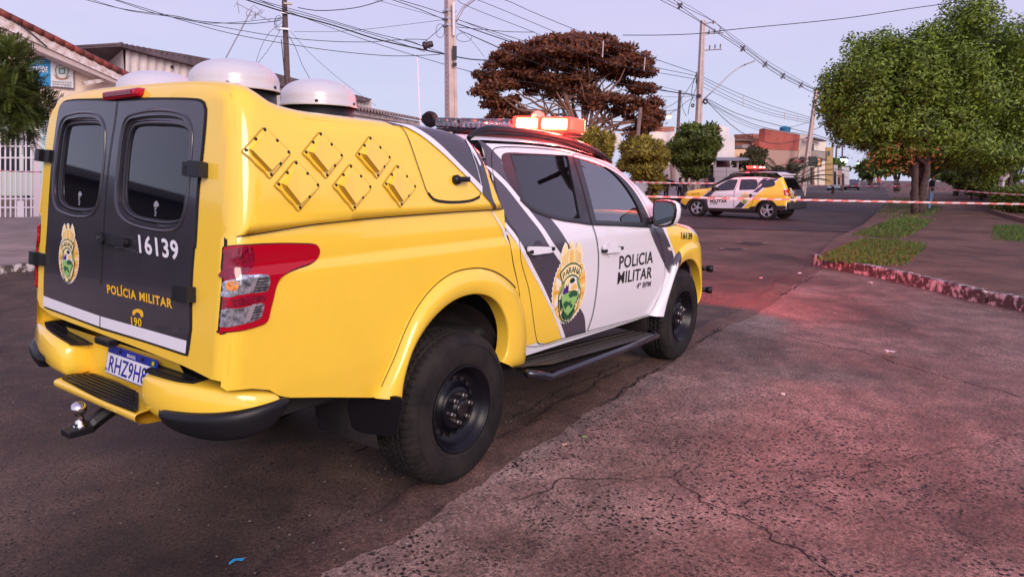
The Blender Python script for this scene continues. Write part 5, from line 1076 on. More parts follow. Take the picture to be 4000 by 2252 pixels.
# ridge edge of the overlay: low lumpy lip along the edge
k = len(edge); t_ = np.gradient(edge, axis=0); t_ /= np.linalg.norm(t_, axis=1)[:, None]; nn = np.stack([-t_[:, 1], t_[:, 0]], 1); rr_ = np.random.default_rng(5); hh = np.convolve(rr_.uniform(.004, .028, k), np.ones(3)/3, 'same'); hh[0] = hh[-1] = .005
V = []
for off, f in ((-.22, 0), (-.12, .5), (-.04, 1), (.02, 1), (.04, 0)): V += [(edge[i, 0]+nn[i, 0]*off, edge[i, 1]+nn[i, 1]*off, .005+hh[i]*f) for i in range(k)]
tag(mk('road_edge_lip', V, [(j*k+i, j*k+i+1, (j+1)*k+i+1, (j+1)*k+i) for j in range(4) for i in range(k-1)], redd, None, True), kind='structure')
# loose gravel along the seam
s = MB()
for i in range(900):
    j = rr_.integers(0, k); o_ = rr_.normal(0, .16); x, y = edge[j]+nn[j]*o_+t_[j]*rr_.uniform(-.06, .06); r0 = rr_.uniform(.002, .008)*(1.6 if rr_.random() < .04 else 1)
    P = np.array([(1, 0, 0), (-.5, .8, 0), (-.5, -.8, 0), (0, 0, .9), (0, 0, -.5)])*r0*rr_.uniform(.7, 1.3, 3); s.add(P+np.array([x, y, .008]), [(0, 1, 3), (1, 2, 3), (2, 0, 3), (0, 4, 1), (1, 4, 2), (2, 4, 0)])
tag(s.build('gravel', mat('gravel_stone', (.16, .12, .11), .9)), kind='stuff')
# two shallow patched holes in the far carriageway
for u, v, w_ in ((1890, 611, 60), (1845, 627, 55)):
    c = gnd(u, v); a = gnd(u-w_/2, v+2); b = gnd(u+w_/2, v+4); ax_ = (b-a)[:2]; S = [c[:2]+ax_*.5*math.cos(t)+np.array([.30, .10])*math.sin(t)*(.8+.2*math.sin(3*t)) for t in lin(0, 2*math.pi, 18)[:-1]]
    sheet('road_patch', [tuple(c[:2]+(np.array(p)-c[:2])*1.35) for p in S], .007, mat('pale_patch', (.15, .10, .095), .9, noise=.4, nscale=5)); sheet('pothole', [tuple(p) for p in S], .011, crack_m)
# ---------------------------------------------------------------- right-hand pavement with kerb
KT = [(5200, 1180), (3600, 930), (3000, 829), (2700, 775), (2576, 745), (2500, 733), (2400, 710), (2300, 688), (2200, 668), (2130, 656), (2085, 648), (2058, 640)]
kt = [gnd(u, v, .17)[:2] for u, v in KT]
inner = [gnd(u, v, .17)[:2] for u, v in ((2100, 600), (2170, 565), (2200, 540), (2225, 520), (2245, 500), (2262, 482), (2270, 470))]
walk = [tuple(p) for p in spline([tuple(p) for p in kt], .4, False)]+[tuple(p) for p in inner]+[(200, 6), (200, -60), (4, -60)]
vv, ff = tri2d(np.array(walk), (), 50.); sd_ = [(i, (i+1)) for i in range(len(walk)-4)]
V = [(x, y, .165) for x, y in vv]; n0 = len(V); V += [(x, y, -.02) for x, y in walk]
Fc = [f if np.cross(vv[f[1]]-vv[f[0]], vv[f[2]]-vv[f[0]]) > 0 else f[::-1] for f in ff]+[(a, b, b+n0, a+n0) for a, b in sd_]
tag(mk('pavement', V, Fc, walkm), kind='structure')
kerbm = mat('peeling_kerb_paint', (.48, .45, .44), .85, nscale=10, col2=(.065, .048, .043), bump=.4, bscale=30, dist=.02)
kr = MATS['peeling_kerb_paint'].node_tree.nodes
for n in kr:
    if n.type == 'VALTORGB': n.color_ramp.elements[0].position = .49; n.color_ramp.elements[1].position = .60
S = spline([tuple(p) for p in kt], .95, False); S = np.array(S); cent = np.array([10.5, -9.])
for i in range(len(S)-1):
    a, b = S[i], S[i+1]; d = b-a; L_ = np.linalg.norm(d); c = (a+b)/2; o_ = np.array([d[1], -d[0]])/L_
    if (c-CPOS[:2])@o_ > 0: o_ = -o_
    s = MB(); cc = c+o_*.05+rr_.normal(0, .006, 2); s.box((cc[0], cc[1], .075), (L_-.008, .13, .21+rr_.uniform(-.01, .01)), rz=math.atan2(d[1], d[0])+rr_.normal(0, .012)); q = s.build('kerb_stone', kerbm, bevel=.018); tag(q, kind='structure')
# left pavement rising to the clinic gate
ZG = float(on(30, 547, 1, 18.6)[2])
lw = [(-60, 9.6, .12), (3.5, 9.8, .12), (5, 10.4, .12), (5.6, 12, .12)]
s = MB(); s.add([(-60, 9.6, .13), (9, 9.6, .13), (12, 13, .13), (14, 18.5, ZG), (14, 60, ZG+.1), (-60, 60, ZG+.1), (-60, 18.5, ZG)], [(0, 1, 2, 3, 6), (6, 3, 4, 5)]); s.add([(-60, 9.6, -.05), (9, 9.6, -.05), (-60, 9.6, .13), (9, 9.6, .13), (12, 13, -.05), (12, 13, .13)], [(0, 1, 3, 2), (1, 4, 5, 3)])
tag(s.build('pavement', mat('pale_pavement', (.24, .18, .165), .9, noise=.3, nscale=1.2, bump=.2, bscale=20)), kind='structure')
s = MB(); s.box((-25, 9.5, .03), (68, .14, .2)); tag(s.build('kerb', kerbm), kind='structure')
# far left pavement
sheet('pavement', [st_pt(26, 16.5), st_pt(30, 10.8), st_pt(300, 10.8), st_pt(300, 40), st_pt(20, 40)], .12, walkm)
s = MB(); P_ = [st_pt(26, 16.5), st_pt(30, 10.8), st_pt(300, 10.8)]; s.add([(x, y, z) for x, y in P_ for z in (-.02, .12)], [(0, 2, 3, 1), (2, 4, 5, 3)]); tag(s.build('kerb', kerbm), kind='structure')
# ---------------------------------------------------------------- litter on the ground
def litter(u, v, z, size, m_, name, label, cat, seed=0, fold=.3):
    c = gnd(u, v, z+.012); r_ = np.random.default_rng(seed); n = 7; a = np.sort(r_.uniform(0, 2*math.pi, n)); P = [(math.cos(t)*size*r_.uniform(.6, 1), math.sin(t)*size*r_.uniform(.5, 1)*.7, r_.uniform(0, fold)*size) for t in a]
    rt = root(name, tuple(c), label, cat) if False else None
    P = np.array(P)+c; V = list(P)+[P.mean(0)+np.array([0, 0, .1*size])]; o = mk(name, V, [(i, (i+1) % n, n) for i in range(n)], m_); md = o.modifiers.new('t', 'SOLIDIFY'); md.thickness = .002
    return tag(o, label, cat)
paper = mat('dirty_paper', (.62, .56, .55), .8, noise=.15, nscale=30)
litter(2240, 893, 0, .085, paper, 'crumpled_paper', 'largest scrap of pale crumpled paper lying on the open road at right', 'paper', 3, .6)
litter(2010, 688, 0, .07, paper, 'paper_scrap', 'pale paper scrap on the reddish road just ahead of the kerb corner', 'litter', 4)
litter(1915, 700, 0, .06, mat('pink_litter', (.6, .35, .35), .8), 'plastic_scrap', 'pinkish plastic scrap on the road beyond the pickup nose', 'litter', 5)
litter(2190, 712, 0, .07, paper, 'paper_scrap', 'flat paper scrap on the road by the middle of the peeling kerb', 'litter', 6)
litter(1800, 835, 0, .05, mat('dark_litter', (.03, .02, .02), .9), 'clod', 'small dark clod of dirt near the front wheel of the pickup', 'clod', 7, 1.)
litter(1470, 1098, 0, .032, mat('green_leaf', (.22, .34, .10), .7), 'fallen_leaf', 'small green leaf fallen on the road below the side step', 'leaf', 8)
litter(1418, 1117, 0, .03, mat('pale_leaf', (.60, .42, .28), .7), 'fallen_leaf', 'pale dry leaf on the road near a green one', 'leaf', 9)
litter(1340, 938, 0, .03, mat('straw', (.6, .42, .22), .7), 'straw', 'yellow straw bit on the road under the side step', 'straw', 10)
litter(1970, 992, 0, .03, paper, 'paper_scrap', 'tiny pale scrap in the middle of the open road', 'litter', 12)
c = gnd(594, 1414); s = MB(); s.add([c+np.array(p) for p in ((-.025, .012, .006), (.0, .018, .010), (.035, -.008, .006), (.02, -.014, .004), (.0, -.002, .012), (-.03, .002, .005))], [(0, 1, 4, 5), (1, 2, 3, 4)]); o = s.build('blue_wrapper', mat('bright_blue_plastic', (.03, .30, .55), .4)); md = o.modifiers.new('t', 'SOLIDIFY'); md.thickness = .002
tag(o, 'torn bright blue plastic scrap on the dark road in front', 'litter')
# ---------------------------------------------------------------- grass
def grass(name, D_, z, n, h_, label=None, seed=1, dry=.25):
    h_ = h_*.65
    r_ = np.random.default_rng(seed); P2 = np.array([gnd(u, v, z)[:2] for u, v in D_]); S = spline([tuple(p) for p in P2], .3); lo, hi = S.min(0), S.max(0); V = []; Fc = []; fm = []
    while len(Fc) < n:
        q = r_.uniform(lo, hi, (400, 2)); d = segdist(q, S); q = q[pip(q, S) | (d < .55*r_.random(400)**3)]
        for x, y in q:
            a = r_.uniform(0, 6.28); l = h_*r_.uniform(.4, 1.3); b = r_.normal(0, .35, 2); w_ = .008; k = len(V); dx, dy = math.cos(a)*w_, math.sin(a)*w_
            V += [(x-dx, y-dy, z), (x+dx, y+dy, z), (x+b[0]*l*.5+dx*.7, y+b[1]*l*.5+dy*.7, z+l*.6), (x+b[0]*l*1.3, y+b[1]*l*1.3, z+l*r_.uniform(.6, 1.)), (x+b[0]*l*.5-dx*.7, y+b[1]*l*.5-dy*.7, z+l*.6)]
            Fc.append((k, k+1, k+2, k+3, k+4)); fm.append(2 if r_.random() < dry*.5 else int(r_.integers(0, 2)))
    return tag(mk(name, V, Fc, [mat('grass_green', (.085, .19, .022), .7), mat('grass_dark', (.040, .10, .014), .7), mat('grass_dry', (.19, .12, .05), .8)], fm=fm), kind='stuff')
grass('grass', [(2085, 650), (2110, 628), (2160, 612), (2230, 606), (2290, 618), (2308, 638), (2280, 655), (2200, 664), (2130, 662)], .165, 9000, .13, seed=2)
grass('grass', [(2165, 592), (2200, 572), (2250, 555), (2305, 552), (2320, 570), (2300, 585), (2220, 598)], .165, 7000, .15, seed=3)
grass('grass', [(2500, 572), (2560, 568), (2620, 570), (2660, 600), (2570, 608), (2520, 590)], .165, 4500, .10, seed=4, dry=.08)
grass('grass', [(2230, 520), (2300, 500), (2318, 530), (2300, 552), (2235, 548)], .165, 3000, .18, seed=5, dry=.6)
grass('grass', [(2318, 520), (2350, 518), (2345, 545), (2318, 545)], .165, 900, .15, seed=6)
# ================================================================ TREES
def leafmat(name, c1, c2, tr_=.13):
    M = bpy.data.materials.new(name); M.use_nodes = True; t = M.node_tree; b = t.nodes['Principled BSDF']; g = t.nodes.new('ShaderNodeNewGeometry')
    n = t.nodes.new('ShaderNodeTexNoise'); n.inputs['Scale'].default_value = 1.1; n.inputs['Detail'].default_value = 3; t.links.new(g.outputs['Position'], n.inputs['Vector'])
    oi = t.nodes.new('ShaderNodeMath'); oi.operation = 'MULTIPLY_ADD'; t.links.new(g.outputs['Random Per Island'], oi.inputs[0]); oi.inputs[1].default_value = .55; t.links.new(n.outputs[0], oi.inputs[2])
    r = t.nodes.new('ShaderNodeValToRGB'); t.links.new(oi.outputs[0], r.inputs[0]); r.color_ramp.elements[0].position = .35; r.color_ramp.elements[0].color = (*c2, 1); r.color_ramp.elements[1].position = 1.05 if False else 1.0; r.color_ramp.elements[1].color = (*c1, 1)  # wide dark-to-bright leaf range imitates highlights and shaded gaps in the crown
    t.links.new(r.outputs[0], b.inputs['Base Color']); b.inputs['Roughness'].default_value = .5; b.inputs['Specular IOR Level'].default_value = .3
    tl = t.nodes.new('ShaderNodeBsdfTranslucent'); t.links.new(r.outputs[0], tl.inputs[0]); mx = t.nodes.new('ShaderNodeMixShader'); mx.inputs[0].default_value = tr_
    o = t.nodes['Material Output']; t.links.new(b.outputs[0], mx.inputs[1]); t.links.new(tl.outputs[0], mx.inputs[2]); t.links.new(mx.outputs[0], o.inputs[0]); return M
bark = mat('bark', (.060, .038, .030), .9, noise=.5, nscale=9, bump=.5, bscale=25, dist=.03)
redbark = mat('red_glow_bark', (.22, .11, .075), .9, noise=.3, nscale=5)
def leaves(C, size, rr, up=.2, aspect=.45, normals=None, droop=.0):
    """leaf quads (pointed, folded) at the centres C"""
    n = len(C); d = rr.normal(0, 1, (n, 3)); d[:, 2] = d[:, 2]*.6+up-droop
    if normals is not None:      # blades lie over the clump like scales
        nn = normals/np.maximum(np.linalg.norm(normals, axis=1), 1e-6)[:, None]+rr.normal(0, .42, (n, 3)); nn /= np.linalg.norm(nn, axis=1)[:, None]; d = d-(d*nn).sum(1)[:, None]*nn*.75
    d /= np.linalg.norm(d, axis=1)[:, None]; s = np.cross(d, rr.normal(0, 1, (n, 3)) if normals is None else nn); s /= np.linalg.norm(s, axis=1)[:, None]
    L = size*rr.uniform(.6, 1.3, n)[:, None]; w_ = L*aspect/2; a = C; m_ = C+d*L*.45; t_ = C+d*L
    V = np.stack([a, m_+s*w_, t_, m_-s*w_], 1).reshape(-1, 3); i = np.arange(n)*4; return V, [(k, k+1, k+2, k+3) for k in i]
def blob_points(blobs, n, rr, shell=.55):
    """points in the outer part of a set of ellipsoids, weighted by size"""
    B = np.array(blobs, float); w_ = (B[:, 3]*B[:, 4]*B[:, 5])**(2/3); w_ /= w_.sum(); id_ = rr.choice(len(B), n, p=w_); d = rr.normal(0, 1, (n, 3)); d /= np.linalg.norm(d, axis=1)[:, None]
    r_ = rr.uniform(shell, 1.03, n)[:, None]; r_ = r_+rr.normal(0, .03, (n, 1)); return B[id_, :3]+d*B[id_, 3:]*r_, d
def subblobs(c, R, n, rr, f=.35, flat=1.):
    """clump centres spread over a big ellipsoid"""
    o = []
    for i in range(n):
        d = rr.normal(0, 1, 3); d /= np.linalg.norm(d); 
        k = rr.uniform(.55, .88); r_ = f*rr.uniform(.7, 1.25)
        o.append((c[0]+d[0]*R[0]*k, c[1]+d[1]*R[1]*k, c[2]+d[2]*R[2]*k, R[0]*r_, R[1]*r_, R[2]*r_*flat))
    return o
def limb(s, a, b, r0, r1, rr, n=6, wob=.08, sag=0.):
    a, b = np.array(a, float), np.array(b, float); L = np.linalg.norm(b-a); P = [a+(b-a)*t+rr.normal(0, wob*L*.12, 3)*(1 if 0 < t < 1 else 0)+np.array([0, 0, sag*L*math.sin(math.pi*t)]) for t in lin(0, 1, n)]
    s.tube(P, list(lin(r0, r1, n)), 7); return P
def tree(name, base, blobs, nleaf, lsize, lm, label, cat, seed, trunks=1, tr_r=.12, fork=1.2, nlimb=14, group=None, bk=bark, aspect=.45, up=.2, shell=.5, spread=.25, droop=0., nrm=.5):
    rr = np.random.default_rng(seed); b0 = np.array(base, float); rt = root(name, tuple(b0), label, cat, group); B = np.array(blobs)
    s = MB(); c = B[:, :3].mean(0)
    for i in range(trunks):
        o_ = rr.normal(0, spread*.35, 3)*(trunks > 1); o_[2] = 0; f = b0+np.array([o_[0]*.7, o_[1]*.7, 0]); top = b0+(np.array([c[0], c[1], b0[2]])-b0)*.3+o_*1.8+np.array([0, 0, fork]); limb(s, f-np.array([0, 0, .05]), top, tr_r, tr_r*.72, rr, 6, .25)
        for j in range(max(2, nlimb//trunks)):
            q = B[rr.integers(0, len(B))]; e_ = q[:3]+rr.normal(0, .15, 3)*q[3:]; md = top+(e_-top)*.5+np.array([0, 0, .12*np.linalg.norm(e_-top)])
            P = limb(s, top-np.array([0, 0, .05]), md, tr_r*.5, tr_r*.28, rr, 5, .3); limb(s, P[-1], e_, tr_r*.28, tr_r*.06, rr, 5, .3)
    s.build('trunk', bk, rt, True)
    C, d = blob_points(blobs, nleaf, rr, shell); V, Fc = leaves(C, lsize, rr, up, aspect, d*nrm*2 if nrm else None, droop); mk('crown', V, Fc, lm, rt)
    return rt
green_a = leafmat('glossy_green_leaf', (.20, .285, .032), (.014, .028, .007)); green_b = leafmat('dark_green_leaf', (.15, .20, .035), (.018, .028, .009)); brown_l = leafmat('red_glow_leaf', (.19, .058, .022), (.040, .014, .008)); green_c = leafmat('pinnate_leaf', (.10, .14, .025), (.02, .035, .010)); olive = leafmat('lamplit_olive_leaf', (.36, .30, .045), (.05, .038, .012))
rr = np.random.default_rng(11)
def P3(u, v, d): return dep(u, v, d)
def ell(u, v, ru, rv, d, deep=1.): c = P3(u, v, d); k = d/CF; return (c[0], c[1], c[2], ru*k*deep, ru*k*deep, rv*k)
# big rounded tree at right: two merging crowns
DT = 29.; bt = gnd(2310, 549)
big = []
for (u, v, ru, rv, n) in ((2200, 245, 148, 170, 52), (2400, 200, 180, 188, 66), (2320, 330, 190, 105, 34), (2560, 250, 150, 240, 44), (2420, 375, 190, 60, 20), (2190, 335, 95, 60, 14), (2285, 165, 125, 105, 30), (2330, 250, 150, 120, 30)):
    e_ = ell(u, v, ru, rv, DT+(1.5 if u > 2500 else 0)); big += subblobs(e_[:3], e_[3:], n, rr, .27)+[(e_[0], e_[1], e_[2], e_[3]*.8, e_[4]*.8, e_[5]*.8)]
tree('round_tree', (bt[0], bt[1], .16), big, 170000, .175, green_a, 'big round-crowned green tree with twisted multiple trunks on the right pavement', 'tree', 21, trunks=5, tr_r=.17, fork=2.1, nlimb=40, aspect=.42, up=-.1, shell=.5, spread=.40, droop=.2, nrm=.75)
tg = leafmat('orange_dead_leaf', (.42, .13, .03), (.18, .06, .02)); C = np.array([P3(2270+rr.normal(0, 60), 395+rr.normal(0, 22), DT-rr.uniform(1, 3)) for i in range(150)])
rtree = [o for o in bpy.data.objects if o.name.startswith('round_tree')][0]; V, Fc = leaves(C, .16, rr, -.3, .45); mk('dead_leaves', V, Fc, tg, rtree)
# trees beyond it on the right
for i, (u, v, ru, rv, d, n, bu, bv, lab) in enumerate(((2560, 330, 190, 160, 41, 20, 2540, 505, 'dark tree behind the wooden fence at the right edge'), (2390, 395, 75, 60, 62, 14, 2405, 470, 'dark small tree far along the right pavement, behind the big round tree'), (2480, 425, 95, 62, 50, 16, 2470, 492, 'dark tree over the board fence, right of the big trunk'), (2250, 418, 55, 36, 95, 12, 2262, 462, 'distant dark tree where the street narrows to the left of the big trunk'), (2190, 425, 40, 22, 130, 10, 2190, 456, 'faint distant tree above the parked dark car'))):
    e_ = ell(u, v, ru, rv, d); b_ = P3(bu, bv, d); bl = subblobs(e_[:3], e_[3:], n, rr, .32); tree('dark_tree', (b_[0], b_[1], .1), bl, 12000 if i in (0, 2) else 3500, .011*d, green_b, lab, 'tree', 60+i, tr_r=.004*d, fork=max(1., b_[2]*0+e_[2]*.4), nlimb=8, shell=.2, group=None)
# big spreading tree; its brown leaf and bark colours carry the red glow
DB = 60.; umb = []
for (u, v, ru, rv, n) in ((1330, 150, 90, 42, 16), (1430, 135, 110, 45, 18), (1530, 140, 95, 48, 16), (1250, 240, 62, 40, 12), (1300, 205, 80, 40, 12), (1600, 185, 75, 36, 12), (1620, 240, 52, 40, 10), (1280, 295, 62, 22, 8), (1420, 210, 90, 40, 12), (1540, 250, 80, 36, 10), (1210, 235, 34, 22, 5), (1600, 290, 60, 24, 7), (1330, 300, 45, 16, 4)  , (1240, 190, 45, 30, 8), (1640, 300, 35, 30, 6), (1300, 320, 60, 22, 7), (1600, 325, 60, 22, 7), (1400, 110, 90, 30, 10), (1500, 112, 80, 28, 10)):
    e_ = ell(u, v, ru, rv, DB+rr.uniform(-1, 3)); umb += subblobs(e_[:3], e_[3:], n, rr, .46, .6)
b_ = P3(1455, 446, DB); bt2 = (b_[0], b_[1], 0.)
rr2 = np.random.default_rng(5); rt = root('spreading_tree', bt2, 'huge spreading tree with red glow put into its rusty umbrella crown and many bare forking limbs', 'tree'); s = MB()
fork0 = P3(1462, 365, DB)
limb(s, bt2, fork0, .55, .42, rr2, 5, .1)
for i in range(26):
    q = umb[rr2.integers(0, len(umb))]; e_ = np.array(q[:3]); md = fork0+(e_-fork0)*np.array([.42, .42, .55])+rr2.normal(0, .25, 3); P = limb(s, fork0+rr2.normal(0, .15, 3), md, .20, .12, rr2, 6, .18)
    limb(s, P[-1], e_, .12, .04, rr2, 6, .25)
    for j in range(2): q2 = umb[rr2.integers(0, len(umb))]; e2 = np.array(q2[:3]); e2 = P[-1]+(e2-P[-1])*min(1, 5/np.linalg.norm(e2-P[-1])); limb(s, P[-1], e2, .08, .03, rr2, 5, .25)
s.build('trunk', redbark, rt, True)
C, d = blob_points(umb, 80000, rr2, .2); V, Fc = leaves(C, .40, rr2, .1, .5, d*.5); mk('crown', V, Fc, brown_l, rt)
# dark conifer-like tree right of it
e_ = ell(1632, 330, 38, 48, 52); bl = subblobs(e_[:3], e_[3:], 12, rr, .36, .5); b_ = P3(1632, 446, 52); tree('dark_tree', (b_[0], b_[1], 0), bl, 5200, .26, brown_l, 'small dark ragged tree between the brown spreading tree and the lit street lamp', 'tree', 71, tr_r=.12, fork=2.2, shell=.2)
# trimmed street trees behind the pickup; olive leaf colour carries the yellow lamp light
for (u, v, ru, rv, d, bu, bv, n, sz, m_, lab) in ((1500, 372, 50, 45, 36, 1495, 500, 26, .26, olive, 'trimmed bush tree with yellow lamp light put into its leaf colour, right behind the light bar'), (1620, 402, 73, 55, 40, 1636, 512, 34, .27, olive, 'low trimmed tree with dry lower leaves in front of the white parked car'), (1742, 372, 72, 66, 42, 1718, 502, 40, .27, green_b, 'taller dark green trimmed tree with slim forked trunk left of the police car')):
    e_ = ell(u, v, ru, rv, d, .9); bl = subblobs(e_[:3], e_[3:], n, rr, .30)
    if m_ is olive and u == 1620: e2 = ell(1650, 478, 34, 40, d+.5); bl += subblobs(e2[:3], e2[3:], 6, rr, .35)
    if m_ is green_b: e2 = ell(1745, 432, 42, 26, d); bl += subblobs(e2[:3], e2[3:], 8, rr, .35)
    b_ = gnd(bu, bv); b_ = P3(bu, bv, d); tree('trimmed_tree', (b_[0], b_[1], 0), bl, 17000, sz*1.25, m_, lab, 'tree', int(u), trunks=1, tr_r=.13, fork=1.5, nlimb=16, group='trimmed street trees beyond the crossing', shell=.45, up=.55, aspect=.32, nrm=.55)
# small round trees far along the street
for u, v, ru, rv, d, lab in ((2096, 418, 27, 17, 72, 'small lime green round tree on the far pavement by the shops, nearer one'), (2119, 424, 18, 14, 88, 'small green round tree next to the floodlight, farther one')):
    e_ = ell(u, v, ru, rv, d); bl = subblobs(e_[:3], e_[3:], 10, rr, .35); b_ = P3(u, 468, d); tree('round_street_tree', (b_[0], b_[1], .1), bl, 2600, .42, leafmat('lime_leaf', (.13, .22, .04), (.03, .06, .015)), lab, 'tree', int(u), tr_r=.16, fork=1.6, nlimb=6, trunks=1)
# palms and shrub behind the police car
pm = leafmat('palm_frond_leaf', (.12, .14, .06), (.04, .045, .025))
def palm(base, n, L_, label, seed, up=.9, name='palm'):
    rr = np.random.default_rng(seed); b0 = np.array(base); rt = root(name, tuple(b0), label, 'palm'); V = []; Fc = []; s = MB()
    limb(s, b0, b0+np.array([0, 0, .5]), .22, .18, rr, 4)
    for i in range(n):
        a = 2*math.pi*i/n+rr.normal(0, .2); el = rr.uniform(.55, 1.45)*up; l = L_*rr.uniform(.75, 1.15); h = np.array([math.cos(a), math.sin(a), 0]); P = []
        for t in lin(0, 1, 12): P.append(b0+np.array([0, 0, .4])+h*l*(t*math.cos(el)+.18*t*t)+np.array([0, 0, l*(t*math.sin(el)-.42*t**2.4)]))
        s.tube(P, list(lin(.03, .008, 12)), 5)
        for k in range(1, 12):
            t = P[k]-P[k-1]; t /= np.linalg.norm(t); sd = np.cross(t, [0, 0, 1]); sd /= max(np.linalg.norm(sd), .1)
            for s_ in (-1, 1):
                for q in range(3):
                    a0 = P[k-1]+(P[k]-P[k-1])*q/3; ll = .55*math.sin(math.pi*min(1, (k+q/3)/12.5))**.6; d_ = sd*s_*.75+t*.6+np.array([0, 0, -.15-.2*rr.random()]); d_ /= np.linalg.norm(d_); w_ = t*.045; i0 = len(V); V += [a0-w_, a0+w_, a0+d_*ll]; Fc.append((i0, i0+1, i0+2))
    s.build('stem', bark, rt, True); mk('fronds', V, Fc, pm, rt); return rt
b_ = P3(1972, 470, 56); palm((b_[0], b_[1], .1), 44, 5.0, 'fan of arching palm fronds right of the red lights of the far police car', 3)
b_ = P3(1905, 470, 58); palm((b_[0], b_[1], .1), 30, 4.2, 'smaller palm clump just left of the larger palm', 4)
e_ = ell(1895, 420, 46, 44, 54); bl = subblobs(e_[:3], e_[3:], 14, rr, .35); b_ = P3(1893, 470, 54); tree('shrub', (b_[0], b_[1], .05), bl, 9000, .34, leafmat('dark_shrub_leaf', (.09, .085, .03), (.02, .02, .012)), 'dark tangled shrub directly behind the lit red bar of the far police car', 'shrub', 90, tr_r=.1, fork=.8, shell=.2)
# feathery tree in front of the clinic, pinnate leaves
def pinnate(u, v, ru, rv, d, n, label):
    rr = np.random.default_rng(8); e_ = ell(u, v, ru, rv, d); b0 = (e_[0]-.5, e_[1], .2); rt = root('feathery_tree', b0, label, 'tree'); s = MB(); limb(s, b0, (e_[0]-.4, e_[1], e_[2]-.8), .10, .08, rr)
    V = []; Fc = []
    bl = subblobs(e_[:3], e_[3:], 26, rr, .28)
    C, dd = blob_points(bl, n, rr, .25)
    for c, q in zip(C, dd):
        d_ = q*.7+np.array([0, 0, .25])+rr.normal(0, .35, 3); d_ /= np.linalg.norm(d_); L_ = rr.uniform(.22, .38); sd = np.cross(d_, [0, 0, 1.])+rr.normal(0, .25, 3); sd -= (sd@d_)*d_; sd /= np.linalg.norm(sd); nr = np.cross(d_, sd)
        for k in range(9):
            t = k/9; a0 = c+d_*L_*t-np.array([0, 0, .06])*t*t
            for s_ in (-1, 1):
                e2 = sd*s_*.9+d_*.55-nr*.1; e2 /= np.linalg.norm(e2); l = .085*(1-.5*abs(t-.4)); i0 = len(V); w_ = np.cross(e2, nr)*.013; V += [a0, a0+e2*l*.5+w_, a0+e2*l, a0+e2*l*.5-w_]; Fc.append((i0, i0+1, i0+2, i0+3))
    for i in range(16): q = bl[i]; limb(s, (e_[0]-.4, e_[1], e_[2]-.8), q[:3], .03, .008, rr)
    s.build('trunk', bark, rt, True); mk('crown', V, Fc, green_c, rt)
pinnate(-62, 232, 168, 165, 12.5, 3600, 'feathery dark green tree in front of the clinic at the left edge')
# ================================================================ BUILDINGS
class Wall:
    """vertical plane through a place, photo outlines become real outlines on it"""
    def __init__(s, p0, yaw):
        s.p = np.array([p0[0], p0[1], 0.]); s.d = np.array([math.cos(yaw), math.sin(yaw), 0]); s.n = np.array([s.d[1], -s.d[0], 0.])
        if (CPOS-s.p)@s.n < 0: s.n = -s.n
    def pt(s, u, v, off=0.):
        D = ray(u, v); p = s.p+s.n*off; t = ((p-CPOS)@s.n)/(D@s.n); return CPOS+D*t
    def slab(s, mb, pts, thick, off=0., m=0, crop='P'):
        P = [s.pt(*T(crop, *q[:2]) if crop != 'P' else q[:2], off) for q in pts]; n = len(P); c = np.array(P)
        Q = np.stack([(c-s.p)@s.d, c[:, 2]], 1); ar = sum(Q[i, 0]*Q[(i+1) % n, 1]-Q[(i+1) % n, 0]*Q[i, 1] for i in range(n))
        up = np.array([0, 0, 1.]); nrm = np.cross(s.d, up)
        if (nrm@s.n > 0) != (ar > 0): P = P[::-1]
        mb.add(P+[p-s.n*thick for p in P], [tuple(range(n)), tuple(range(n, 2*n))[::-1]]+[(i, i+n, (i+1) % n+n, (i+1) % n) for i in range(n)], m); return mb
    def part(s, name, pts, thick, off, m_, par, crop='P', **k):
        mb = MB(); s.slab(mb, pts, thick, off, 0, crop); return mb.build(name, m_, par, **k)
def rect(a, b, c, d): return [(a, b), (c, b), (c, d), (a, d)]
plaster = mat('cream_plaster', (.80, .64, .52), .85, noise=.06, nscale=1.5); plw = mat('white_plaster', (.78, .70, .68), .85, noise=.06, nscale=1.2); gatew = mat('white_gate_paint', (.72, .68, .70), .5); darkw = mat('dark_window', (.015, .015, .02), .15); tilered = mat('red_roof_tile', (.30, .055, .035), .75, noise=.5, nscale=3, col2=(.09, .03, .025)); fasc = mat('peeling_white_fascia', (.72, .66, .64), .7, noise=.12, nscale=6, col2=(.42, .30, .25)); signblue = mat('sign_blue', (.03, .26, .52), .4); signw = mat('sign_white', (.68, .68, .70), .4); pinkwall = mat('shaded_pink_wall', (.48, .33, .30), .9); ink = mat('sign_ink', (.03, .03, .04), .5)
# ---- clinic: gable facade
WC = Wall((0, 21.5), 0.0); cl = root('clinic', (-2, 21.5, ZG), 'cream clinic with gabled red tile roof, white fascia and barred front', 'building')
WC.part('wall', [(-150, 560), (-150, 95), (-20, 60), (20, 70), (310, 216), (310, 560)], 8, 0, plaster, cl)
Wf = Wall((0, 20.7), 0.0)
Wf.part('fascia', [(-300, 130), (0, 40), (8, 42), (316, 186), (318, 203), (300, 203), (8, 70), (0, 68), (-300, 160)], .05, 0, fasc, cl)
Wf.part('soffit', [(4, 66), (302, 203), (296, 212), (0, 88)], .6, -.08, mat('soffit_boards', (.50, .40, .38), .9, noise=.1), cl)
rf_ = MB(); a, b = Wf.pt(-6, 28, .02), Wf.pt(322, 190, .02); a2, b2 = Wf.pt(-300, 120, .02), None
for i in range(13):   # barrel tiles along the verge
    p, q = a+(b-a)*i/13, a+(b-a)*(i+1.06)/13; rf_.tube([p+np.array([0, .0, .0+.03]), q+np.array([0, 0, -.0])], [.085, .105], 10)
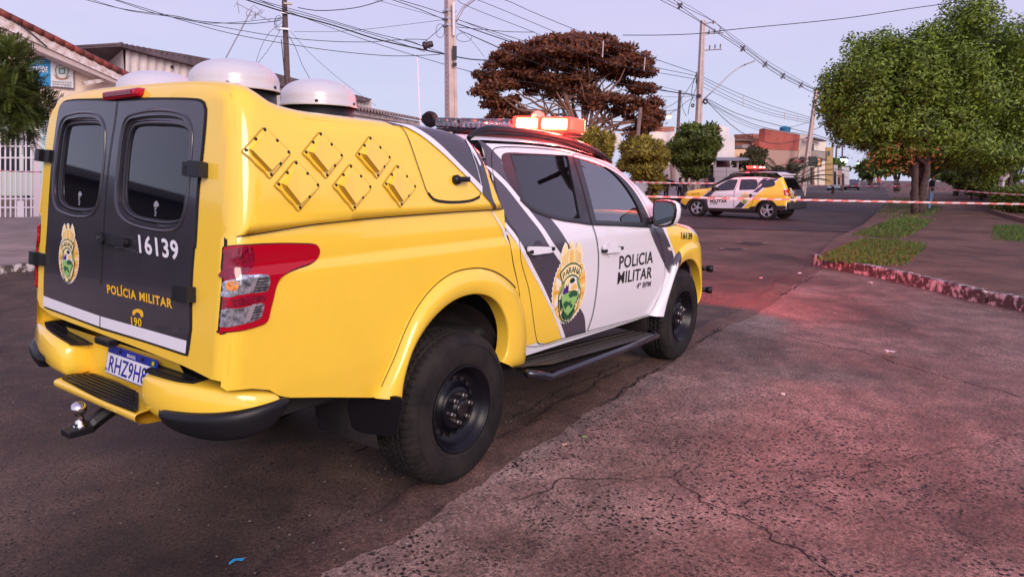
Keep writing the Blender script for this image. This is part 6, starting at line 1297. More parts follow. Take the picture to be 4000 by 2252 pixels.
for j in range(1, 16):
    for i in range(13): p, q = a+(b-a)*i/13+np.array([0, .25*j, 0]), a+(b-a)*(i+1.06)/13+np.array([0, .25*j, 0]); rf_.tube([p+np.array([0, 0, .03]), q], [.07, .09], 6)
rf_.add([a+np.array([0, 0, -.07]), b+np.array([0, 0, -.07]), b+np.array([0, 8, -.07]), a+np.array([0, 8, -.07])], [(0, 1, 2, 3)]); rf_.build('roof', tilered, cl, True)
rf_ = MB(); rf_.add([a+np.array([0, 0, .0]), Wf.pt(-300, 118, .02), Wf.pt(-300, 118, .02)+np.array([0, 8, 0]), a+np.array([0, 8, 0])], [(0, 1, 2, 3)]); rf_.build('roof', tilered, cl)
s = MB(); WC.slab(s, [(210, 205), (262, 196), (262, 206), (215, 214)], .2, .55); WC.slab(s, [(275, 250), (300, 246), (300, 255), (276, 260)], .2, .5); s.build('rafter_end', fasc, cl)
cab_ = s = MB(); s.tube([Wf.pt(18, 42, .06), Wf.pt(50, 62, .08), Wf.pt(80, 85, .08), Wf.pt(118, 118, .05)], .02, 6); s.build('roof_cable', darkin, cl, True)
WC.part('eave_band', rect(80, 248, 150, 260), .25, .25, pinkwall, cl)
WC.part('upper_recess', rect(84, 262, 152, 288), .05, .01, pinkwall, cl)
sg = WC.part('sign_panel', [(78, 145), (186, 158), (187, 224), (80, 214)], .06, .10, mat('sign_frame', (.06, .10, .16), .4), cl)
WC.part('sign_face', [(76, 147), (127, 152.5), (128, 218), (76, 213)], .01, .112, signblue, sg); WC.part('sign_face', [(127, 152.5), (184, 160), (185, 222), (128, 218)], .01, .112, signw, sg)
def wtext(W_, t_, bl, br, tl, off, m_, par, bold=.02, name='sign_lettering'):
    V, Fc = text2d(t_, bold); W, H = capscale(t_, bold); A, B, C_ = W_.pt(*bl, off), W_.pt(*br, off), W_.pt(*tl, off); return mk(name, [A+(B-A)*p[0]/W+(C_-A)*p[1]/H for p in V], Fc, m_, par)
wtext(WC, 'SAÚDE', (82, 180), (120, 182), (82, 166), .13, signw, sg, .05)
wtext(WC, 'Departamento de Saúde', (132, 207), (180, 210), (132, 202.5), .13, ink, sg, .0); wtext(WC, 'Município de Mandaguaçu', (132, 213), (180, 216), (132, 208.5), .13, ink, sg, .0); wtext(WC, 'Estado do Paraná', (133, 218.5), (179, 221.5), (133, 214.5), .13, ink, sg, .0)
s = MB(); WC.slab(s, rect(148, 171, 164, 186), .01, .13, 0); WC.slab(s, rect(151, 174, 161, 184), .005, .137, 1)
for i in range(5): u = 143+i*6.5; WC.slab(s, rect(u, 163.5+abs(i-2)*.8, u+3, 166+abs(i-2)*.8), .01, .13, 2)
for sd in (-1, 1):
    for i in range(7):
        t = i/6; u = 156+sd*(11+5*math.sin(t*2.4)); v = 194-t*24; WC.slab(s, [(u-2, v), (u, v-3), (u+2, v-1), (u, v+1.5)], .008, .13, 0)
WC.slab(s, [(134, 185), (145, 194), (156, 197), (168, 195), (177, 189), (170, 199), (156, 201.5), (142, 198)], .008, .132, 3)
s.build('town_crest', [mat('crest_green', (.10, .22, .14), .5), mat('crest_blue', (.35, .55, .65), .5), mat('crest_grey', (.2, .2, .22), .5), mat('crest_brown', (.35, .18, .10), .5)], sg)
WC.part('porch_wall', rect(-300, 290, 152, 560), .1, .006, mat('pale_green_wall', (.50, .62, .55), .8, noise=.08), cl)
for r_ in ((0, 330, 48, 430), (60, 340, 78, 500), (-40, 330, -10, 430)): WC.part('window', rect(*r_), .05, .03, darkw, cl)
WC.part('base_band', rect(-300, 492, 152, 548), .1, .03, mat('grey_brown_band', (.16, .12, .11), .9), cl)
WC.part('door_leaf', rect(82, 330, 128, 500), .05, .04, mat('mint_door', (.45, .62, .58), .6), cl)
WC.part('ceiling_lamp', rect(92, 286, 108, 291), .3, .5, mat('lit_tube', (.9, .95, 1), .5, emit=(.8, .95, 1), es=4.), cl)
WC.part('blue_pipe', rect(128, 400, 134, 500), .05, .10, mat('blue_pipe', (.05, .14, .25), .5), cl)
# ---- gate
WG = Wall((0, 18.6), 0.0); gt = root('gate', tuple(np.append(WG.pt(50, 547)[:2], ZG)), 'tall white barred metal gate in front of the clinic', 'gate')
for i, u in enumerate(range(-92, 150, 13)):
    if 86 < u < 104: continue
    WG.part('bar', rect(u, 330 if u < 80 else 312, u+3.4, 546), .03, 0, gatew, gt)
for v in (330, 366, 395, 498, 520): WG.part('rail', rect(-100, v, 86, v+3.5), .04, .01, gatew, gt)
for v in (338, 378, 500): WG.part('rail', rect(100, v, 150, v+3.5), .04, .01, gatew, gt)
WG.part('gate_post', rect(86, 300, 101, 549), .10, .03, mat('pink_white_post', (.68, .58, .60), .6), gt); WG.part('kick_plate', [(-100, 428), (84, 430), (86, 492), (-100, 492)], .02, -.02, mat('gate_panel', (.50, .58, .50), .6), gt); WG.part('lock_box', rect(44, 505, 60, 546), .03, .02, gatew, gt)
# ---- corrugated warehouse
yw_ = math.radians(18.7)
def corrug(name, W_, a, b, c, d, n, m_, par, amp=.05, off=0.):
    """corrugated sheet between four photo points (top-left, top-right, bottom-right, bottom-left)"""
    A, B, C_, D_ = [W_.pt(*q, off) for q in (a, b, c, d)]; V = []; k = n*4
    for i in range(k+1):
        t = i/k; o_ = W_.n*amp*math.sin(2*math.pi*i/4); V += [A+(B-A)*t+o_, D_+(C_-D_)*t+o_]
    return mk(name, V, [(2*i, 2*i+1, 2*i+3, 2*i+2) for i in range(k)], m_, par, True)
W1 = Wall(dep(450, 200, 30)[:2], yw_); wh = root('warehouse', tuple(np.append(W1.pt(450, 435)[:2], 0)), 'long warehouse with pale corrugated metal side and dark weathered sheet roof', 'building')
corm = mat('pale_corrugated_sheet', (.70, .60, .54), .6, noise=.12, nscale=1.5); rfm = mat('weathered_sheet_roof', (.115, .080, .085), .8, noise=.35, nscale=1.2)
corrug('side_wall', W1, (316, 116), (935, 252), (935, 430), (316, 430), 46, corm, wh, .06)
Wg2 = Wall(W1.pt(316, 200)[:2], yw_+math.pi/2+.35) if False else None
A = W1.pt(308, 112); G0 = dep(252, 147, 31.5)
s = MB(); s.add([A, A+np.array([0, 0, -9]), G0+np.array([0, 0, -6.9]), G0], [(0, 1, 2, 3)]); 
k = 30; V = []
for i in range(k*2+1): t = i/(k*2); p = G0+(A-G0)*t; o_ = np.array([-.3, -.95, 0])*.05*(1 if i % 2 else -1); V += [p+o_, np.array([p[0], p[1], 0])+o_]
mk('gable_wall', V, [(2*i, 2*i+1, 2*i+3, 2*i+2) for i in range(k*2)], corm, wh)
# roof: long verge band rising over the corrugated gable end
W1.part('roof', [(304, 110), (451, 134), (610, 163), (837, 222), (937, 250), (925, 257), (800, 231), (672, 211), (499, 167), (400, 143), (304, 117)], 9, .35, rfm, wh)
for i in range(44):
    t = i/44; u = 306+t*630; s = MB(); p = W1.pt(u, 111+t*139.5-7*math.sin(math.pi*t)*(1 if t < .5 else .6), .36); s.tube([p, p-W1.n*3], .06, 6); s.build('roof_ridge', rfm, wh, True)
s = MB(); s.tube([G0+np.array([0, 0, .05]), W1.pt(306, 112, .2)], .10, 6); s.build('verge', rfm, wh, True)
for u, v in ((592, 195), (703, 225)): W1.part('bracket', rect(u*.5+80, v-60, u*.5+86, v-53), .1, .1, darkin, wh)
# ---- low house with cream wall and wavy tile roof, beyond the topper
W2 = Wall(dep(900, 300, 24)[:2], yw_); lh = root('low_house', tuple(np.append(W2.pt(900, 440)[:2], 0)), 'low white house with wavy brown tile roof behind the pickup domes', 'house')
W2.part('wall', [(845, 262), (1052, 306), (1052, 440), (845, 440)], 5, 0, plw, lh); W2.part('fascia', [(845, 268), (1058, 306), (1058, 316), (845, 280)], .06, .12, fasc, lh)
E0, E1 = W2.pt(843, 262, .3), W2.pt(1064, 301, .3); V = []; n_e = 30; bk_ = -W2.n*3.2+np.array([0, 0, .62])
for i in range(n_e*6+1): t = i/(n_e*6); o_ = np.array([0, 0, .06])*math.sin(2*math.pi*i/6); p = E0+(E1-E0)*t+o_; V += [p, p+bk_, p-np.array([0, 0, .03])]
mk('roof', V, [(3*i, 3*i+1, 3*i+4, 3*i+3) for i in range(n_e*6)]+[(3*i+2, 3*i, 3*i+3, 3*i+5) for i in range(n_e*6)], mat('brown_tile', (.23, .165, .15), .8, noise=.2, nscale=3), lh, True)
# ---- houses along the far left side of the street (crop V outlines)
FYA = -.25; FP0 = dep(1700, 400, 52)[:2]; FN = np.array([math.cos(FYA+math.pi/2), math.sin(FYA+math.pi/2)])
FY = .122; FP = np.array([12., 0])+n_*14.5
def far(off): return Wall(FP+n_*off, FY)
def VV(pts): return [T('V', *p) for p in pts]
FW = Wall(FP0+FN*0., FYA)
brick = mat('raw_brick', (.42, .13, .07), .9, noise=.3, nscale=3)
M = brick; t = M.node_tree; b = t.nodes['Principled BSDF']; g = t.nodes.new('ShaderNodeTexCoord'); bt_ = t.nodes.new('ShaderNodeTexBrick'); bt_.inputs['Scale'].default_value = 1.6; bt_.inputs['Color1'].default_value = (.42, .13, .07, 1); bt_.inputs['Color2'].default_value = (.30, .09, .05, 1); bt_.inputs['Mortar'].default_value = (.48, .38, .32, 1)
mp = t.nodes.new('ShaderNodeMapping'); mp.inputs['Rotation'].default_value = (math.pi/2, 0, 0); t.links.new(g.outputs['Object'], mp.inputs[0]); t.links.new(mp.outputs[0], bt_.inputs[0]); t.links.new(bt_.outputs[0], b.inputs['Base Color'])
h1 = root('white_house', tuple(np.append(FW.pt(1790, 470)[:2], 0)), 'plain white rendered house with raw brick parapet behind the trimmed trees', 'house')
FW.part('wall', VV([(1000, 330), (1120, 340), (1240, 360), (1232, 900), (1000, 900)]), .6, 0, plw, h1); FW.part('wall', VV([(440, 300), (1000, 330), (1000, 900), (300, 900), (300, 420)]), .6, -.05, plw, h1)
FW.part('water_tower_box', VV([(1000, 236), (1092, 236), (1185, 258), (1180, 345), (1000, 332)]), .6, -2, plw, h1); FW.part('brick_parapet', VV([(1002, 242), (1088, 242), (1086, 290), (1040, 280), (1002, 262)]), .1, -1.95, brick, h1); FW.part('brick_parapet', VV([(492, 250), (620, 250), (618, 300), (492, 300)]), 1, -.5, brick, h1)
FW.part('grey_wall', VV([(0, 310), (70, 330), (60, 420), (0, 520)]), 2, -.1, plw, h1)
FW2 = Wall(FP0+FN*.15, FYA)
h2 = root('peach_house', tuple(np.append(FW2.pt(1900, 470)[:2], 0)), 'low peach coloured house with unfinished brick upper rooms', 'house')
FW2.part('wall', VV([(1232, 482), (1560, 482), (1560, 900), (1220, 900)]), .6, 0, mat('peach_plaster', (.78, .48, .28), .85, noise=.06), h2); FW2.part('upper_room', VV([(1238, 388), (1420, 390), (1420, 470), (1235, 470)]), .6, -2., brick, h2); FW2.part('flat_roof', VV([(1236, 380), (1445, 386), (1445, 394), (1236, 392)]), .6, -1.5, mat('grey_slab', (.20, .17, .17), .9), h2); FW2.part('grey_room', VV([(1318, 436), (1492, 430), (1492, 482), (1316, 470)]), 2, -1.2, mat('bare_render', (.32, .26, .26), .9, noise=.15), h2); FW2.part('brick_stack', VV([(1428, 322), (1556, 326), (1556, 420), (1430, 420)]), 2, -2.2, brick, h2)
FW3 = Wall(FP0+FN*.3, FYA)
h3 = root('red_house', tuple(np.append(FW3.pt(1960, 465)[:2], 0)), 'two-storey building with flat brick-red upper wall and blue roof tank', 'building')
FW3.part('upper_wall', VV([(1556, 272), (1912, 332), (1898, 496), (1490, 478), (1492, 396), (1545, 396)]), .6, 0, mat('brick_red_plaster', (.42, .10, .07), .85, noise=.12, nscale=1.2), h3); FW3.part('lower_wall', VV([(1490, 478), (1898, 496), (1890, 850), (1490, 850)]), .6, -.05, mat('dusky_pink_plaster', (.45, .28, .22), .85), h3); FW3.part('coping', VV([(1552, 266), (1914, 328), (1913, 336), (1554, 276)]), .3, .05, mat('pale_coping', (.5, .36, .33), .8), h3)
FW3.part('end_wall', VV([(1910, 332), (1990, 340), (1992, 850), (1890, 850), (1898, 496)]), .6, -.1, mat('stained_cream_wall', (.52, .42, .36), .85, noise=.25, nscale=1.5), h3)
FW3.part('shutter', VV([(1780, 640), (1880, 640), (1880, 850), (1780, 850)]), .1, .03, mat('dark_shop_front', (.05, .035, .035), .6), h3)
FW3.part('shop_sign', VV([(1880, 600), (1960, 605), (1958, 618), (1880, 616)]), .2, .3, mat('red_sign', (.45, .03, .05), .5), h3)
tk = root('water_tank', tuple(FW3.pt(*T('V', 1757, 300), -2)), 'light blue plastic water tank on the roof of the brick-red building', 'water tank'); p = FW3.pt(*T('V', 1757, 298), -1)-np.array([0, 0, .25]); s = MB(); rr0 = .50; s.lathe([(rr0*.9, 0), (rr0, .5), (rr0*1.06, .52), (rr0*1.06, .6), (rr0*.9, .66), (.01, .7)], p, (0, 0, 1), 24); s.build('tank', mat('tank_blue', (.05, .28, .50), .4), tk, True); s = MB(); s.lathe([(.25, .68), (.25, .74), (.01, .75)], p, (0, 0, 1), 12); s.build('lid', mat('tank_blue', (.05, .28, .50), .4), tk)
FW4 = Wall(FP0+FN*.1, FYA)
h4 = root('balcony_building', tuple(np.append(FW4.pt(2060, 465)[:2], 0)), 'cream two-storey shop building with dark balcony railing and overhanging roof', 'building')
FW4.part('wall', VV([(2030, 375), (2175, 400), (2178, 850), (2000, 850), (1985, 600), (2010, 600)]), .6, 0, mat('cream_shop_wall', (.75, .64, .52), .85, noise=.08), h4); FW4.part('roof_slab', VV([(2035, 356), (2185, 392), (2185, 404), (2035, 368)]), .6, .8, mat('dark_slab', (.10, .08, .09), .9), h4)
for a_, b_ in ((2035, 2055), (2090, 2112)): FW4.part('window', VV([(a_, 425), (b_, 425), (b_, 490), (a_, 490)]), .1, .04, darkw if a_ == 2035 else plw, h4)
FW4.part('balcony_floor', VV([(2010, 560), (2190, 585), (2190, 600), (2010, 575)]), 1, .9, mat('dark_slab', (.10, .08, .09), .9), h4)
rm = mat('railing_metal', (.03, .02, .025), .6)
for i in range(16): a_ = 2020+i*11; FW4.part('baluster', VV([(a_, 490+i*1.2), (a_+3, 490+i*1.2), (a_+3, 572+i*.8), (a_, 572+i*.8)]), .03, .9, rm, h4)
FW4.part('handrail', VV([(2015, 488), (2190, 508), (2190, 514), (2015, 494)]), .05, .92, rm, h4)
for i, (a_, b_, m_) in enumerate(((1998, 2018, 'shop_a'), (2022, 2040, 'shop_b'), (2046, 2060, 'shop_c'), (2095, 2108, 'shop_d'))): FW4.part('shop_door', VV([(a_, 665), (b_, 665), (b_, 848), (a_, 848)]), .1, .05, mat(m_, [(.30, .28, .28), (.03, .02, .02), (.25, .10, .07), (.35, .3, .3)][i], .7), h4)
FW5 = Wall(FP0+FN*.0, FYA)
h5 = root('ochre_building', tuple(np.append(FW5.pt(2100, 460)[:2], 0)), 'small ochre building farther down the street past the balcony', 'building'); FW5.part('wall', VV([(2183, 462), (2248, 462), (2250, 850), (2180, 850)]), .6, 0, mat('ochre_plaster', (.42, .28, .10), .85), h5); FW5.part('window', VV([(2200, 500), (2220, 500), (2220, 550), (2200, 550)]), .1, .05, darkw, h5)
FW6 = Wall(FP0+FN*.25, FYA)
for i, (a_, b_, t_, m_, lab) in enumerate(((2262, 2300, 640, (.45, .4, .38), 'pale narrow distant shop front left of the floodlight'), (2300, 2345, 700, (.40, .22, .18), 'pinkish distant wall below the floodlight'), (2345, 2420, 660, (.5, .48, .48), 'distant pale building beyond the parked dark car'))):
    h6 = root('distant_house', tuple(np.append(FW6.pt(*T('V', a_+10, 850))[:2], 0)), lab, 'building'); FW6.part('wall', VV([(a_, t_), (b_, t_+8), (b_, 850), (a_, 850)]), .6, 0, mat('distant_wall%d' % i if False else ['distant_wall_cream', 'distant_wall_pink', 'distant_wall_pale'][i], m_, .9), h6); FW6.part('doorway', VV([(a_+10, t_+70), (a_+24, t_+70), (a_+24, 850), (a_+10, 850)]), .1, .1, darkw, h6)
# shop signs on posts
W7 = Wall(dep(2040, 400, 60)[:2], FY+1.2)
sb = root('hanging_sign', tuple(W7.pt(*T('V', 2040, 655))), 'square black shop sign hanging on the pole by the balcony', 'sign'); Wall(dep(2040, 400, 60)[:2], -.9).part('board', VV([(2006, 560), (2076, 562), (2076, 662), (2006, 656)]), .15, 0, mat('black_sign', (.010, .009, .012), .4), sb); Wall(dep(2040, 400, 60)[:2], -.9).part('frame', VV([(2002, 556), (2080, 558), (2080, 564), (2002, 562)]), .2, .02, rm, sb)
s2_ = root('round_sign', tuple(W7.pt(*T('V', 2105, 665))), 'black sign with a glowing orange emblem next to the square black one', 'sign'); WW = Wall(dep(2070, 400, 60)[:2], -.9); WW.part('board', VV([(2082, 566), (2136, 572), (2132, 665), (2080, 662)]), .15, 0, mat('black_sign', (.010, .009, .012), .4), s2_)
om = mat('orange_emblem', (.8, .3, .08), .5, emit=(1, .4, .1), es=.5); WW.part('emblem', VV([(2090, 585), (2108, 578), (2124, 590), (2122, 606), (2106, 612), (2122, 620), (2122, 640), (2106, 648), (2090, 640), (2096, 632), (2108, 636), (2110, 624), (2098, 618), (2098, 606), (2110, 600), (2108, 590), (2096, 594)]), .03, .03, om, s2_)
# carport and gates
W8 = Wall(FP0-FN*3.5, FYA)
cp = root('carport', tuple(np.append(W8.pt(1830, 478)[:2], 0)), 'carport with thin slanted metal roof in front of the peach house', 'carport'); W8.part('roof', VV([(1030, 596), (1048, 566), (1300, 566), (1390, 575), (1385, 592), (1280, 602)]), 3, .8, mat('carport_metal', (.28, .28, .34), .45, .4), cp)
for a_ in (1040, 1270): W8.part('post', VV([(a_, 596), (a_+9, 596), (a_+9, 860), (a_, 860)]), .12, .6, mat('post_paint', (.42, .33, .32), .8), cp)
W8.part('back_wall', VV([(1055, 600), (1190, 600), (1190, 690), (1055, 690)]), .2, -1.2, mat('maroon_wall', (.10, .035, .035), .8), cp)
gg = root('grey_gate', tuple(np.append(W8.pt(1880, 475)[:2], 0)), 'plain grey sheet metal gate under the carport', 'gate')
W8.part('leaf', VV([(1032, 668), (1150, 668), (1150, 866), (1032, 866)]), .06, .75, mat('grey_sheet', (.36, .32, .34), .6, noise=.08), gg); W8.part('leaf', VV([(1156, 668), (1270, 672), (1270, 866), (1156, 866)]), .06, .75, mat('grey_sheet', (.36, .32, .34), .6), gg)
for v in (700, 760): W8.part('rail', VV([(1032, v), (1270, v+3), (1270, v+8), (1032, v+5)]), .03, .79, mat('post_paint', (.42, .33, .32), .8), gg)
W9 = Wall(FP0-FN*2, FYA)
wf = root('sheet_fence', tuple(np.append(W9.pt(1700, 480)[:2], 0)), 'pale ribbed sheet metal fence behind the standing people', 'fence'); corrug('panel', W9, T('V', 380, 715), T('V', 1020, 640), T('V', 1020, 905), T('V', 380, 905), 44, mat('pale_fence_sheet', (.50, .42, .43), .6), wf, .04)
for a_ in (600, 800): W9.part('post', VV([(a_, 640), (a_+(60 if a_ == 800 else 30), 640), (a_+(60 if a_ == 800 else 30), 900), (a_, 900)]), .3, .2, mat('concrete_post', (.40, .28, .24), .9), wf)
sg_ = root('slatted_gate', tuple(np.append(W9.pt(1730, 480)[:2], 0)), 'dark vertical bar gate right of the taller trimmed tree', 'gate')
for i in range(9): a_ = 955+i*8; W9.part('bar', VV([(a_, 640), (a_+3, 640), (a_+3, 860), (a_, 860)]), .04, .3, rm, sg_)
W9.part('rail', VV([(950, 700), (1028, 700), (1028, 706), (950, 706)]), .04, .33, rm, sg_)
# ---- right side: wooden fence, posts, hedge
fn = [dep(*T('Y', *p), d) for p, d in (((865, 838), 75), ((925, 862), 60), ((1000, 885), 46), ((1050, 890), 40))]
wdm = mat('old_fence_boards', (.10, .065, .052), .9, noise=.35, nscale=3); fo_ = root('board_fence', tuple(np.append(fn[1][:2], .165)), 'weathered dark board fence along the right pavement', 'fence')
tp_ = [dep(*T('Y', *p), d) for p, d in (((865, 772), 75), ((925, 782), 60), ((1000, 795), 46), ((1050, 795), 40))]
for i in range(3):
    for j in range(8):
        t0, t1 = j/8, (j+.92)/8; A, B = fn[i]+(fn[i+1]-fn[i])*t0, fn[i]+(fn[i+1]-fn[i])*t1; A2, B2 = tp_[i]+(tp_[i+1]-tp_[i])*t0, tp_[i]+(tp_[i+1]-tp_[i])*t1; o_ = rr.normal(0, .03); s = MB()
        s.add([(A[0], A[1], .1), (B[0], B[1], .1), (B[0], B[1], B2[2]+o_), (A[0], A[1], A2[2]+o_)]+[(A[0]+.05, A[1]-.05, .1), (B[0]+.05, B[1]-.05, .1), (B[0]+.05, B[1]-.05, B2[2]+o_), (A[0]+.05, A[1]-.05, A2[2]+o_)], [(0, 1, 2, 3), (4, 7, 6, 5), (0, 3, 7, 4), (1, 5, 6, 2), (3, 2, 6, 7)]); s.build('board', wdm, fo_)
cpm = mat('pale_concrete_post', (.42, .34, .32), .9, noise=.15, nscale=6)
for (pp, d, rad, lab) in (([(1052, 905), (1056, 850), (1062, 812), (1084, 790)], 38, .16, 'pale concrete fence post with bent top nearest the hedge'), ([(1062, 842), (1090, 862), (1122, 880)], 38, .07, 'slanting concrete brace of the bent fence post'), ([(918, 872), (922, 830), (930, 785)], 52, .14, 'concrete fence post halfway down the dark board fence')):
    P = [dep(*T('Y', *p), d) for p in pp]; s = MB(); P[0][2] = min(P[0][2], .15); s.tube(P, rad, 4); tag(s.build('fence_post', cpm), lab, 'post')
hp_ = [gnd(*q, .165)[:2] for q in ((2488, 530), (2650, 538), (2760, 500), (2510, 497))]; S = np.array(hp_); s = MB(); lo, hi = S.min(0), S.max(0)
n = 26000; q = rr.uniform(0, 1, (n, 2)); P2 = S[0]+(S[1]-S[0])*q[:, :1]+(S[3]-S[0])*q[:, 1:]; z = .165+rr.random(n)**.6*1.0; fr = rr.random(n) < .35; P2[fr] = S[0]+(S[1]-S[0])*q[fr, :1]+(S[3]-S[0])*.02*rr.normal(0, 1, (fr.sum(), 1)); z[~fr] = 1.13+rr.normal(0, .05, (~fr).sum())
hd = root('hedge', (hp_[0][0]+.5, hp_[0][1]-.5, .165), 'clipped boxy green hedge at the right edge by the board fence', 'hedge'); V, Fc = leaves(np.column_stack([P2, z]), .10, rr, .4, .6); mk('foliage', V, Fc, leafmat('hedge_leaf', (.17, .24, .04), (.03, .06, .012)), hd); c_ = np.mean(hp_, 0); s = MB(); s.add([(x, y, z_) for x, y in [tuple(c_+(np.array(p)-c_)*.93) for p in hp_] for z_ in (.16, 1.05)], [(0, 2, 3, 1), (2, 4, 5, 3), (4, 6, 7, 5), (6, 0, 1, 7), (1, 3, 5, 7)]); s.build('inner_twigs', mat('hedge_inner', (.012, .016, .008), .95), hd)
kk = [gnd(*q, .165) for q in ((2494, 533), (2530, 545), (2576, 558), (2640, 572))]; s = MB()
for a, b in zip(kk[:-1], kk[1:]): d = b-a; s.box((a+b)/2+np.array([0, 0, .06]), (np.linalg.norm(d), .15, .14), rz=math.atan2(d[1], d[0]))
tag(s.build('kerb', mat('red_kerb', (.16, .08, .065), .9, noise=.3)), kind='structure')
# unseen houses and trees added for the reflections they give glass and paint
def backhouse(x, y, w_, d_, h, hr, wm_, rm_, label, rz=0.):
    bh = root('reflection_house', (x, y, 0), label, 'house', rz=rz); s = MB(); s.box((0, 0, h/2), (d_, w_, h)); s.build('wall', wm_, bh, local=True); s = MB(); k = .5; s.add([(-d_/2-k, -w_/2-k, h-.1), (-d_/2-k, w_/2+k, h-.1), (0, w_/2+k, hr), (0, -w_/2-k, hr), (d_/2+k, w_/2+k, h-.1), (d_/2+k, -w_/2-k, h-.1)], [(0, 1, 2, 3)[::-1], (3, 2, 4, 5)[::-1], (0, 3, 5), (1, 4, 2)]); s.build('roof', rm_, bh, local=True)
    for q in (-.3, .05, .3):
        for sd in (-1, 1): s = MB(); s.box((sd*(d_/2+.02), q*w_, h*.55), (.06, w_*.12, h*.3)); s.build('window', darkw, bh, local=True)
bw1 = mat('far_brown_wall', (.10, .07, .065), .9); br1 = mat('black_roof', (.02, .02, .022), .8)
backhouse(-17.5, 28, 22, 8, 4.0, 4.7, mat('dark_reflection_wall', (.012, .011, .012), .9), br1, 'long black-walled house added out of view left of the clinic to darken the rear panes', math.pi/2)
backhouse(-2, -24, 12, 7, 3.4, 5.2, mat('back_wall_grey', (.22, .20, .19), .9), br1, 'unseen grey house with a black roof, added for side reflections beyond the open road, opposite the pickup doors', math.pi/2); backhouse(14, -27, 11, 7, 3.0, 4.6, mat('back_wall_ochre', (.25, .18, .10), .9), tilered, 'unseen low ochre house with a tiled roof, added for side reflections opposite the pickup bonnet', math.pi/2)
for x, y, r_ in ((-11, -18, 2.6), (6, -17, 2.2)): tree('reflection_tree', (x, y, 0), subblobs((x, y, 4.), (r_, r_, r_*.8), 14, rr, .4), 3500, .4, green_b, 'unseen dark tree behind the camera, added for side reflections, %s' % ('nearer the dark-roofed house' if x < 0 else 'between the grey and ochre houses'), 'tree', 300+int(x), tr_r=.16, fork=1.8, nlimb=8)
rt_ = root('utility_pole', (17, -9., 0), 'leaning wooden pole with crossbar on the near side of the road, outside the view', 'pole'); s = MB(); s.tube([(17, -9., -.2), (17.6, -8.8, 8.6)], [.17, .12], 12); s.build('shaft', bark, rt_, True); s = MB(); s.box((17.5, -8.85, 7.4), (1.9, .12, .14), rz=.9); s.build('crossbar', bark, rt_)
# ================================================================ THE SECOND POLICE CAR (local frame: x forward, side towards -y is... its left flank faces us)
pf, pr = gnd(*T('S', 520, 1055)), gnd(*T('S', 1690, 1115)); hd_ = (pf-pr)[:2]; KS = np.linalg.norm(hd_)/2.67; hd_ /= np.linalg.norm(hd_); yaw_s = math.atan2(hd_[1], hd_[0])
SM = Matrix.Translation(Vector((pr[0], pr[1], 0))) @ Matrix.Rotation(yaw_s, 4, 'Z') @ Matrix.Scale(KS, 4)
# local: rear wheel ground point (outer left side) at the origin; car spans y from 0 (left flank, +y side faces the camera) to -1.8
SYC = -.87
_zS = smooth_tab([-.95, -.90, -.80, -.6, -.2, .4, 1.2, 1.55, 1.75, 2.05, 2.35, 2.5, 2.9, 3.2, 3.42, 3.50], [.75, 1.05, 1.42, 1.60, 1.655, 1.67, 1.645, 1.58, 1.47, 1.26, 1.10, 1.06, 1.02, .95, .82, .60], .04)
_wS = smooth_tab([.2, .35, .6, .9, 1.02, 1.2, 1.45, 1.62, 1.75], [.83, .86, .885, .895, .87, .80, .71, .63, .58], .03)
def _sxr(z): return -.66+.55*np.clip(z-.95, 0, 1)
def F_suv(x, y, z):
    a = np.abs(y-SYC); t = np.clip((x-2.7)/.8, 0, 1.2); t2 = np.clip((-x-.4)/.6, 0, 1.2); W = _wS(z)-.16*t*t-.05*t2*t2
    return np.maximum(rbox([a-W, (z-(_zS(x)+.03*(1-(a/.65)**2)))*.8, x-3.52, (_sxr(z)-x)*.9], .07), .22-z)
F_suv.c = SYC; F_suv.xo = (-1.6, .5); F_suv.zi = .5; F_suv.mid = .9
CAR = root('police_suv', (pr[0], pr[1], 0), 'small yellow and white police SUV seen side-on across the road with lit red roof lights', 'police car')
dark_clad = mat('grey_cladding', (.020, .018, .020), .55)
def sdecal(name, pts, m_, off=.004, ax='Y', par=CAR, h=.06, holes=(), depth=0.): return patch(name, F_suv, ax, tr(F_suv, ax, 'S', pts, h=.04, M=SM), m_, par, h=h, off=off, M=SM, holes=holes, depth=depth)
silh = [(1880, 425, 1), (1700, 400), (1500, 392), (1300, 395), (1150, 405), (1085, 432), (980, 470), (880, 520), (800, 562), (740, 580), (600, 596), (450, 612), (370, 632), (330, 670), (285, 740), (258, 800), (250, 830), (300, 880), (355, 960, 1), (372, 900), (395, 840), (440, 790), (520, 765), (600, 785), (650, 840), (672, 900), (690, 955, 1), (1410, 962, 1), (1480, 960, 1), (1510, 900), (1540, 850), (1600, 805), (1690, 788), (1780, 810), (1835, 860), (1860, 950, 1), (1960, 950), (2040, 930), (2060, 860), (2065, 720), (2040, 600), (2000, 540), (1940, 455)]
sil = tr(F_suv, 'Y', 'S', silh, h=.05, M=SM); sil = sil[(sil[:, 0] > -1.2)]; sil[:, 0] = np.maximum(sil[:, 0], _sxr(sil[:, 1])+.005)
winS = [tr(F_suv, 'Y', 'S', q, h=.04, M=SM) for q in ([(835, 610, 1), (880, 555), (960, 500), (1060, 452), (1110, 440), (1212, 440, 1), (1145, 605, 1), (900, 618)], [(1270, 437, 1), (1515, 437), (1530, 460), (1535, 560), (1500, 600, 1), (1240, 605, 1), (1255, 510)], [(1610, 455, 1), (1720, 450), (1800, 462), (1830, 495), (1825, 530), (1790, 548), (1660, 570), (1635, 560), (1620, 500)])]
patch('body', F_suv, 'Y', sil, white, CAR, h=.07, M=SM)
patch('body', F_suv, 'y', np.array([(float(x), float(min(z, _zS(x)-.05))) for x, z in sil]), white, CAR, h=.12, M=SM)
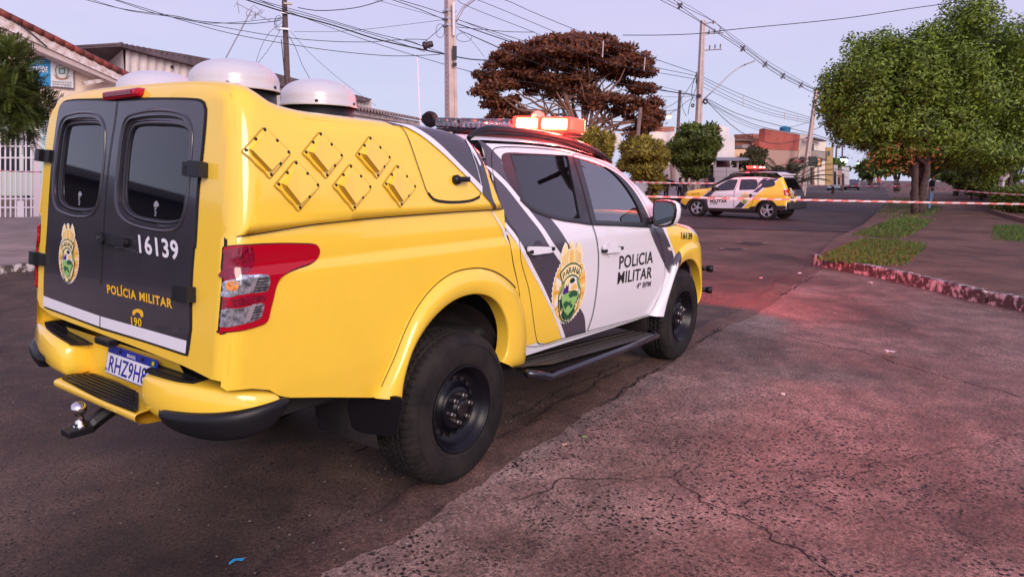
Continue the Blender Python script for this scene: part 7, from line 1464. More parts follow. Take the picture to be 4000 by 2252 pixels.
roofS = [(x, SYC+s*float(.56-.0*x)) for s, r_ in ((-1, lin(-.82, 1.7, 12)), (1, lin(1.7, -.82, 12))) for x in r_]
patch('roof', F_suv, 'z', np.array(roofS), white, CAR, h=.12, off=-.002, M=SM)
patch('bonnet', F_suv, 'z', np.array([(x, SYC+s*.74) for s, r_ in ((-1, lin(2.3, 3.35, 8)), (1, lin(3.35, 2.3, 8))) for x in r_]), yellow, CAR, h=.1, off=-.002, M=SM)
patch('windscreen', F_suv, 'z', np.array([(1.55, SYC-.56), (2.25, SYC-.68), (2.25, SYC+.68), (1.55, SYC+.56)]), pane_m, CAR, h=.1, off=.004, M=SM)
patch('tailgate', F_suv, 'x', np.array([(SYC-.72, .45), (SYC+.52, .45), (SYC+.52, .9), (SYC+.60, 1.1), (SYC+.52, 1.5), (SYC-.6, 1.5), (SYC-.72, 1.1), (SYC-.80, .9)]), grey, CAR, h=.08, off=.003, M=SM)
patch('rear_corner', F_suv, 'x', np.array([(SYC+.50, .45), (SYC+.88, .45), (SYC+.90, .9), (SYC+.84, 1.1), (SYC+.66, 1.5), (SYC+.50, 1.5)]), yellow, CAR, h=.06, off=.0, M=SM)
patch('tail_light', F_suv, 'x', np.array([(SYC+.55, .86), (SYC+.80, .86), (SYC+.80, 1.06), (SYC+.60, 1.08)]), redlens, CAR, h=.05, off=.01, M=SM)
patch('rear_window', F_suv, 'x', np.array([(SYC-.62, 1.08), (SYC+.60, 1.08), (SYC+.54, 1.46), (SYC-.54, 1.46)]), pane_m, CAR, h=.08, off=.008, M=SM)
# livery
sdecal('yellow_panel', [(1905, 432, 1), (1940, 460), (1990, 535), (2030, 600), (2060, 720), (2066, 870, 1), (1870, 875, 1), (1835, 830), (1780, 795), (1690, 780), (1610, 790), (1545, 830), (1510, 880, 1), (1420, 885, 1), (1400, 916, 1), (1300, 914, 1), (1480, 735), (1700, 560), (1835, 520), (1838, 480)], yellow, .0055)
sdecal('graphite_band', [(1650, 410, 1), (1895, 428, 1), (1810, 475, 1), (1720, 455), (1612, 452, 1), (1640, 565, 1), (1560, 635), (1420, 745), (1275, 912, 1), (1150, 912, 1), (1320, 745), (1440, 640), (1545, 560), (1560, 490)], grey, .005)
sdecal('white_stripe', [(1890, 430, 1), (1902, 436, 1), (1835, 490), (1700, 562), (1480, 740), (1300, 915, 1), (1275, 914, 1), (1460, 730), (1680, 555), (1820, 475)], whitestripe, .0065)
sdecal('white_stripe', [(1755, 412, 1), (1775, 413, 1), (1700, 450), (1560, 570), (1400, 690), (1385, 680, 1), (1545, 560), (1680, 450)], whitestripe, .0065)
sdecal('yellow_panel', [(800, 562, 1), (740, 582), (600, 598), (450, 615), (372, 634), (332, 672), (287, 742), (260, 800), (345, 870, 1), (360, 830), (400, 780), (460, 745), (570, 740, 1), (700, 650), (860, 530, 1)], yellow, .0055)
sdecal('graphite_band', [(860, 532, 1), (770, 600), (700, 652), (585, 745, 1), (625, 790), (655, 860), (672, 930, 1), (720, 905, 1), (700, 830), (700, 760), (760, 690), (830, 620, 1)], grey, .005)
sdecal('white_stripe', [(865, 525, 1), (878, 520, 1), (790, 590), (710, 655), (598, 742, 1), (578, 740, 1), (700, 648)], whitestripe, .0065)
sdecal('cladding', [(355, 960, 1), (345, 870, 1), (370, 820), (420, 765), (520, 735), (610, 755), (665, 820), (690, 905, 1), (900, 912), (1140, 915), (1400, 918, 1), (1420, 888, 1), (1510, 880, 1), (1545, 830), (1610, 785), (1690, 772), (1790, 790), (1850, 850), (1872, 878, 1), (2062, 872, 1), (2050, 940, 1), (1860, 952, 1), (1835, 862), (1780, 812), (1690, 790), (1600, 808), (1540, 852), (1512, 900), (1480, 962, 1), (690, 956, 1), (672, 900), (650, 842), (600, 788), (520, 767), (440, 792), (395, 842), (372, 902)], dark_clad, .02)
sdecal('front_bumper', [(252, 815, 1), (345, 870, 1), (355, 960, 1), (300, 900), (255, 850)], dark_clad, .012)
for q in winS: patch('window', F_suv, 'Y', q, mat('suv_glass', (.012, .012, .02), .04, coat=1.), CAR, h=.08, off=.0075, M=SM); ribbon('window_rubber', F_suv, 'Y', q, .02, blackp, CAR, .009, True, M=SM)
for q in ([(1255, 405), (1210, 520), (1160, 620), (1145, 750), (1142, 912)], [(1570, 410), (1545, 500), (1540, 600), (1490, 720), (1440, 870)], [(708, 905), (705, 800), (760, 700), (830, 620)]): ribbon('door_gap', F_suv, 'Y', tr(F_suv, 'Y', 'S', q, raw=True, M=SM), .012, gap, CAR, .0085, M=SM)
for q in ([(1050, 685), (1120, 680), (1128, 690), (1115, 698), (1055, 694)], [(1445, 680), (1450, 660), (1520, 650), (1535, 660), (1530, 680), (1470, 700)]): sdecal('door_handle', q, whitestripe, .03)
sdecal('headlight', [(300, 715, 1), (320, 680), (372, 650, 1), (360, 680), (325, 715, 1)], clearlens, .012)
sdecal('tail_light', [(1985, 600), (2020, 590), (2055, 610), (2062, 690), (2040, 705), (2000, 695), (1985, 650)], redlens, .016); sdecal('tail_light', [(2010, 630), (2045, 630), (2050, 680), (2015, 680)], clearlens, .02)
def sword(t_, bl, br, tl, m_, bold=.03): q = tr(F_suv, 'Y', 'S', [bl, br, tl], M=SM, raw=True); lettering('lettering', t_, F_suv, 'Y', q[0][:2], q[1][:2], q[2][:2], m_, CAR, .0095, bold, SM)
sword('POLÍCIA', (750, 765), (1030, 765), (750, 715), blackletter); sword('MILITAR', (750, 817), (1032, 817), (750, 772), blackletter); sword('4º BPM', (750, 845), (866, 845), (750, 826), MATS['grey_lettering'], .02); sword('L1177', (446, 694), (572, 694), (448, 660), blackletter)
q = tr(F_suv, 'Y', 'S', [(1332, 740), (1412, 740), (1335, 640)], M=SM, raw=True); crest('badge', F_suv, 'Y', q[0][:2], (q[1][0]-q[0][0], 0.), (0., q[2][1]-q[0][1]), CAR, M=SM, off=.010, tiny=True)
def SL(*p): return np.array((SM @ Vector(p)))
q = np.array([(SYC+.52, .95)]); crest('badge', F_suv, 'x', (SYC+.40, .96), (-.13, 0.), (0., .17), CAR, M=SM, off=.012, tiny=True)
SR = np.array(SM.to_3x3())
def sbox(name, c, d, m_, bev=0., par=CAR): s = MB(); s.box(SL(*c), np.array(d)*KS, R=SR/KS); return s.build(name, m_, par, bevel=bev*KS)
sbox('rear_bumper', (-.70, SYC, .52), (.18, 1.66, .26), dark_clad, .05); sbox('skirt', (1.3, SYC, .30), (3.2, 1.5, .16), darkin); sbox('number_plate', (-.70, SYC-.1, .78), (.02, .40, .13), plate_m)
for x0 in (-.75, .0): pass
s = MB(); s.tube([SL(x, SYC+.55, z) for x, z in ((-.55, 1.64), (-.5, 1.71), (.2, 1.74), (1.0, 1.72), (1.45, 1.64), (1.6, 1.57))], .018, 8); s.tube([SL(x, SYC-.55, z) for x, z in ((-.55, 1.64), (-.5, 1.71), (.2, 1.74), (1.0, 1.72), (1.45, 1.64), (1.6, 1.57))], .018, 8); s.build('roof_rail', blackp, CAR, True)
mr_ = sbox('mirror', (1.98, SYC+.98, 1.06), (.14, .2, .15), blackp, .04)
sbox('roof_spoiler', (-.30, SYC, 1.60), (.22, 1.1, .05), white, .02)
lb2 = sbox('light_bar', (.85, SYC, 1.78), (.26, 1.15, .05), blackp, .01)
for y0, y1 in ((-.56, -.30), (-.22, .06), (.10, .30), (.34, .56)): s = MB(); s.box(SL(.85, SYC+(y0+y1)/2, 1.845), np.array((.24, (y1-y0), .085))*KS, R=SR/KS); s.build('lit_lamp', mat('far_lit_red', (.9, .05, .03), .3, emit=(1, .05, .04), es=3.), lb2, bevel=.02)
for y0, y1 in ((-.5, -.34), (-.2, 0), (.36, .54)): s = MB(); s.box(SL(.85, SYC+(y0+y1)/2, 1.86), np.array((.26, (y1-y0), .05))*KS, R=SR/KS); s.build('lamp_core', mat('far_hot', (1, .9, .8), .3, emit=(1, .35, .3), es=6.), lb2, bevel=.01)
s = MB(); s.tube([SL(-.55, SYC+.2, 1.66), SL(-.72, SYC+.2, 2.45)], .008, 5); s.build('radio_antenna', blackp, CAR)
rlamp(tuple(SL(.85, SYC+.75, 2.0)), 60, .1); rlamp(tuple(SL(1.2, SYC, 2.0)), 60, .1)
# wheels with silver five-spoke rims
def alloy():
    R = .345; s = MB(); s.lathe([(.22, .0), (.235, -.012), (.30, -.014), (.335, .0), (.345, .03), (.345, .19), (.33, .21), (.22, .21)], (0, 0, 0), (0, 1, 0), 48); t_ = s.build('wheel', rubber, CAR, True, local=True)
    s = MB(); s.lathe([(.222, .0), (.226, -.004), (.212, .004), (.200, .06), (.19, .07), (.001, .075)], (0, 0, 0), (0, 1, 0), 40); s.build('rim_barrel', blackg, t_, True, local=True); s = MB()
    s.lathe([(.226, -.002), (.222, -.010), (.212, -.004), (.208, .012)], (0, 0, 0), (0, 1, 0), 40); s.lathe([(.001, -.012), (.03, -.012), (.045, .0), (.045, .03)], (0, 0, 0), (0, 1, 0), 24)
    for i in range(5):
        a = 2*math.pi*i/5+.3
        P = [(.03, -.035), (.14, -.032), (.21, -.062), (.21, -.022), (.17, .0), (.21, .022), (.21, .062), (.14, .032), (.03, .035)]; P = [(x*math.cos(a)-y*math.sin(a), x*math.sin(a)+y*math.cos(a)) for x, y in P]; s.ext(P, [(1, 0, 0, 0), (0, 0, 1, -.004), (0, 1, 0, 0)], .02)
    s.build('rim', mat('silver_alloy', (.62, .60, .62), .28, .8), t_, local=True); return t_
w0 = alloy(); pos = [(0, -.0, 0), (2.67, -.0, 0), (0, -1.74, 1), (2.67, -1.74, 1)]
for i, (x, y, fl) in enumerate(pos):
    wq = w0 if i == 0 else copy_tree(w0, CAR); R_ = Matrix.Rotation(yaw_s, 4, 'Z') @ Matrix.Scale(KS, 4) @ Matrix.Translation(Vector((x, y+.005, .345))) @ Matrix.Rotation(math.pi if not fl else 0, 4, 'Z') @ Matrix.Rotation(.4*i, 4, 'Y'); wq.matrix_basis = R_
for x in (0, 2.67):
    s = MB(); n = 16; R_ = .42; V = [tuple(SL(x+R_*math.cos(a), y, .36+R_*math.sin(a))) for y in (-.06, -.7) for a in lin(-.2, math.pi+.2, n)]+[tuple(SL(x, -.7, .36))]; s.add(V, [(j, j+1, n+j+1, n+j) for j in range(n-1)]+[(n+j, n+j+1, 2*n) for j in range(n-1)]); s.build('wheel_well', darkin, CAR)
# ================================================================ OTHER VEHICLES
def simple_car(name, base, yaw, k, prof, W, belt, glass_z, bodym, label, cat, wx=(.75, 3.3), wr=.31, L_=4.2, glass=None, lights=None):
    """side profile lofted across its width with a narrowed cabin; x forward from the rear bumper"""
    rt = root(name, tuple(base), label, cat, rz=yaw); P = spline(prof, .15); ys = [(-1, .0), (-.97, .03), (-.90, .0)]
    rows = []
    for f in lin(-1, 1, 9):
        row = []
        for x, z in P:
            nar = 1-.16*max(0, (z-belt)/(glass_z-belt)) if z > belt else 1-.04*max(0, (belt-.5-z)); plan = 1-.10*abs((x-L_/2)/(L_/2))**4
            row.append((x*k, f*W/2*nar*plan*k, (z+.03*(1-f*f)*(z > belt))*k))
        rows.append(row)
    n = len(P); V = np.array([p for r_ in rows for p in r_]); Fc = [(i*n+j, (i+1)*n+j, (i+1)*n+(j+1) % n, i*n+(j+1) % n) for i in range(8) for j in range(n)]+[tuple(range(n)), tuple(8*n+j for j in range(n))[::-1]]
    o = mk('body', V, Fc, bodym, rt, True, local=True); bm = bmesh.new(); bm.from_mesh(o.data); bmesh.ops.recalc_face_normals(bm, faces=bm.faces)
    for e_ in bm.edges:
        if len(e_.link_faces) == 2 and e_.calc_face_angle(0) > .6: e_.smooth = False
    bm.to_mesh(o.data); bm.free()
    for g in (glass or []):
        for sd in (-1, 1):
            s = MB(); s.add([(x*k, sd*(W/2*(1-.16*max(0, (z-belt)/(glass_z-belt)))+.012)*k, z*k) for x, z in g], [tuple(range(len(g)))]); s.build('side_window', pane_m, rt, local=True)
    for x in wx:
        for sd in (-1, 1):
            s = MB(); s.lathe([(.001, 0), (wr*.6, .0), (wr*.62, .02), (wr, .01), (wr, -.2)], (x*k, sd*W/2*.99*k, wr*k), (0, sd, 0), 20) if False else s.lathe([(.001, .01), (wr*.60*k, .01), (wr*.64*k, .03), (wr*.97*k, .02), (wr*k, -.01), (wr*k, -.2)], (x*k, sd*W/2*.97*k, wr*k), (0, sd, 0), 20); q = s.build('wheel', rubber, rt, True, local=True)
            s = MB(); s.lathe([(.001, .025), (wr*.58*k, .02)], (x*k, sd*W/2*.97*k, wr*k), (0, sd, 0), 16); s.build('rim', mat('silver_alloy', (.62, .60, .62), .28, .8), q, local=True)
    return rt
cp_ = [(0, .35), (-.02, .75), (.05, 1.0), (.5, 1.38), (1.0, 1.50), (2.1, 1.48), (2.55, 1.35), (3.05, 1.02), (3.9, .88), (4.15, .70), (4.2, .35), (3.6, .22), (.5, .22)]
c0 = dep(1655, 500, 46); yw2 = -.85
wc = simple_car('white_car', (c0[0]-1.6*math.cos(yw2), c0[1]-1.6*math.sin(yw2), 0), yw2, 1.0, cp_, 1.75, .98, 1.5, white, 'white hatchback parked half hidden behind the low trimmed tree', 'car', glass=[[(.55, 1.02), (.75, 1.32), (1.6, 1.42), (1.6, 1.02)], [(1.7, 1.02), (1.7, 1.42), (2.3, 1.38), (2.8, 1.06)]])
s = MB(); s.box((4.14, .55, .72), (.08, .34, .14)); s.box((4.14, -.55, .72), (.08, .34, .14)); s.build('headlight', clearlens, wc, local=True); s = MB(); s.box((4.18, 0, .46), (.08, 1.5, .34)); s.build('front_bumper', blackp, wc, local=True, bevel=.05)
s = MB(); s.add([(2.72, -.62, 1.28), (3.08, -.72, 1.05), (3.08, .72, 1.05), (2.72, .62, 1.28)], [(0, 1, 2, 3)]); s.build('windscreen', pane_m, wc, local=True)
sd_ = [(0, .4), (-.02, .78), (.1, .98), (.8, 1.05), (1.2, 1.32), (1.6, 1.40), (2.5, 1.38), (3.0, 1.18), (3.3, .98), (4.1, .90), (4.35, .72), (4.38, .4), (3.8, .25), (.5, .25)]
c1 = dep(2142, 466, 96); dk = mat('dark_blue_car_paint', (.018, .020, .032), .2, coat=.6)
dc = simple_car('dark_sedan', (c1[0], c1[1], .0), .122+math.pi*0, 1.1, sd_, 1.75, 1.0, 1.4, dk, 'dark saloon car parked far down the street on the left side', 'car', glass=[[(1.0, 1.04), (1.35, 1.32), (2.1, 1.34), (2.1, 1.04)], [(2.15, 1.04), (2.15, 1.34), (2.6, 1.32), (3.05, 1.06)]])
s = MB(); s.box((-.03, .6, .82), (.06, .34, .12)); s.box((-.03, -.6, .82), (.06, .34, .12)); s.build('tail_light', redlens, dc, local=True); s = MB(); s.add([(.85, -.6, 1.12), (1.25, -.52, 1.38), (1.25, .52, 1.38), (.85, .6, 1.12)], [(0, 1, 2, 3)]); s.build('rear_window', pane_m, dc, local=True)
c2 = dep(2108, 461, 92); simple_car('light_blue_car', (c2[0], c2[1]+.5, .0), .122, 1.0, cp_, 1.7, .98, 1.5, mat('light_blue_paint', (.30, .52, .60), .25, coat=.5), 'light blue car parked just beyond the round street trees', 'car', glass=[[(.55, 1.02), (.75, 1.32), (2.2, 1.42), (2.8, 1.06)]])
# ================================================================ PEOPLE
skin_m = mat('skin', (.38, .20, .14), .6); hair_m = mat('dark_hair', (.015, .010, .010), .7)
def person(base, h, face, label, top, legs, seed=0, pose='stand', skirt=False, print_m=None, cap=None, long_hair=False):
    """one continuous skinned body, coloured by height; face = heading angle"""
    k = h/1.75; J = [(0, 0, .96), (0, .0, 1.12), (0, .0, 1.32), (0, .0, 1.46), (0, .01, 1.55), (0, .02, 1.66)]
    R = [(.145, .11), (.13, .10), (.16, .11), (.06, .06), (.055, .06), (.085, .10)]; E_ = [(0, 1), (1, 2), (2, 3), (3, 4), (4, 5)]
    for sd in (-1, 1):
        i = len(J); st_ = .02*sd if pose != 'walk' else .14*sd
        J += [(.09*sd, 0, .90), (.10*sd, st_+.01, .50), (.11*sd, st_-.02, .09), (.115*sd, st_+.12, .04)]; R += [(.095, .095), (.062, .065), (.042, .045), (.04, .035)]; E_ += [(0, i), (i, i+1), (i+1, i+2), (i+2, i+3)]
        i = len(J)
        if pose == 'crossed': J += [(.19*sd, 0, 1.41), (.25*sd, .02, 1.15), (-.03*sd, .20, 1.16), (-.10*sd, .20, 1.17)]
        elif pose == 'hands_front': J += [(.19*sd, 0, 1.41), (.25*sd, -.01, 1.14), (.10*sd, .20, 1.05), (.04*sd, .25, 1.04)]
        elif pose == 'ride': J += [(.19*sd, 0, 1.41), (.28*sd, .15, 1.20), (.28*sd, .42, 1.12), (.27*sd, .50, 1.10)]
        else: J += [(.19*sd, 0, 1.41), (.24*sd, .0, 1.13), (.25*sd, .05, .87), (.25*sd, .07, .78)]
        R += [(.06, .06), (.045, .048), (.032, .034), (.028, .036)]; E_ += [(2, i), (i, i+1), (i+1, i+2), (i+2, i+3)]
    me = bpy.data.meshes.new('b'); me.from_pydata([tuple(np.array(j)*k) for j in J], E_, []); o = bpy.data.objects.new('b', me); COL.objects.link(o); o.modifiers.new('s', 'SKIN')
    for v, r_ in zip(me.skin_vertices[0].data, R): v.radius = (r_[0]*k, r_[1]*k)
    me.skin_vertices[0].data[0].use_root = True; sb_ = o.modifiers.new('u', 'SUBSURF'); sb_.levels = 1; sb_.render_levels = 1
    dg = bpy.context.evaluated_depsgraph_get(); m2 = bpy.data.meshes.new_from_object(o.evaluated_get(dg)); bpy.data.objects.remove(o)
    V = np.array([v.co[:] for v in m2.vertices]); Fc = [tuple(p.vertices) for p in m2.polygons]; rt = root('person', tuple(base), label, 'person', rz=face-math.pi/2)
    mats = [skin_m, top, legs, blackp, hair_m]; fm = []
    for f in Fc:
        c = V[list(f)].mean(0)/k
        if c[2] > 1.44 and abs(c[0]) < .12: fm.append(4 if (c[2] > 1.70 or (c[1] < -.01 and c[2] > 1.52)) else 0)
        elif abs(c[0]) > .17 and c[2] < 1.12 and c[2] > .70: fm.append(0)
        elif pose in ('crossed', 'hands_front', 'ride') and c[1] > .15 and c[2] > .9: fm.append(0)
        elif c[2] > .95: fm.append(1)
        elif c[2] > .09: fm.append(2)
        else: fm.append(3)
    mk('body', V, Fc, mats, rt, True, None, fm, local=True)
    s = MB(); s.lathe([(.001, .105), (.05, .095), (.085, .05), (.094, .0), (.086, -.03)], (0, -.0, 1.665*k), (0, -.12, 1), 16)
    if long_hair: s.box((0, -.07*k, 1.50*k), (.17, .07, .30))
    s.build('cap' if cap else 'hair', cap or hair_m, rt, True, local=True)
    if print_m is not None: s = MB(); s.box((0, .118*k, 1.22*k), (.16, .03, .20)); s.build('shirt_print', print_m, rt, local=True, bevel=.01)
    return rt
blk = mat('black_cloth', (.012, .010, .012), .85); nvy = mat('dark_grey_cloth', (.045, .045, .055), .85); jean = mat('blue_jeans', (.08, .14, .26), .8); olv = mat('olive_cloth', (.14, .13, .07), .85); brn = mat('brown_trousers', (.05, .03, .03), .85); pgw = mat('pale_print', (.45, .45, .46), .7)
toC = lambda p: math.atan2(CPOS[1]-p[1], CPOS[0]-p[0])
def stand(u, vtop, d, label, top, legs, **kw):
    c = dep(u, 440, d); ztop = dep(u, vtop, d)[2]; h = min(1.95, max(1.5, ztop)); return person((c[0], c[1], kw.pop('z', 0.)), h, toC(c)+kw.pop('turn', 0), label, top, legs, **kw)
stand(T('V', 540, 745)[0], T('V', 540, 742)[1], 42, 'tall man all in black standing in front of the white car', blk, blk, turn=.5)
stand(T('V', 680, 775)[0], T('V', 680, 775)[1], 44, 'long-haired woman in a black shirt with pale print, arms down by the tree trunk', blk, nvy, print_m=pgw, long_hair=True)
stand(T('V', 743, 795)[0], T('V', 743, 795)[1], 44.5, 'young woman half hidden just right of the slim tree trunk', nvy, jean, long_hair=True)
stand(T('V', 955, 760)[0], T('V', 955, 760)[1], 40, 'officer in dark uniform and cap with hands held in front, behind the police car bonnet', nvy, nvy, pose='hands_front', cap=blk)
stand(T('V', 1025, 780)[0], T('V', 1025, 780)[1], 41, 'person in an olive top with long dark hair next to the officer', olv, brn, long_hair=True, turn=2.6)
stand(T('V', 1855, 735)[0], T('V', 1855, 735)[1], 58, 'woman in black with crossed arms in the shop doorway behind the palms', blk, blk, pose='crossed', z=.12)
stand(T('Y', 505, 790)[0], T('Y', 505, 782)[1], 88, 'distant person in a red shirt walking on the far pavement', mat('red_shirt', (.45, .04, .05), .8), nvy, pose='walk', z=.12)
stand(T('Y', 490, 790)[0], T('Y', 490, 792)[1], 92, 'distant person in a pale shirt beside the one in red', pgw, brn, z=.12)
c = dep(T('Y', 742, 850)[0], 470, 31.5); person((c[0], c[1], .165), 1.7, toC(c)+1.2, 'person in light blue jeans standing hidden behind the big tree trunk', blk, mat('light_jeans', (.16, .26, .42), .8))
# motorcycle with rider coming down the road
c = dep(T('Y', 578, 840)[0], 462, 84); mc = root('motorcycle', (c[0], c[1], 0), 'distant motorcycle with a glowing red tail light in the middle of the street', 'motorcycle', rz=.122); s = MB()
for x in (-.62, .66): s.lathe([(.22, -.04), (.30, -.05), (.31, 0), (.30, .05), (.22, .04)], (x, 0, .31), (0, 1, 0), 20)
s.build('wheel', rubber, mc, True, local=True); s = MB(); s.box((0, 0, .62), (.7, .22, .28)); s.box((-.25, 0, .82), (.65, .24, .10)); s.tube([(.62, 0, .31), (.45, 0, 1.02)], .03); s.tube([(.45, -.34, 1.05), (.45, .34, 1.05)], .018); s.tube([(-.62, 0, .31), (0, 0, .5)], .03); s.box((-.5, 0, .72), (.25, .14, .1)); s.build('frame', blackp, mc, local=True, bevel=.03)
s = MB(); s.box((-.66, 0, .76), (.05, .16, .10)); s.build('tail_light', mat('lit_tail', (.8, .02, .02), .4, emit=(1, .05, .04), es=8.), mc, local=True); person((c[0]-.2, c[1], .12), 1.6, .122, 'rider in dark clothes sitting on the distant motorcycle', nvy, blk, pose='ride', cap=blk)
# ================================================================ POLES
cpole = mat('concrete_pole', (.50, .39, .35), .85, noise=.12, nscale=4, bump=.15, bscale=25); wpole = mat('wooden_pole', (.10, .062, .055), .9, noise=.4, nscale=8, bump=.4, bscale=30); galv = mat('galvanised_steel', (.42, .40, .44), .45, .6); blkcable = mat('black_cable', (.012, .010, .014), .6)
def pole(top, bot, d, r0, r1, m_, label, kind='round', name='utility_pole'):
    """from a photo point near the top to the ground below, at distance d"""
    a = dep(*top, d); b = dep(*bot, d); dr = (b-a)/abs(b[2]-a[2]); g = a+dr*a[2]; g[2] = 0; e_ = a; rt = root(name, tuple(g), label, 'pole'); s = MB()
    if kind == 'round': s.tube([g-np.array([0, 0, .2]), (g+e_)/2, e_], [r1, (r0+r1)/2, r0], 14); s.build('shaft', m_, rt, True)
    else:
        v = (CPOS-g)[:2]; an = math.atan2(v[1], v[0]); R = np.array(Matrix.Rotation(an+.45, 3, 'Z')); L_ = e_-g
        P = []
        for t, r_ in ((0, r1), (1, r0)):
            for x, y in ((-1, -1), (1, -1), (1, -.35), (.82, -.3), (.82, .3), (1, .35), (1, 1), (-1, 1)): P.append(g+L_*t+R @ np.array([x*r_, y*r_*.8, 0]))
        s.add(P, [(i, (i+1) % 8, (i+1) % 8+8, i+8) for i in range(8)]+[tuple(range(8, 16))]); s.build('shaft', m_, rt)
        for i in range(34):
            t = .35+.63*i/34; r_ = r1+(r0-r1)*t; s = MB(); s.lathe([(.001, 0), (.018, 0)], g+L_*t+R @ np.array([.0, -.8*r_-.002, 0]), R @ np.array([0, -1, 0]), 8); s.build('bolt_hole', darkin, rt)
    return rt, g, e_
pw, gw, ew = pole(T('F', 812, -60), T('F', 836, 600), 27, .10, .14, wpole, 'dark wooden utility pole rising behind the roof domes')
pcn, gc, ec = pole(T('F', 2092, -80), T('F', 2106, 960), 17, .118, .165, cpole, 'pale square concrete pole between the pickup and the brown tree', 'sq')
def on_pole(u, v, d): return dep(u, v, d)
for v_, hh in ((360, 100), (485, 28)): s = MB(); c = dep(*T('F', 2131, v_+hh/2), 16.82); s.box(c, (.01, .115, hh/1.9815*.644/CF*17), rz=toC(c)); s.build('pole_plate', blackp, pcn)
for i in range(4): V, Fc = text2d('01%s%s' % ('374'[i % 3], '9'), .0); 
for v_ in (90, 150, 200): s = MB(); a = dep(*T('F', 2092, v_), 17); s.box(a, (.28, .27, .05), rz=toC(a)+.45); s.build('clamp_band', galv, pcn)
arm = [dep(*T('F', *p), d) for p, d in (((2125, 190), 17), ((2160, 130), 17), ((2200, 60), 17.1), ((2290, -10), 17.3), ((2400, -80), 17.5))]; s = MB(); s.tube(spline3 := [np.array(p) for p in arm], .035, 10); s.build('lamp_arm', galv, pcn, True); s = MB(); a = dep(*T('F', 2125, 150), 16.85); s.box(a, (.10, .06, .8), rz=toC(a)); s.build('arm_bracket', galv, pcn)
pm_, gm, em = pole(T('X', 1524, 130), T('X', 1497, 740), 45, .16, .235, cpole, 'tall pale pole with insulator brackets and lit street lamp arm, centre right', 'sq')
DPm = 45
def xb(p, q, r_, m_, par, nm, d=DPm, n=8): s = MB(); s.tube([dep(*T('X', *p), d), dep(*T('X', *q), d)], r_, n); return s.build(nm, m_, par)
for p, q in (((1518, 150), (1605, 138)), ((1515, 216), (1655, 206)), ((1512, 318), (1642, 310))): xb(p, q, .045, galv, pm_, 'bracket')
ins = mat('brown_insulator', (.06, .03, .03), .3, coat=.5)
for x, y in ((1562, 200), (1597, 195), (1632, 190), (1567, 297), (1600, 293), (1634, 290), (1590, 140), (1527, 460), (1484, 465), (1484, 490), (1482, 512)):
    c = dep(*T('X', x, y), DPm-.1); s = MB(); s.lathe([(.02, -.14), (.05, -.10), (.03, -.07), (.06, -.03), (.035, 0), (.06, .04), (.03, .07), (.04, .12), (.001, .14)], c, (.1, 0, 1), 10); s.build('insulator', ins, pm_, True)
for x, y, r_ in ((1540, 640, .17), (1460, 664, .12), (1500, 605, .13)): c = dep(*T('X', x, y), DPm-.25); s = MB(); s.lathe([(r_*.5, -.06), (r_, -.05), (r_, .05), (r_*.5, .06)], c, (-1, -.6, .3), 18); s.build('cable_coil', blkcable, pm_, True)
s = MB(); s.tube([dep(*T('X', *p), DPm) for p in ((1520, 635), (1600, 560), (1680, 480), (1745, 428), (1795, 405))], .045, 8); la = s.build('lamp_arm', galv, pm_, True)
a, b = dep(*T('X', 1785, 408), DPm), dep(*T('X', 1850, 384), DPm); s = MB(); dd = b-a; R = np.array(dd.tolist()); ux_ = dd/np.linalg.norm(dd); uy_ = np.cross([0, 0, 1.], ux_); uy_ /= np.linalg.norm(uy_); s.box((a+b)/2, (np.linalg.norm(dd), .22, .09), R=np.stack([ux_, uy_, np.cross(ux_, uy_)], 1)); s.build('lamp_head', mat('lamp_head_grey', (.30, .30, .32), .5), pm_, bevel=.03)
p4, g4, e4 = pole(T('X', 1380, 570), T('X', 1370, 755), 50, .11, .14, wpole, 'slim wooden pole right behind the lit warm street lamp', name='utility_pole')
p5, g5, e5 = pole(T('X', 1132, 678), T('X', 1112, 880), 44, .12, .14, mat('weathered_post', (.20, .13, .11), .9, noise=.3), 'short weathered wooden post below the brown tree crown')
p6, g6, e6 = pole(T('X', 2240, 565), T('X', 2160, 1150), 62, .17, .24, cpole, 'concrete pole by the shop signs, top almost touching the big tree', 'sq')
for i, (tx, ty, bx, by, d, lab) in enumerate(((2340, 895, 2330, 1100, 95, 'thin distant pole left of the floodlight'), (2365, 920, 2358, 1100, 110, 'second thin distant pole beside the floodlight'), (2402, 930, 2396, 1120, 120, 'thin distant pole nearest the parked dark car'))): pole(T('X', tx, ty), T('X', bx, by), d, .13, .17, wpole, lab)
# lit lamps
def lit(u, v, d, r_, e_, label, arm_to=None, col=(1, .62, .25), es=30., nm='street_lamp'):
    c = dep(u, v, d); rt = root(nm, tuple(c), label, 'lamp'); s = MB(); s.lathe([(.001, r_*.6), (r_*.6, r_*.4), (r_, 0), (r_*.6, -r_*.5), (.001, -r_*.6)], c, (0, 0, 1), 16); s.build('bulb', mat(nm+'_glow', (1, .9, .8), .5, emit=col, es=es), rt, True)
    s = MB(); s.lathe([(r_*.2, r_*1.1), (r_*1.1, r_*.7), (r_*1.2, r_*.4)], c, (0, 0, 1), 16); s.build('shade', blackp, rt)
    if arm_to is not None: s = MB(); s.tube([c+np.array([0, 0, r_]), (c+np.array(arm_to))/2+np.array([0, 0, .15]), np.array(arm_to)], .03, 6); s.build('arm', galv, rt)
    l = bpy.data.lights.new(nm+'_light', 'POINT'); l.energy = e_; l.color = col; l.shadow_soft_size = .2; o = bpy.data.objects.new(nm+'_light', l); COL.objects.link(o); o.location = c-np.array([0, 0, r_*1.5]); return rt
lit(*T('X', 1310, 735), 48, .17, 90, 'warm glowing street lamp on a cable bracket above the trimmed trees', dep(*T('X', 1372, 690), 50))
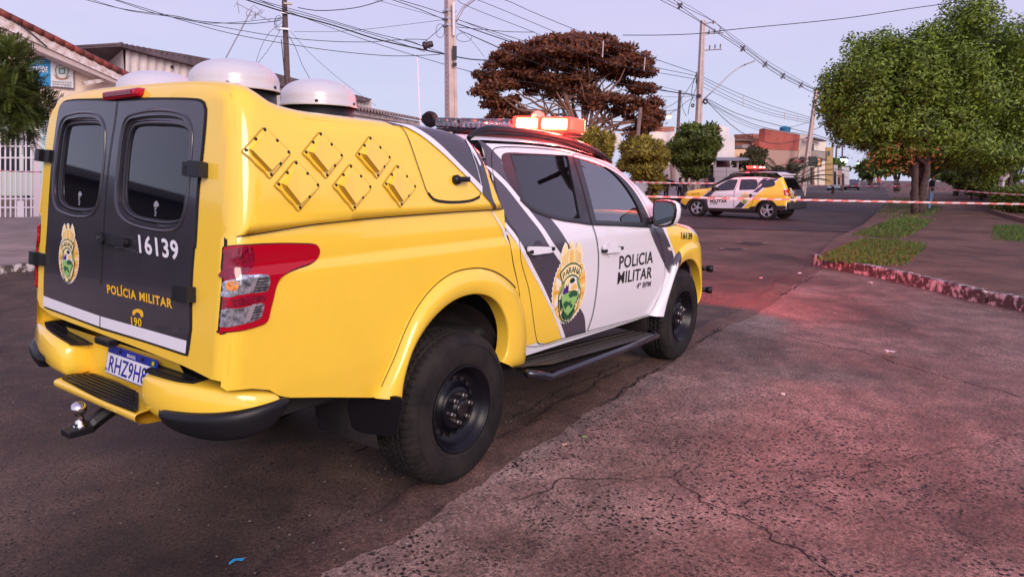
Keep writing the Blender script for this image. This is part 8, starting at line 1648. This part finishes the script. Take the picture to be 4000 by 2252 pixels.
lit(*T('Y', 342, 728), 92, .55, 160, 'bright white floodlight glaring over the distant shops', dep(*T('Y', 372, 700), 96), (.80, .95, 1.), 25., 'floodlight'); lit(*T('Y', 326, 716), 95, .22, 60, 'small greenish lit sign lamp beside the floodlight', None, (.5, 1., .85), 6., 'sign_lamp'); lit(*T('Y', 408, 740), 110, .18, 30, 'tiny green lamp farther right along the street', None, (.3, 1., .6), 8., 'green_lamp')
# ================================================================ CABLES
NC = [0]
def cable(pts, d, px=1.3, crop='F', label=None, m_=blkcable, grp='overhead cables', sub=14):
    """pts photo points, d = distance at each end"""
    n = len(pts); uv = np.array([T(crop, *p) for p in pts]); S = spline([tuple(p) for p in uv], 30, False); t = lin(0, 1, len(S)); dd = d[0]+(d[-1]-d[0])*t if len(d) == 2 else np.interp(t, lin(0, 1, len(d)), d)
    # even spacing in space: distances vary as 1/d along the picture
    dd = 1/((1-t)/d[0]+t/d[-1]); P = [dep(*q, z) for q, z in zip(S, dd)]; r_ = [px*.5*z/CF for z in dd]; s = MB(); s.tube(P, r_, 5); o = s.build('cable', m_, None, True); NC[0] += 1
    return tag(o, label, 'cable', grp)
LT = 'thin dark overhead cable strung across the sky'
for pts, d, px, cr in (
    ([(-758, -10), (-430, 72), (0, 130), (120, 160), (400, 183), (600, 182), (780, 160)], (40, 27), 1.8, 'F'), ([(-700, -10), (-400, 82), (0, 140), (200, 180), (480, 172), (700, 148), (790, 145)], (40, 27), 1.3, 'F'),
    ([(-560, -20), (-200, 100), (0, 145), (500, 240), (830, 292), (1200, 322), (1500, 325), (1750, 310), (1880, 355)], (38, 22), 1.6, 'F'), ([(-499, -5), (-157, 100), (0, 152), (400, 260), (830, 340), (1200, 395), (1600, 432), (1800, 433), (2020, 422)], (38, 17), 1.7, 'F'),
    ([(400, -40), (520, 0), (800, 90), (1200, 200), (1550, 310), (2050, 420)], (14, 17), 3.6, 'F'), ([(440, -50), (610, 0), (1000, 108), (1500, 255), (1800, 330), (2050, 415)], (20, 17), 1.6, 'F'), ([(560, -20), (1000, 150), (1500, 330), (2050, 498), (2340, 578)], (20, 30), 1.5, 'F'),
    ([(480, -30), (800, 70), (1200, 180), (1600, 300), (1900, 400)], (20, 18), 1.6, 'F'), ([(920, 60), (1050, 82), (1200, 80), (1400, 55), (1600, -5)], (26, 14), 2.2, 'F'), ([(1560, -30), (1650, 0), (1850, 70), (2045, 150)], (12, 17), 2.0, 'F'), ([(1600, -30), (1700, 0), (1900, 58), (2045, 106)], (12, 17), 1.8, 'F'), ([(1400, -30), (1700, 50), (2045, 145)], (13, 17), 1.0, 'F'),
    ([(890, 245), (1200, 245), (1500, 222), (2040, 155)], (27, 17), 1.0, 'F'), ([(850, 280), (900, 370), (950, 500), (1000, 590), (1012, 618)], (27, 26), 1.4, 'F'), ([(860, 240), (1000, 400), (1250, 620), (1525, 820)], (27, 26), .9, 'F'), ([(790, 180), (700, 250), (620, 400), (582, 540)], (27, 28), 1.0, 'F'), ([(780, 240), (680, 400), (585, 520)], (27, 28), 1.0, 'F'), ([(790, 305), (805, 460), (820, 630)], (26.8, 26.8), 2.2, 'F'),
    ([(2140, 440), (2260, 460), (2420, 470)], (17, 30), 3.0, 'F'), ([(2160, 155), (2576, 290), (2700, 330)], (17, 26), 1.8, 'F'), ([(2150, 185), (2300, 235), (2576, 330)], (17, 26), 2.6, 'F'), ([(2150, 210), (2350, 230), (2576, 248), (2750, 250)], (17, 24), 1.6, 'F'), ([(2140, 215), (2250, 300), (2360, 440)], (17, 24), 1.0, 'F'), ([(2160, 230), (2576, 420)], (17, 30), 1.3, 'F'),
    ([(-60, -60), (260, -5), (430, 68), (700, 180), (1100, 330), (1480, 460)], (12, 45), 1.5, 'X'), ([(-60, -50), (130, 10), (600, 205), (1000, 370), (1480, 478)], (12, 45), 1.4, 'X'), ([(-60, -40), (0, 20), (450, 200), (900, 385), (1480, 500)], (12, 45), 1.4, 'X'), ([(0, 130), (300, 250), (900, 500), (1480, 600)], (18, 45), 1.3, 'X'), ([(0, 195), (600, 440), (1200, 560), (1495, 605)], (18, 45), 1.3, 'X'), ([(0, 435), (130, 470), (700, 560), (1300, 640)], (24, 48), 1.0, 'X'),
    ([(1020, 222), (1250, 222), (1500, 212), (1650, 193), (2400, 118), (2900, 45), (3250, 0)], (22, 14), 1.9, 'X'),
    ([(1255, 0), (1400, 75), (1524, 150), (1700, 265), (1780, 318), (1915, 418), (2030, 490), (2140, 545), (2235, 592)], (28, 62), 1.5, 'X'), ([(1275, -10), (1400, 55), (1530, 148), (1700, 250), (1780, 300), (1915, 400), (2030, 473), (2140, 530), (2240, 570)], (28, 62), 1.3, 'X'), ([(1320, -10), (1420, 50), (1600, 142), (1700, 235), (1780, 288), (1915, 392), (2030, 465), (2140, 522), (2235, 565)], (28, 62), 1.3, 'X'), ([(1330, -20), (1500, 75), (1700, 215), (1915, 375), (2235, 560)], (28, 62), .9, 'X'),
    ([(1525, 485), (1650, 545), (1780, 602), (1950, 665), (2200, 740)], (45, 62), 1.2, 'X'), ([(1525, 500), (1650, 565), (1780, 625), (1950, 690), (2200, 752)], (45, 62), 1.1, 'X'), ([(1525, 520), (1650, 590), (1780, 650), (1950, 710), (2200, 765)], (45, 62), 1.1, 'X'), ([(1520, 545), (1650, 610), (1780, 668), (1950, 725), (2190, 775)], (45, 62), 1.0, 'X'),
    ([(1545, 630), (1700, 720), (1900, 800), (2190, 850)], (45, 62), 1.3, 'X'), ([(1550, 640), (1650, 740), (1760, 830), (1890, 888), (2000, 905), (2180, 870)], (45, 60), 1.6, 'X'), ([(1545, 620), (1750, 720), (2000, 790), (2200, 840), (2400, 905)], (45, 80), 1.5, 'X'), ([(1545, 635), (1720, 760), (1960, 850)], (45, 55), .9, 'X'), ([(1560, 650), (1650, 700), (1800, 780), (1960, 830)], (45, 55), .9, 'X'), ([(2190, 770), (2120, 790), (2045, 808)], (62, 62), 1.1, 'X'), ([(2220, 860), (2350, 900), (2417, 925)], (62, 95), 1.2, 'X'), ([(2210, 840), (2300, 870), (2417, 890)], (62, 95), 1.0, 'X'), ([(2215, 820), (2260, 800), (2300, 760)], (62, 62), 1.5, 'X'),
    ([(1240, 540), (1372, 572), (1490, 605)], (44, 45), 1.0, 'X'), ([(1240, 558), (1380, 590), (1490, 600)], (44, 45), 1.3, 'X'), ([(1250, 605), (1380, 612), (1490, 600)], (44, 45), .9, 'X'), ([(1260, 690), (1330, 660), (1400, 605), (1480, 480)], (44, 45), 1.4, 'X'), ([(1170, 735), (1280, 700), (1360, 690), (1420, 640), (1490, 605)], (46, 45), 1.3, 'X'), ([(1430, 720), (1440, 660), (1480, 560), (1485, 470)], (44, 45), 1.6, 'X'), ([(1420, 735), (1395, 680), (1390, 620)], (40, 40), 1.2, 'X'),
    ([(1480, 470), (1455, 560), (1465, 640), (1495, 600)], (45, 45), 1.6, 'X')): cable(pts, d, px, cr, LT)
# spacers on the cable runs
for x, y in ((1380, 38), (1775, 305), (1915, 405), (2027, 478), (2140, 535)):
    t = (x-1255)/980; d = 1/((1-t)/28+t/62); s = MB(); k_ = 16/1.6113*.644/CF*d; c = dep(*T('X', x, y), d)
    for a_, b_ in (((-1, -1), (1, 1)), ((-1, 1), (1, -1)), ((-.5, -1.3), (.6, 1.3))): s.tube([c+CR*a_[0]*k_+CU*a_[1]*k_, c+CR*b_[0]*k_*.9+CU*b_[1]*k_*.9], .035, 5)
    tag(s.build('cable_spacer', ins), 'small dark spacer clip on the high bundle of wires right of the tall pale pole', 'spacer', 'spacers on the high wires')
for a_, b_, d, lab in (((897, 258), (892, 362), 27, 'leftmost slim rod hanging on the wires before the brown tree'), ((1160, 362), (1153, 447), 30, 'slim rod hanging on the wires near the right edge of the brown tree'), ((1780, 605), (1775, 668), 42, 'slim rod joining low wires right of the lamp arm'), ((2040, 705), (2037, 755), 52, 'slim rod on the low wires above the brick-red building'), ((2122, 725), (2120, 768), 56, 'rod on the low wires closest to the far concrete pole')):
    s = MB(); s.tube([dep(*T('X', *a_), d), dep(*T('X', *b_), d)], .022, 6); tag(s.build('wire_spreader', mat('pale_rod', (.55, .45, .42), .7)), lab, 'spreader')
a, b = dep(*T('F', 1885, 360), 20), dep(*T('F', 1965, 338), 20); s = MB(); ax_ = (b-a)/np.linalg.norm(b-a); L_ = np.linalg.norm(b-a); s.lathe([(.001, 0), (.05, 0), (.12, .02), (.125, L_*.30), (.095, L_*.34), (.09, L_*.9), (.06, L_), (.001, L_)], a, ax_, 20); sp_ = s.build('splice_closure', mat('brown_closure', (.05, .028, .032), .5), None, True); tag(sp_, 'dark brown cylindrical cable closure hanging from the wires left of the square pole', 'cable closure')
for pts in ([(1880, 355), (1905, 320), (1990, 250), (2050, 190)], [(1920, 325), (1910, 308), (1750, 305)]): cable(pts, (20, 17), 1.6, 'F', 'short looped lead feeding the brown cable closure', grp='leads of the cable closure')
for cx_, cy_, rx, ry, d in ((770, 180, 34, 58, 26.8), (775, 190, 25, 40, 26.9), (780, 175, 40, 36, 27), (2020, 240, 32, 54, 17), (2205, 290, 60, 34, 17.5)):
    s = MB(); P = [dep(*T('F', cx_+rx*math.cos(t), cy_+ry*math.sin(t)), d) for t in lin(0, 2*math.pi, 22)]; s.tube(P, 1.2*.5*d/CF, 5); tag(s.build('cable_loop', blkcable, None, True), 'coiled spare loop of cable tied beside a pole', 'cable loop', 'spare cable loops by the poles')
for p, d in (((843, 30), 26.7), ((815, 225), 26.8), ((820, 100), 26.8)): s = MB(); c = dep(*T('F', *p), d); s.box(c, (.12, .32, .07), rz=toC(c)); s.build('clamp', galv if p[1] != 30 else ins, pw)
# TV aerial on the warehouse roof
s = MB(); d = 29; s.tube([dep(*T('F', 345, 478), d), dep(*T('F', 565, 70), d)], .03, 6); an = root('tv_aerial', tuple(dep(*T('F', 345, 478), d)), 'spindly leaning television aerial on a mast above the warehouse', 'aerial'); s.build('mast', galv, an)
s = MB(); s.tube([dep(*T('F', 445, 25), d), dep(*T('F', 700, 165), d)], .018, 5); s.build('boom', galv, an); s = MB()
for p, q in (((428, 55), (462, -5)), ((450, 20), (464, 105)), ((575, 38), (642, 100)), ((520, 90), (580, 40)), ((520, 125), (640, 105)), ((520, 95), (525, 130)), ((546, 155), (612, 95)), ((590, 90), (590, 150)), ((640, 70), (560, 160)), ((610, 118), (660, 80)), ((655, 150), (670, 130)), ((690, 160), (710, 150))): s.tube([dep(*T('F', *p), d+.0), dep(*T('F', *q), d+.3)], .012, 5)
s.build('elements', galv, an)
# whip antenna on the pickup cab
s = MB(); s.tube([on(*T('F', 1866, 968), 1, .30), on(*T('F', 1842, 447), 1, .30)], .0018, 6); s.build('whip_antenna', mat('pale_antenna', (.7, .65, .66), .4), TRK)
# ================================================================ BARRIER TAPE
tw, trd = mat('tape_white', (.74, .62, .62), .5), mat('tape_red', (.72, .22, .19), .5)
def tape(ends, d, wpx, label, nst=40, sag=4, seed=1):
    """striped ribbon; ends in photo coordinates, distances at both ends"""
    rr = np.random.default_rng(seed); (u0, v0), (u1, v1) = ends; n = nst*2; V = []; A0, A1 = dep(u0, v0, d[0]), dep(u1, v1, d[1]); wd = wpx/CF*d[1]
    L_ = np.linalg.norm(A1-A0); tws = np.cumsum(rr.normal(0, .10, n+1)); tws -= tws.mean()
    for i in range(n+1):
        t = i/n; p = A0+(A1-A0)*t-np.array([0, 0, sag/CF*(d[0]+d[1])/2*4*t*(1-t)]); a = .25*math.sin(tws[i]*1.2); h = np.array([math.sin(a)*.5, -math.sin(a)*.5, math.cos(a)]); p = p+np.array([0, 0, rr.normal(0, .003)]); V += [p-h*wd/2-(A1-A0)/L_*wd*.3, p+h*wd/2+(A1-A0)/L_*wd*.3]
    o = mk('barrier_tape', V, [(2*i, 2*i+2, 2*i+3, 2*i+1) for i in range(n)], [tw, trd], None, False, None, [(i//2) % 2 for i in range(n)]); md = o.modifiers.new('t', 'SOLIDIFY'); md.thickness = .0015; return tag(o, label, 'tape')
tape([(1500, 491), (2620, 514)], (19, 19), 4.3, 'nearest red and white barrier tape crossing in front of the far police car', 60, 1)
tape([(1560, 457), (1806, 461)], (33, 30), 3.8, 'upper red and white barrier tape in front of the standing people', 24, 1, 2); tape([(2004, 465.5), (2290, 466.5)], (45, 29), 3.4, 'red and white barrier tape from the far police car to the big tree trunk', 34, 2, 3)
tape([(2330, 470), (2620, 492)], (29, 22), 3.2, 'slack red and white barrier tape from the big tree toward the hedge', 28, 3, 4); tape([(-60, 426), (112, 433)], (16.5, 15.5), 3.2, 'thin red and white barrier tape across the white clinic gate', 14, 1, 5)
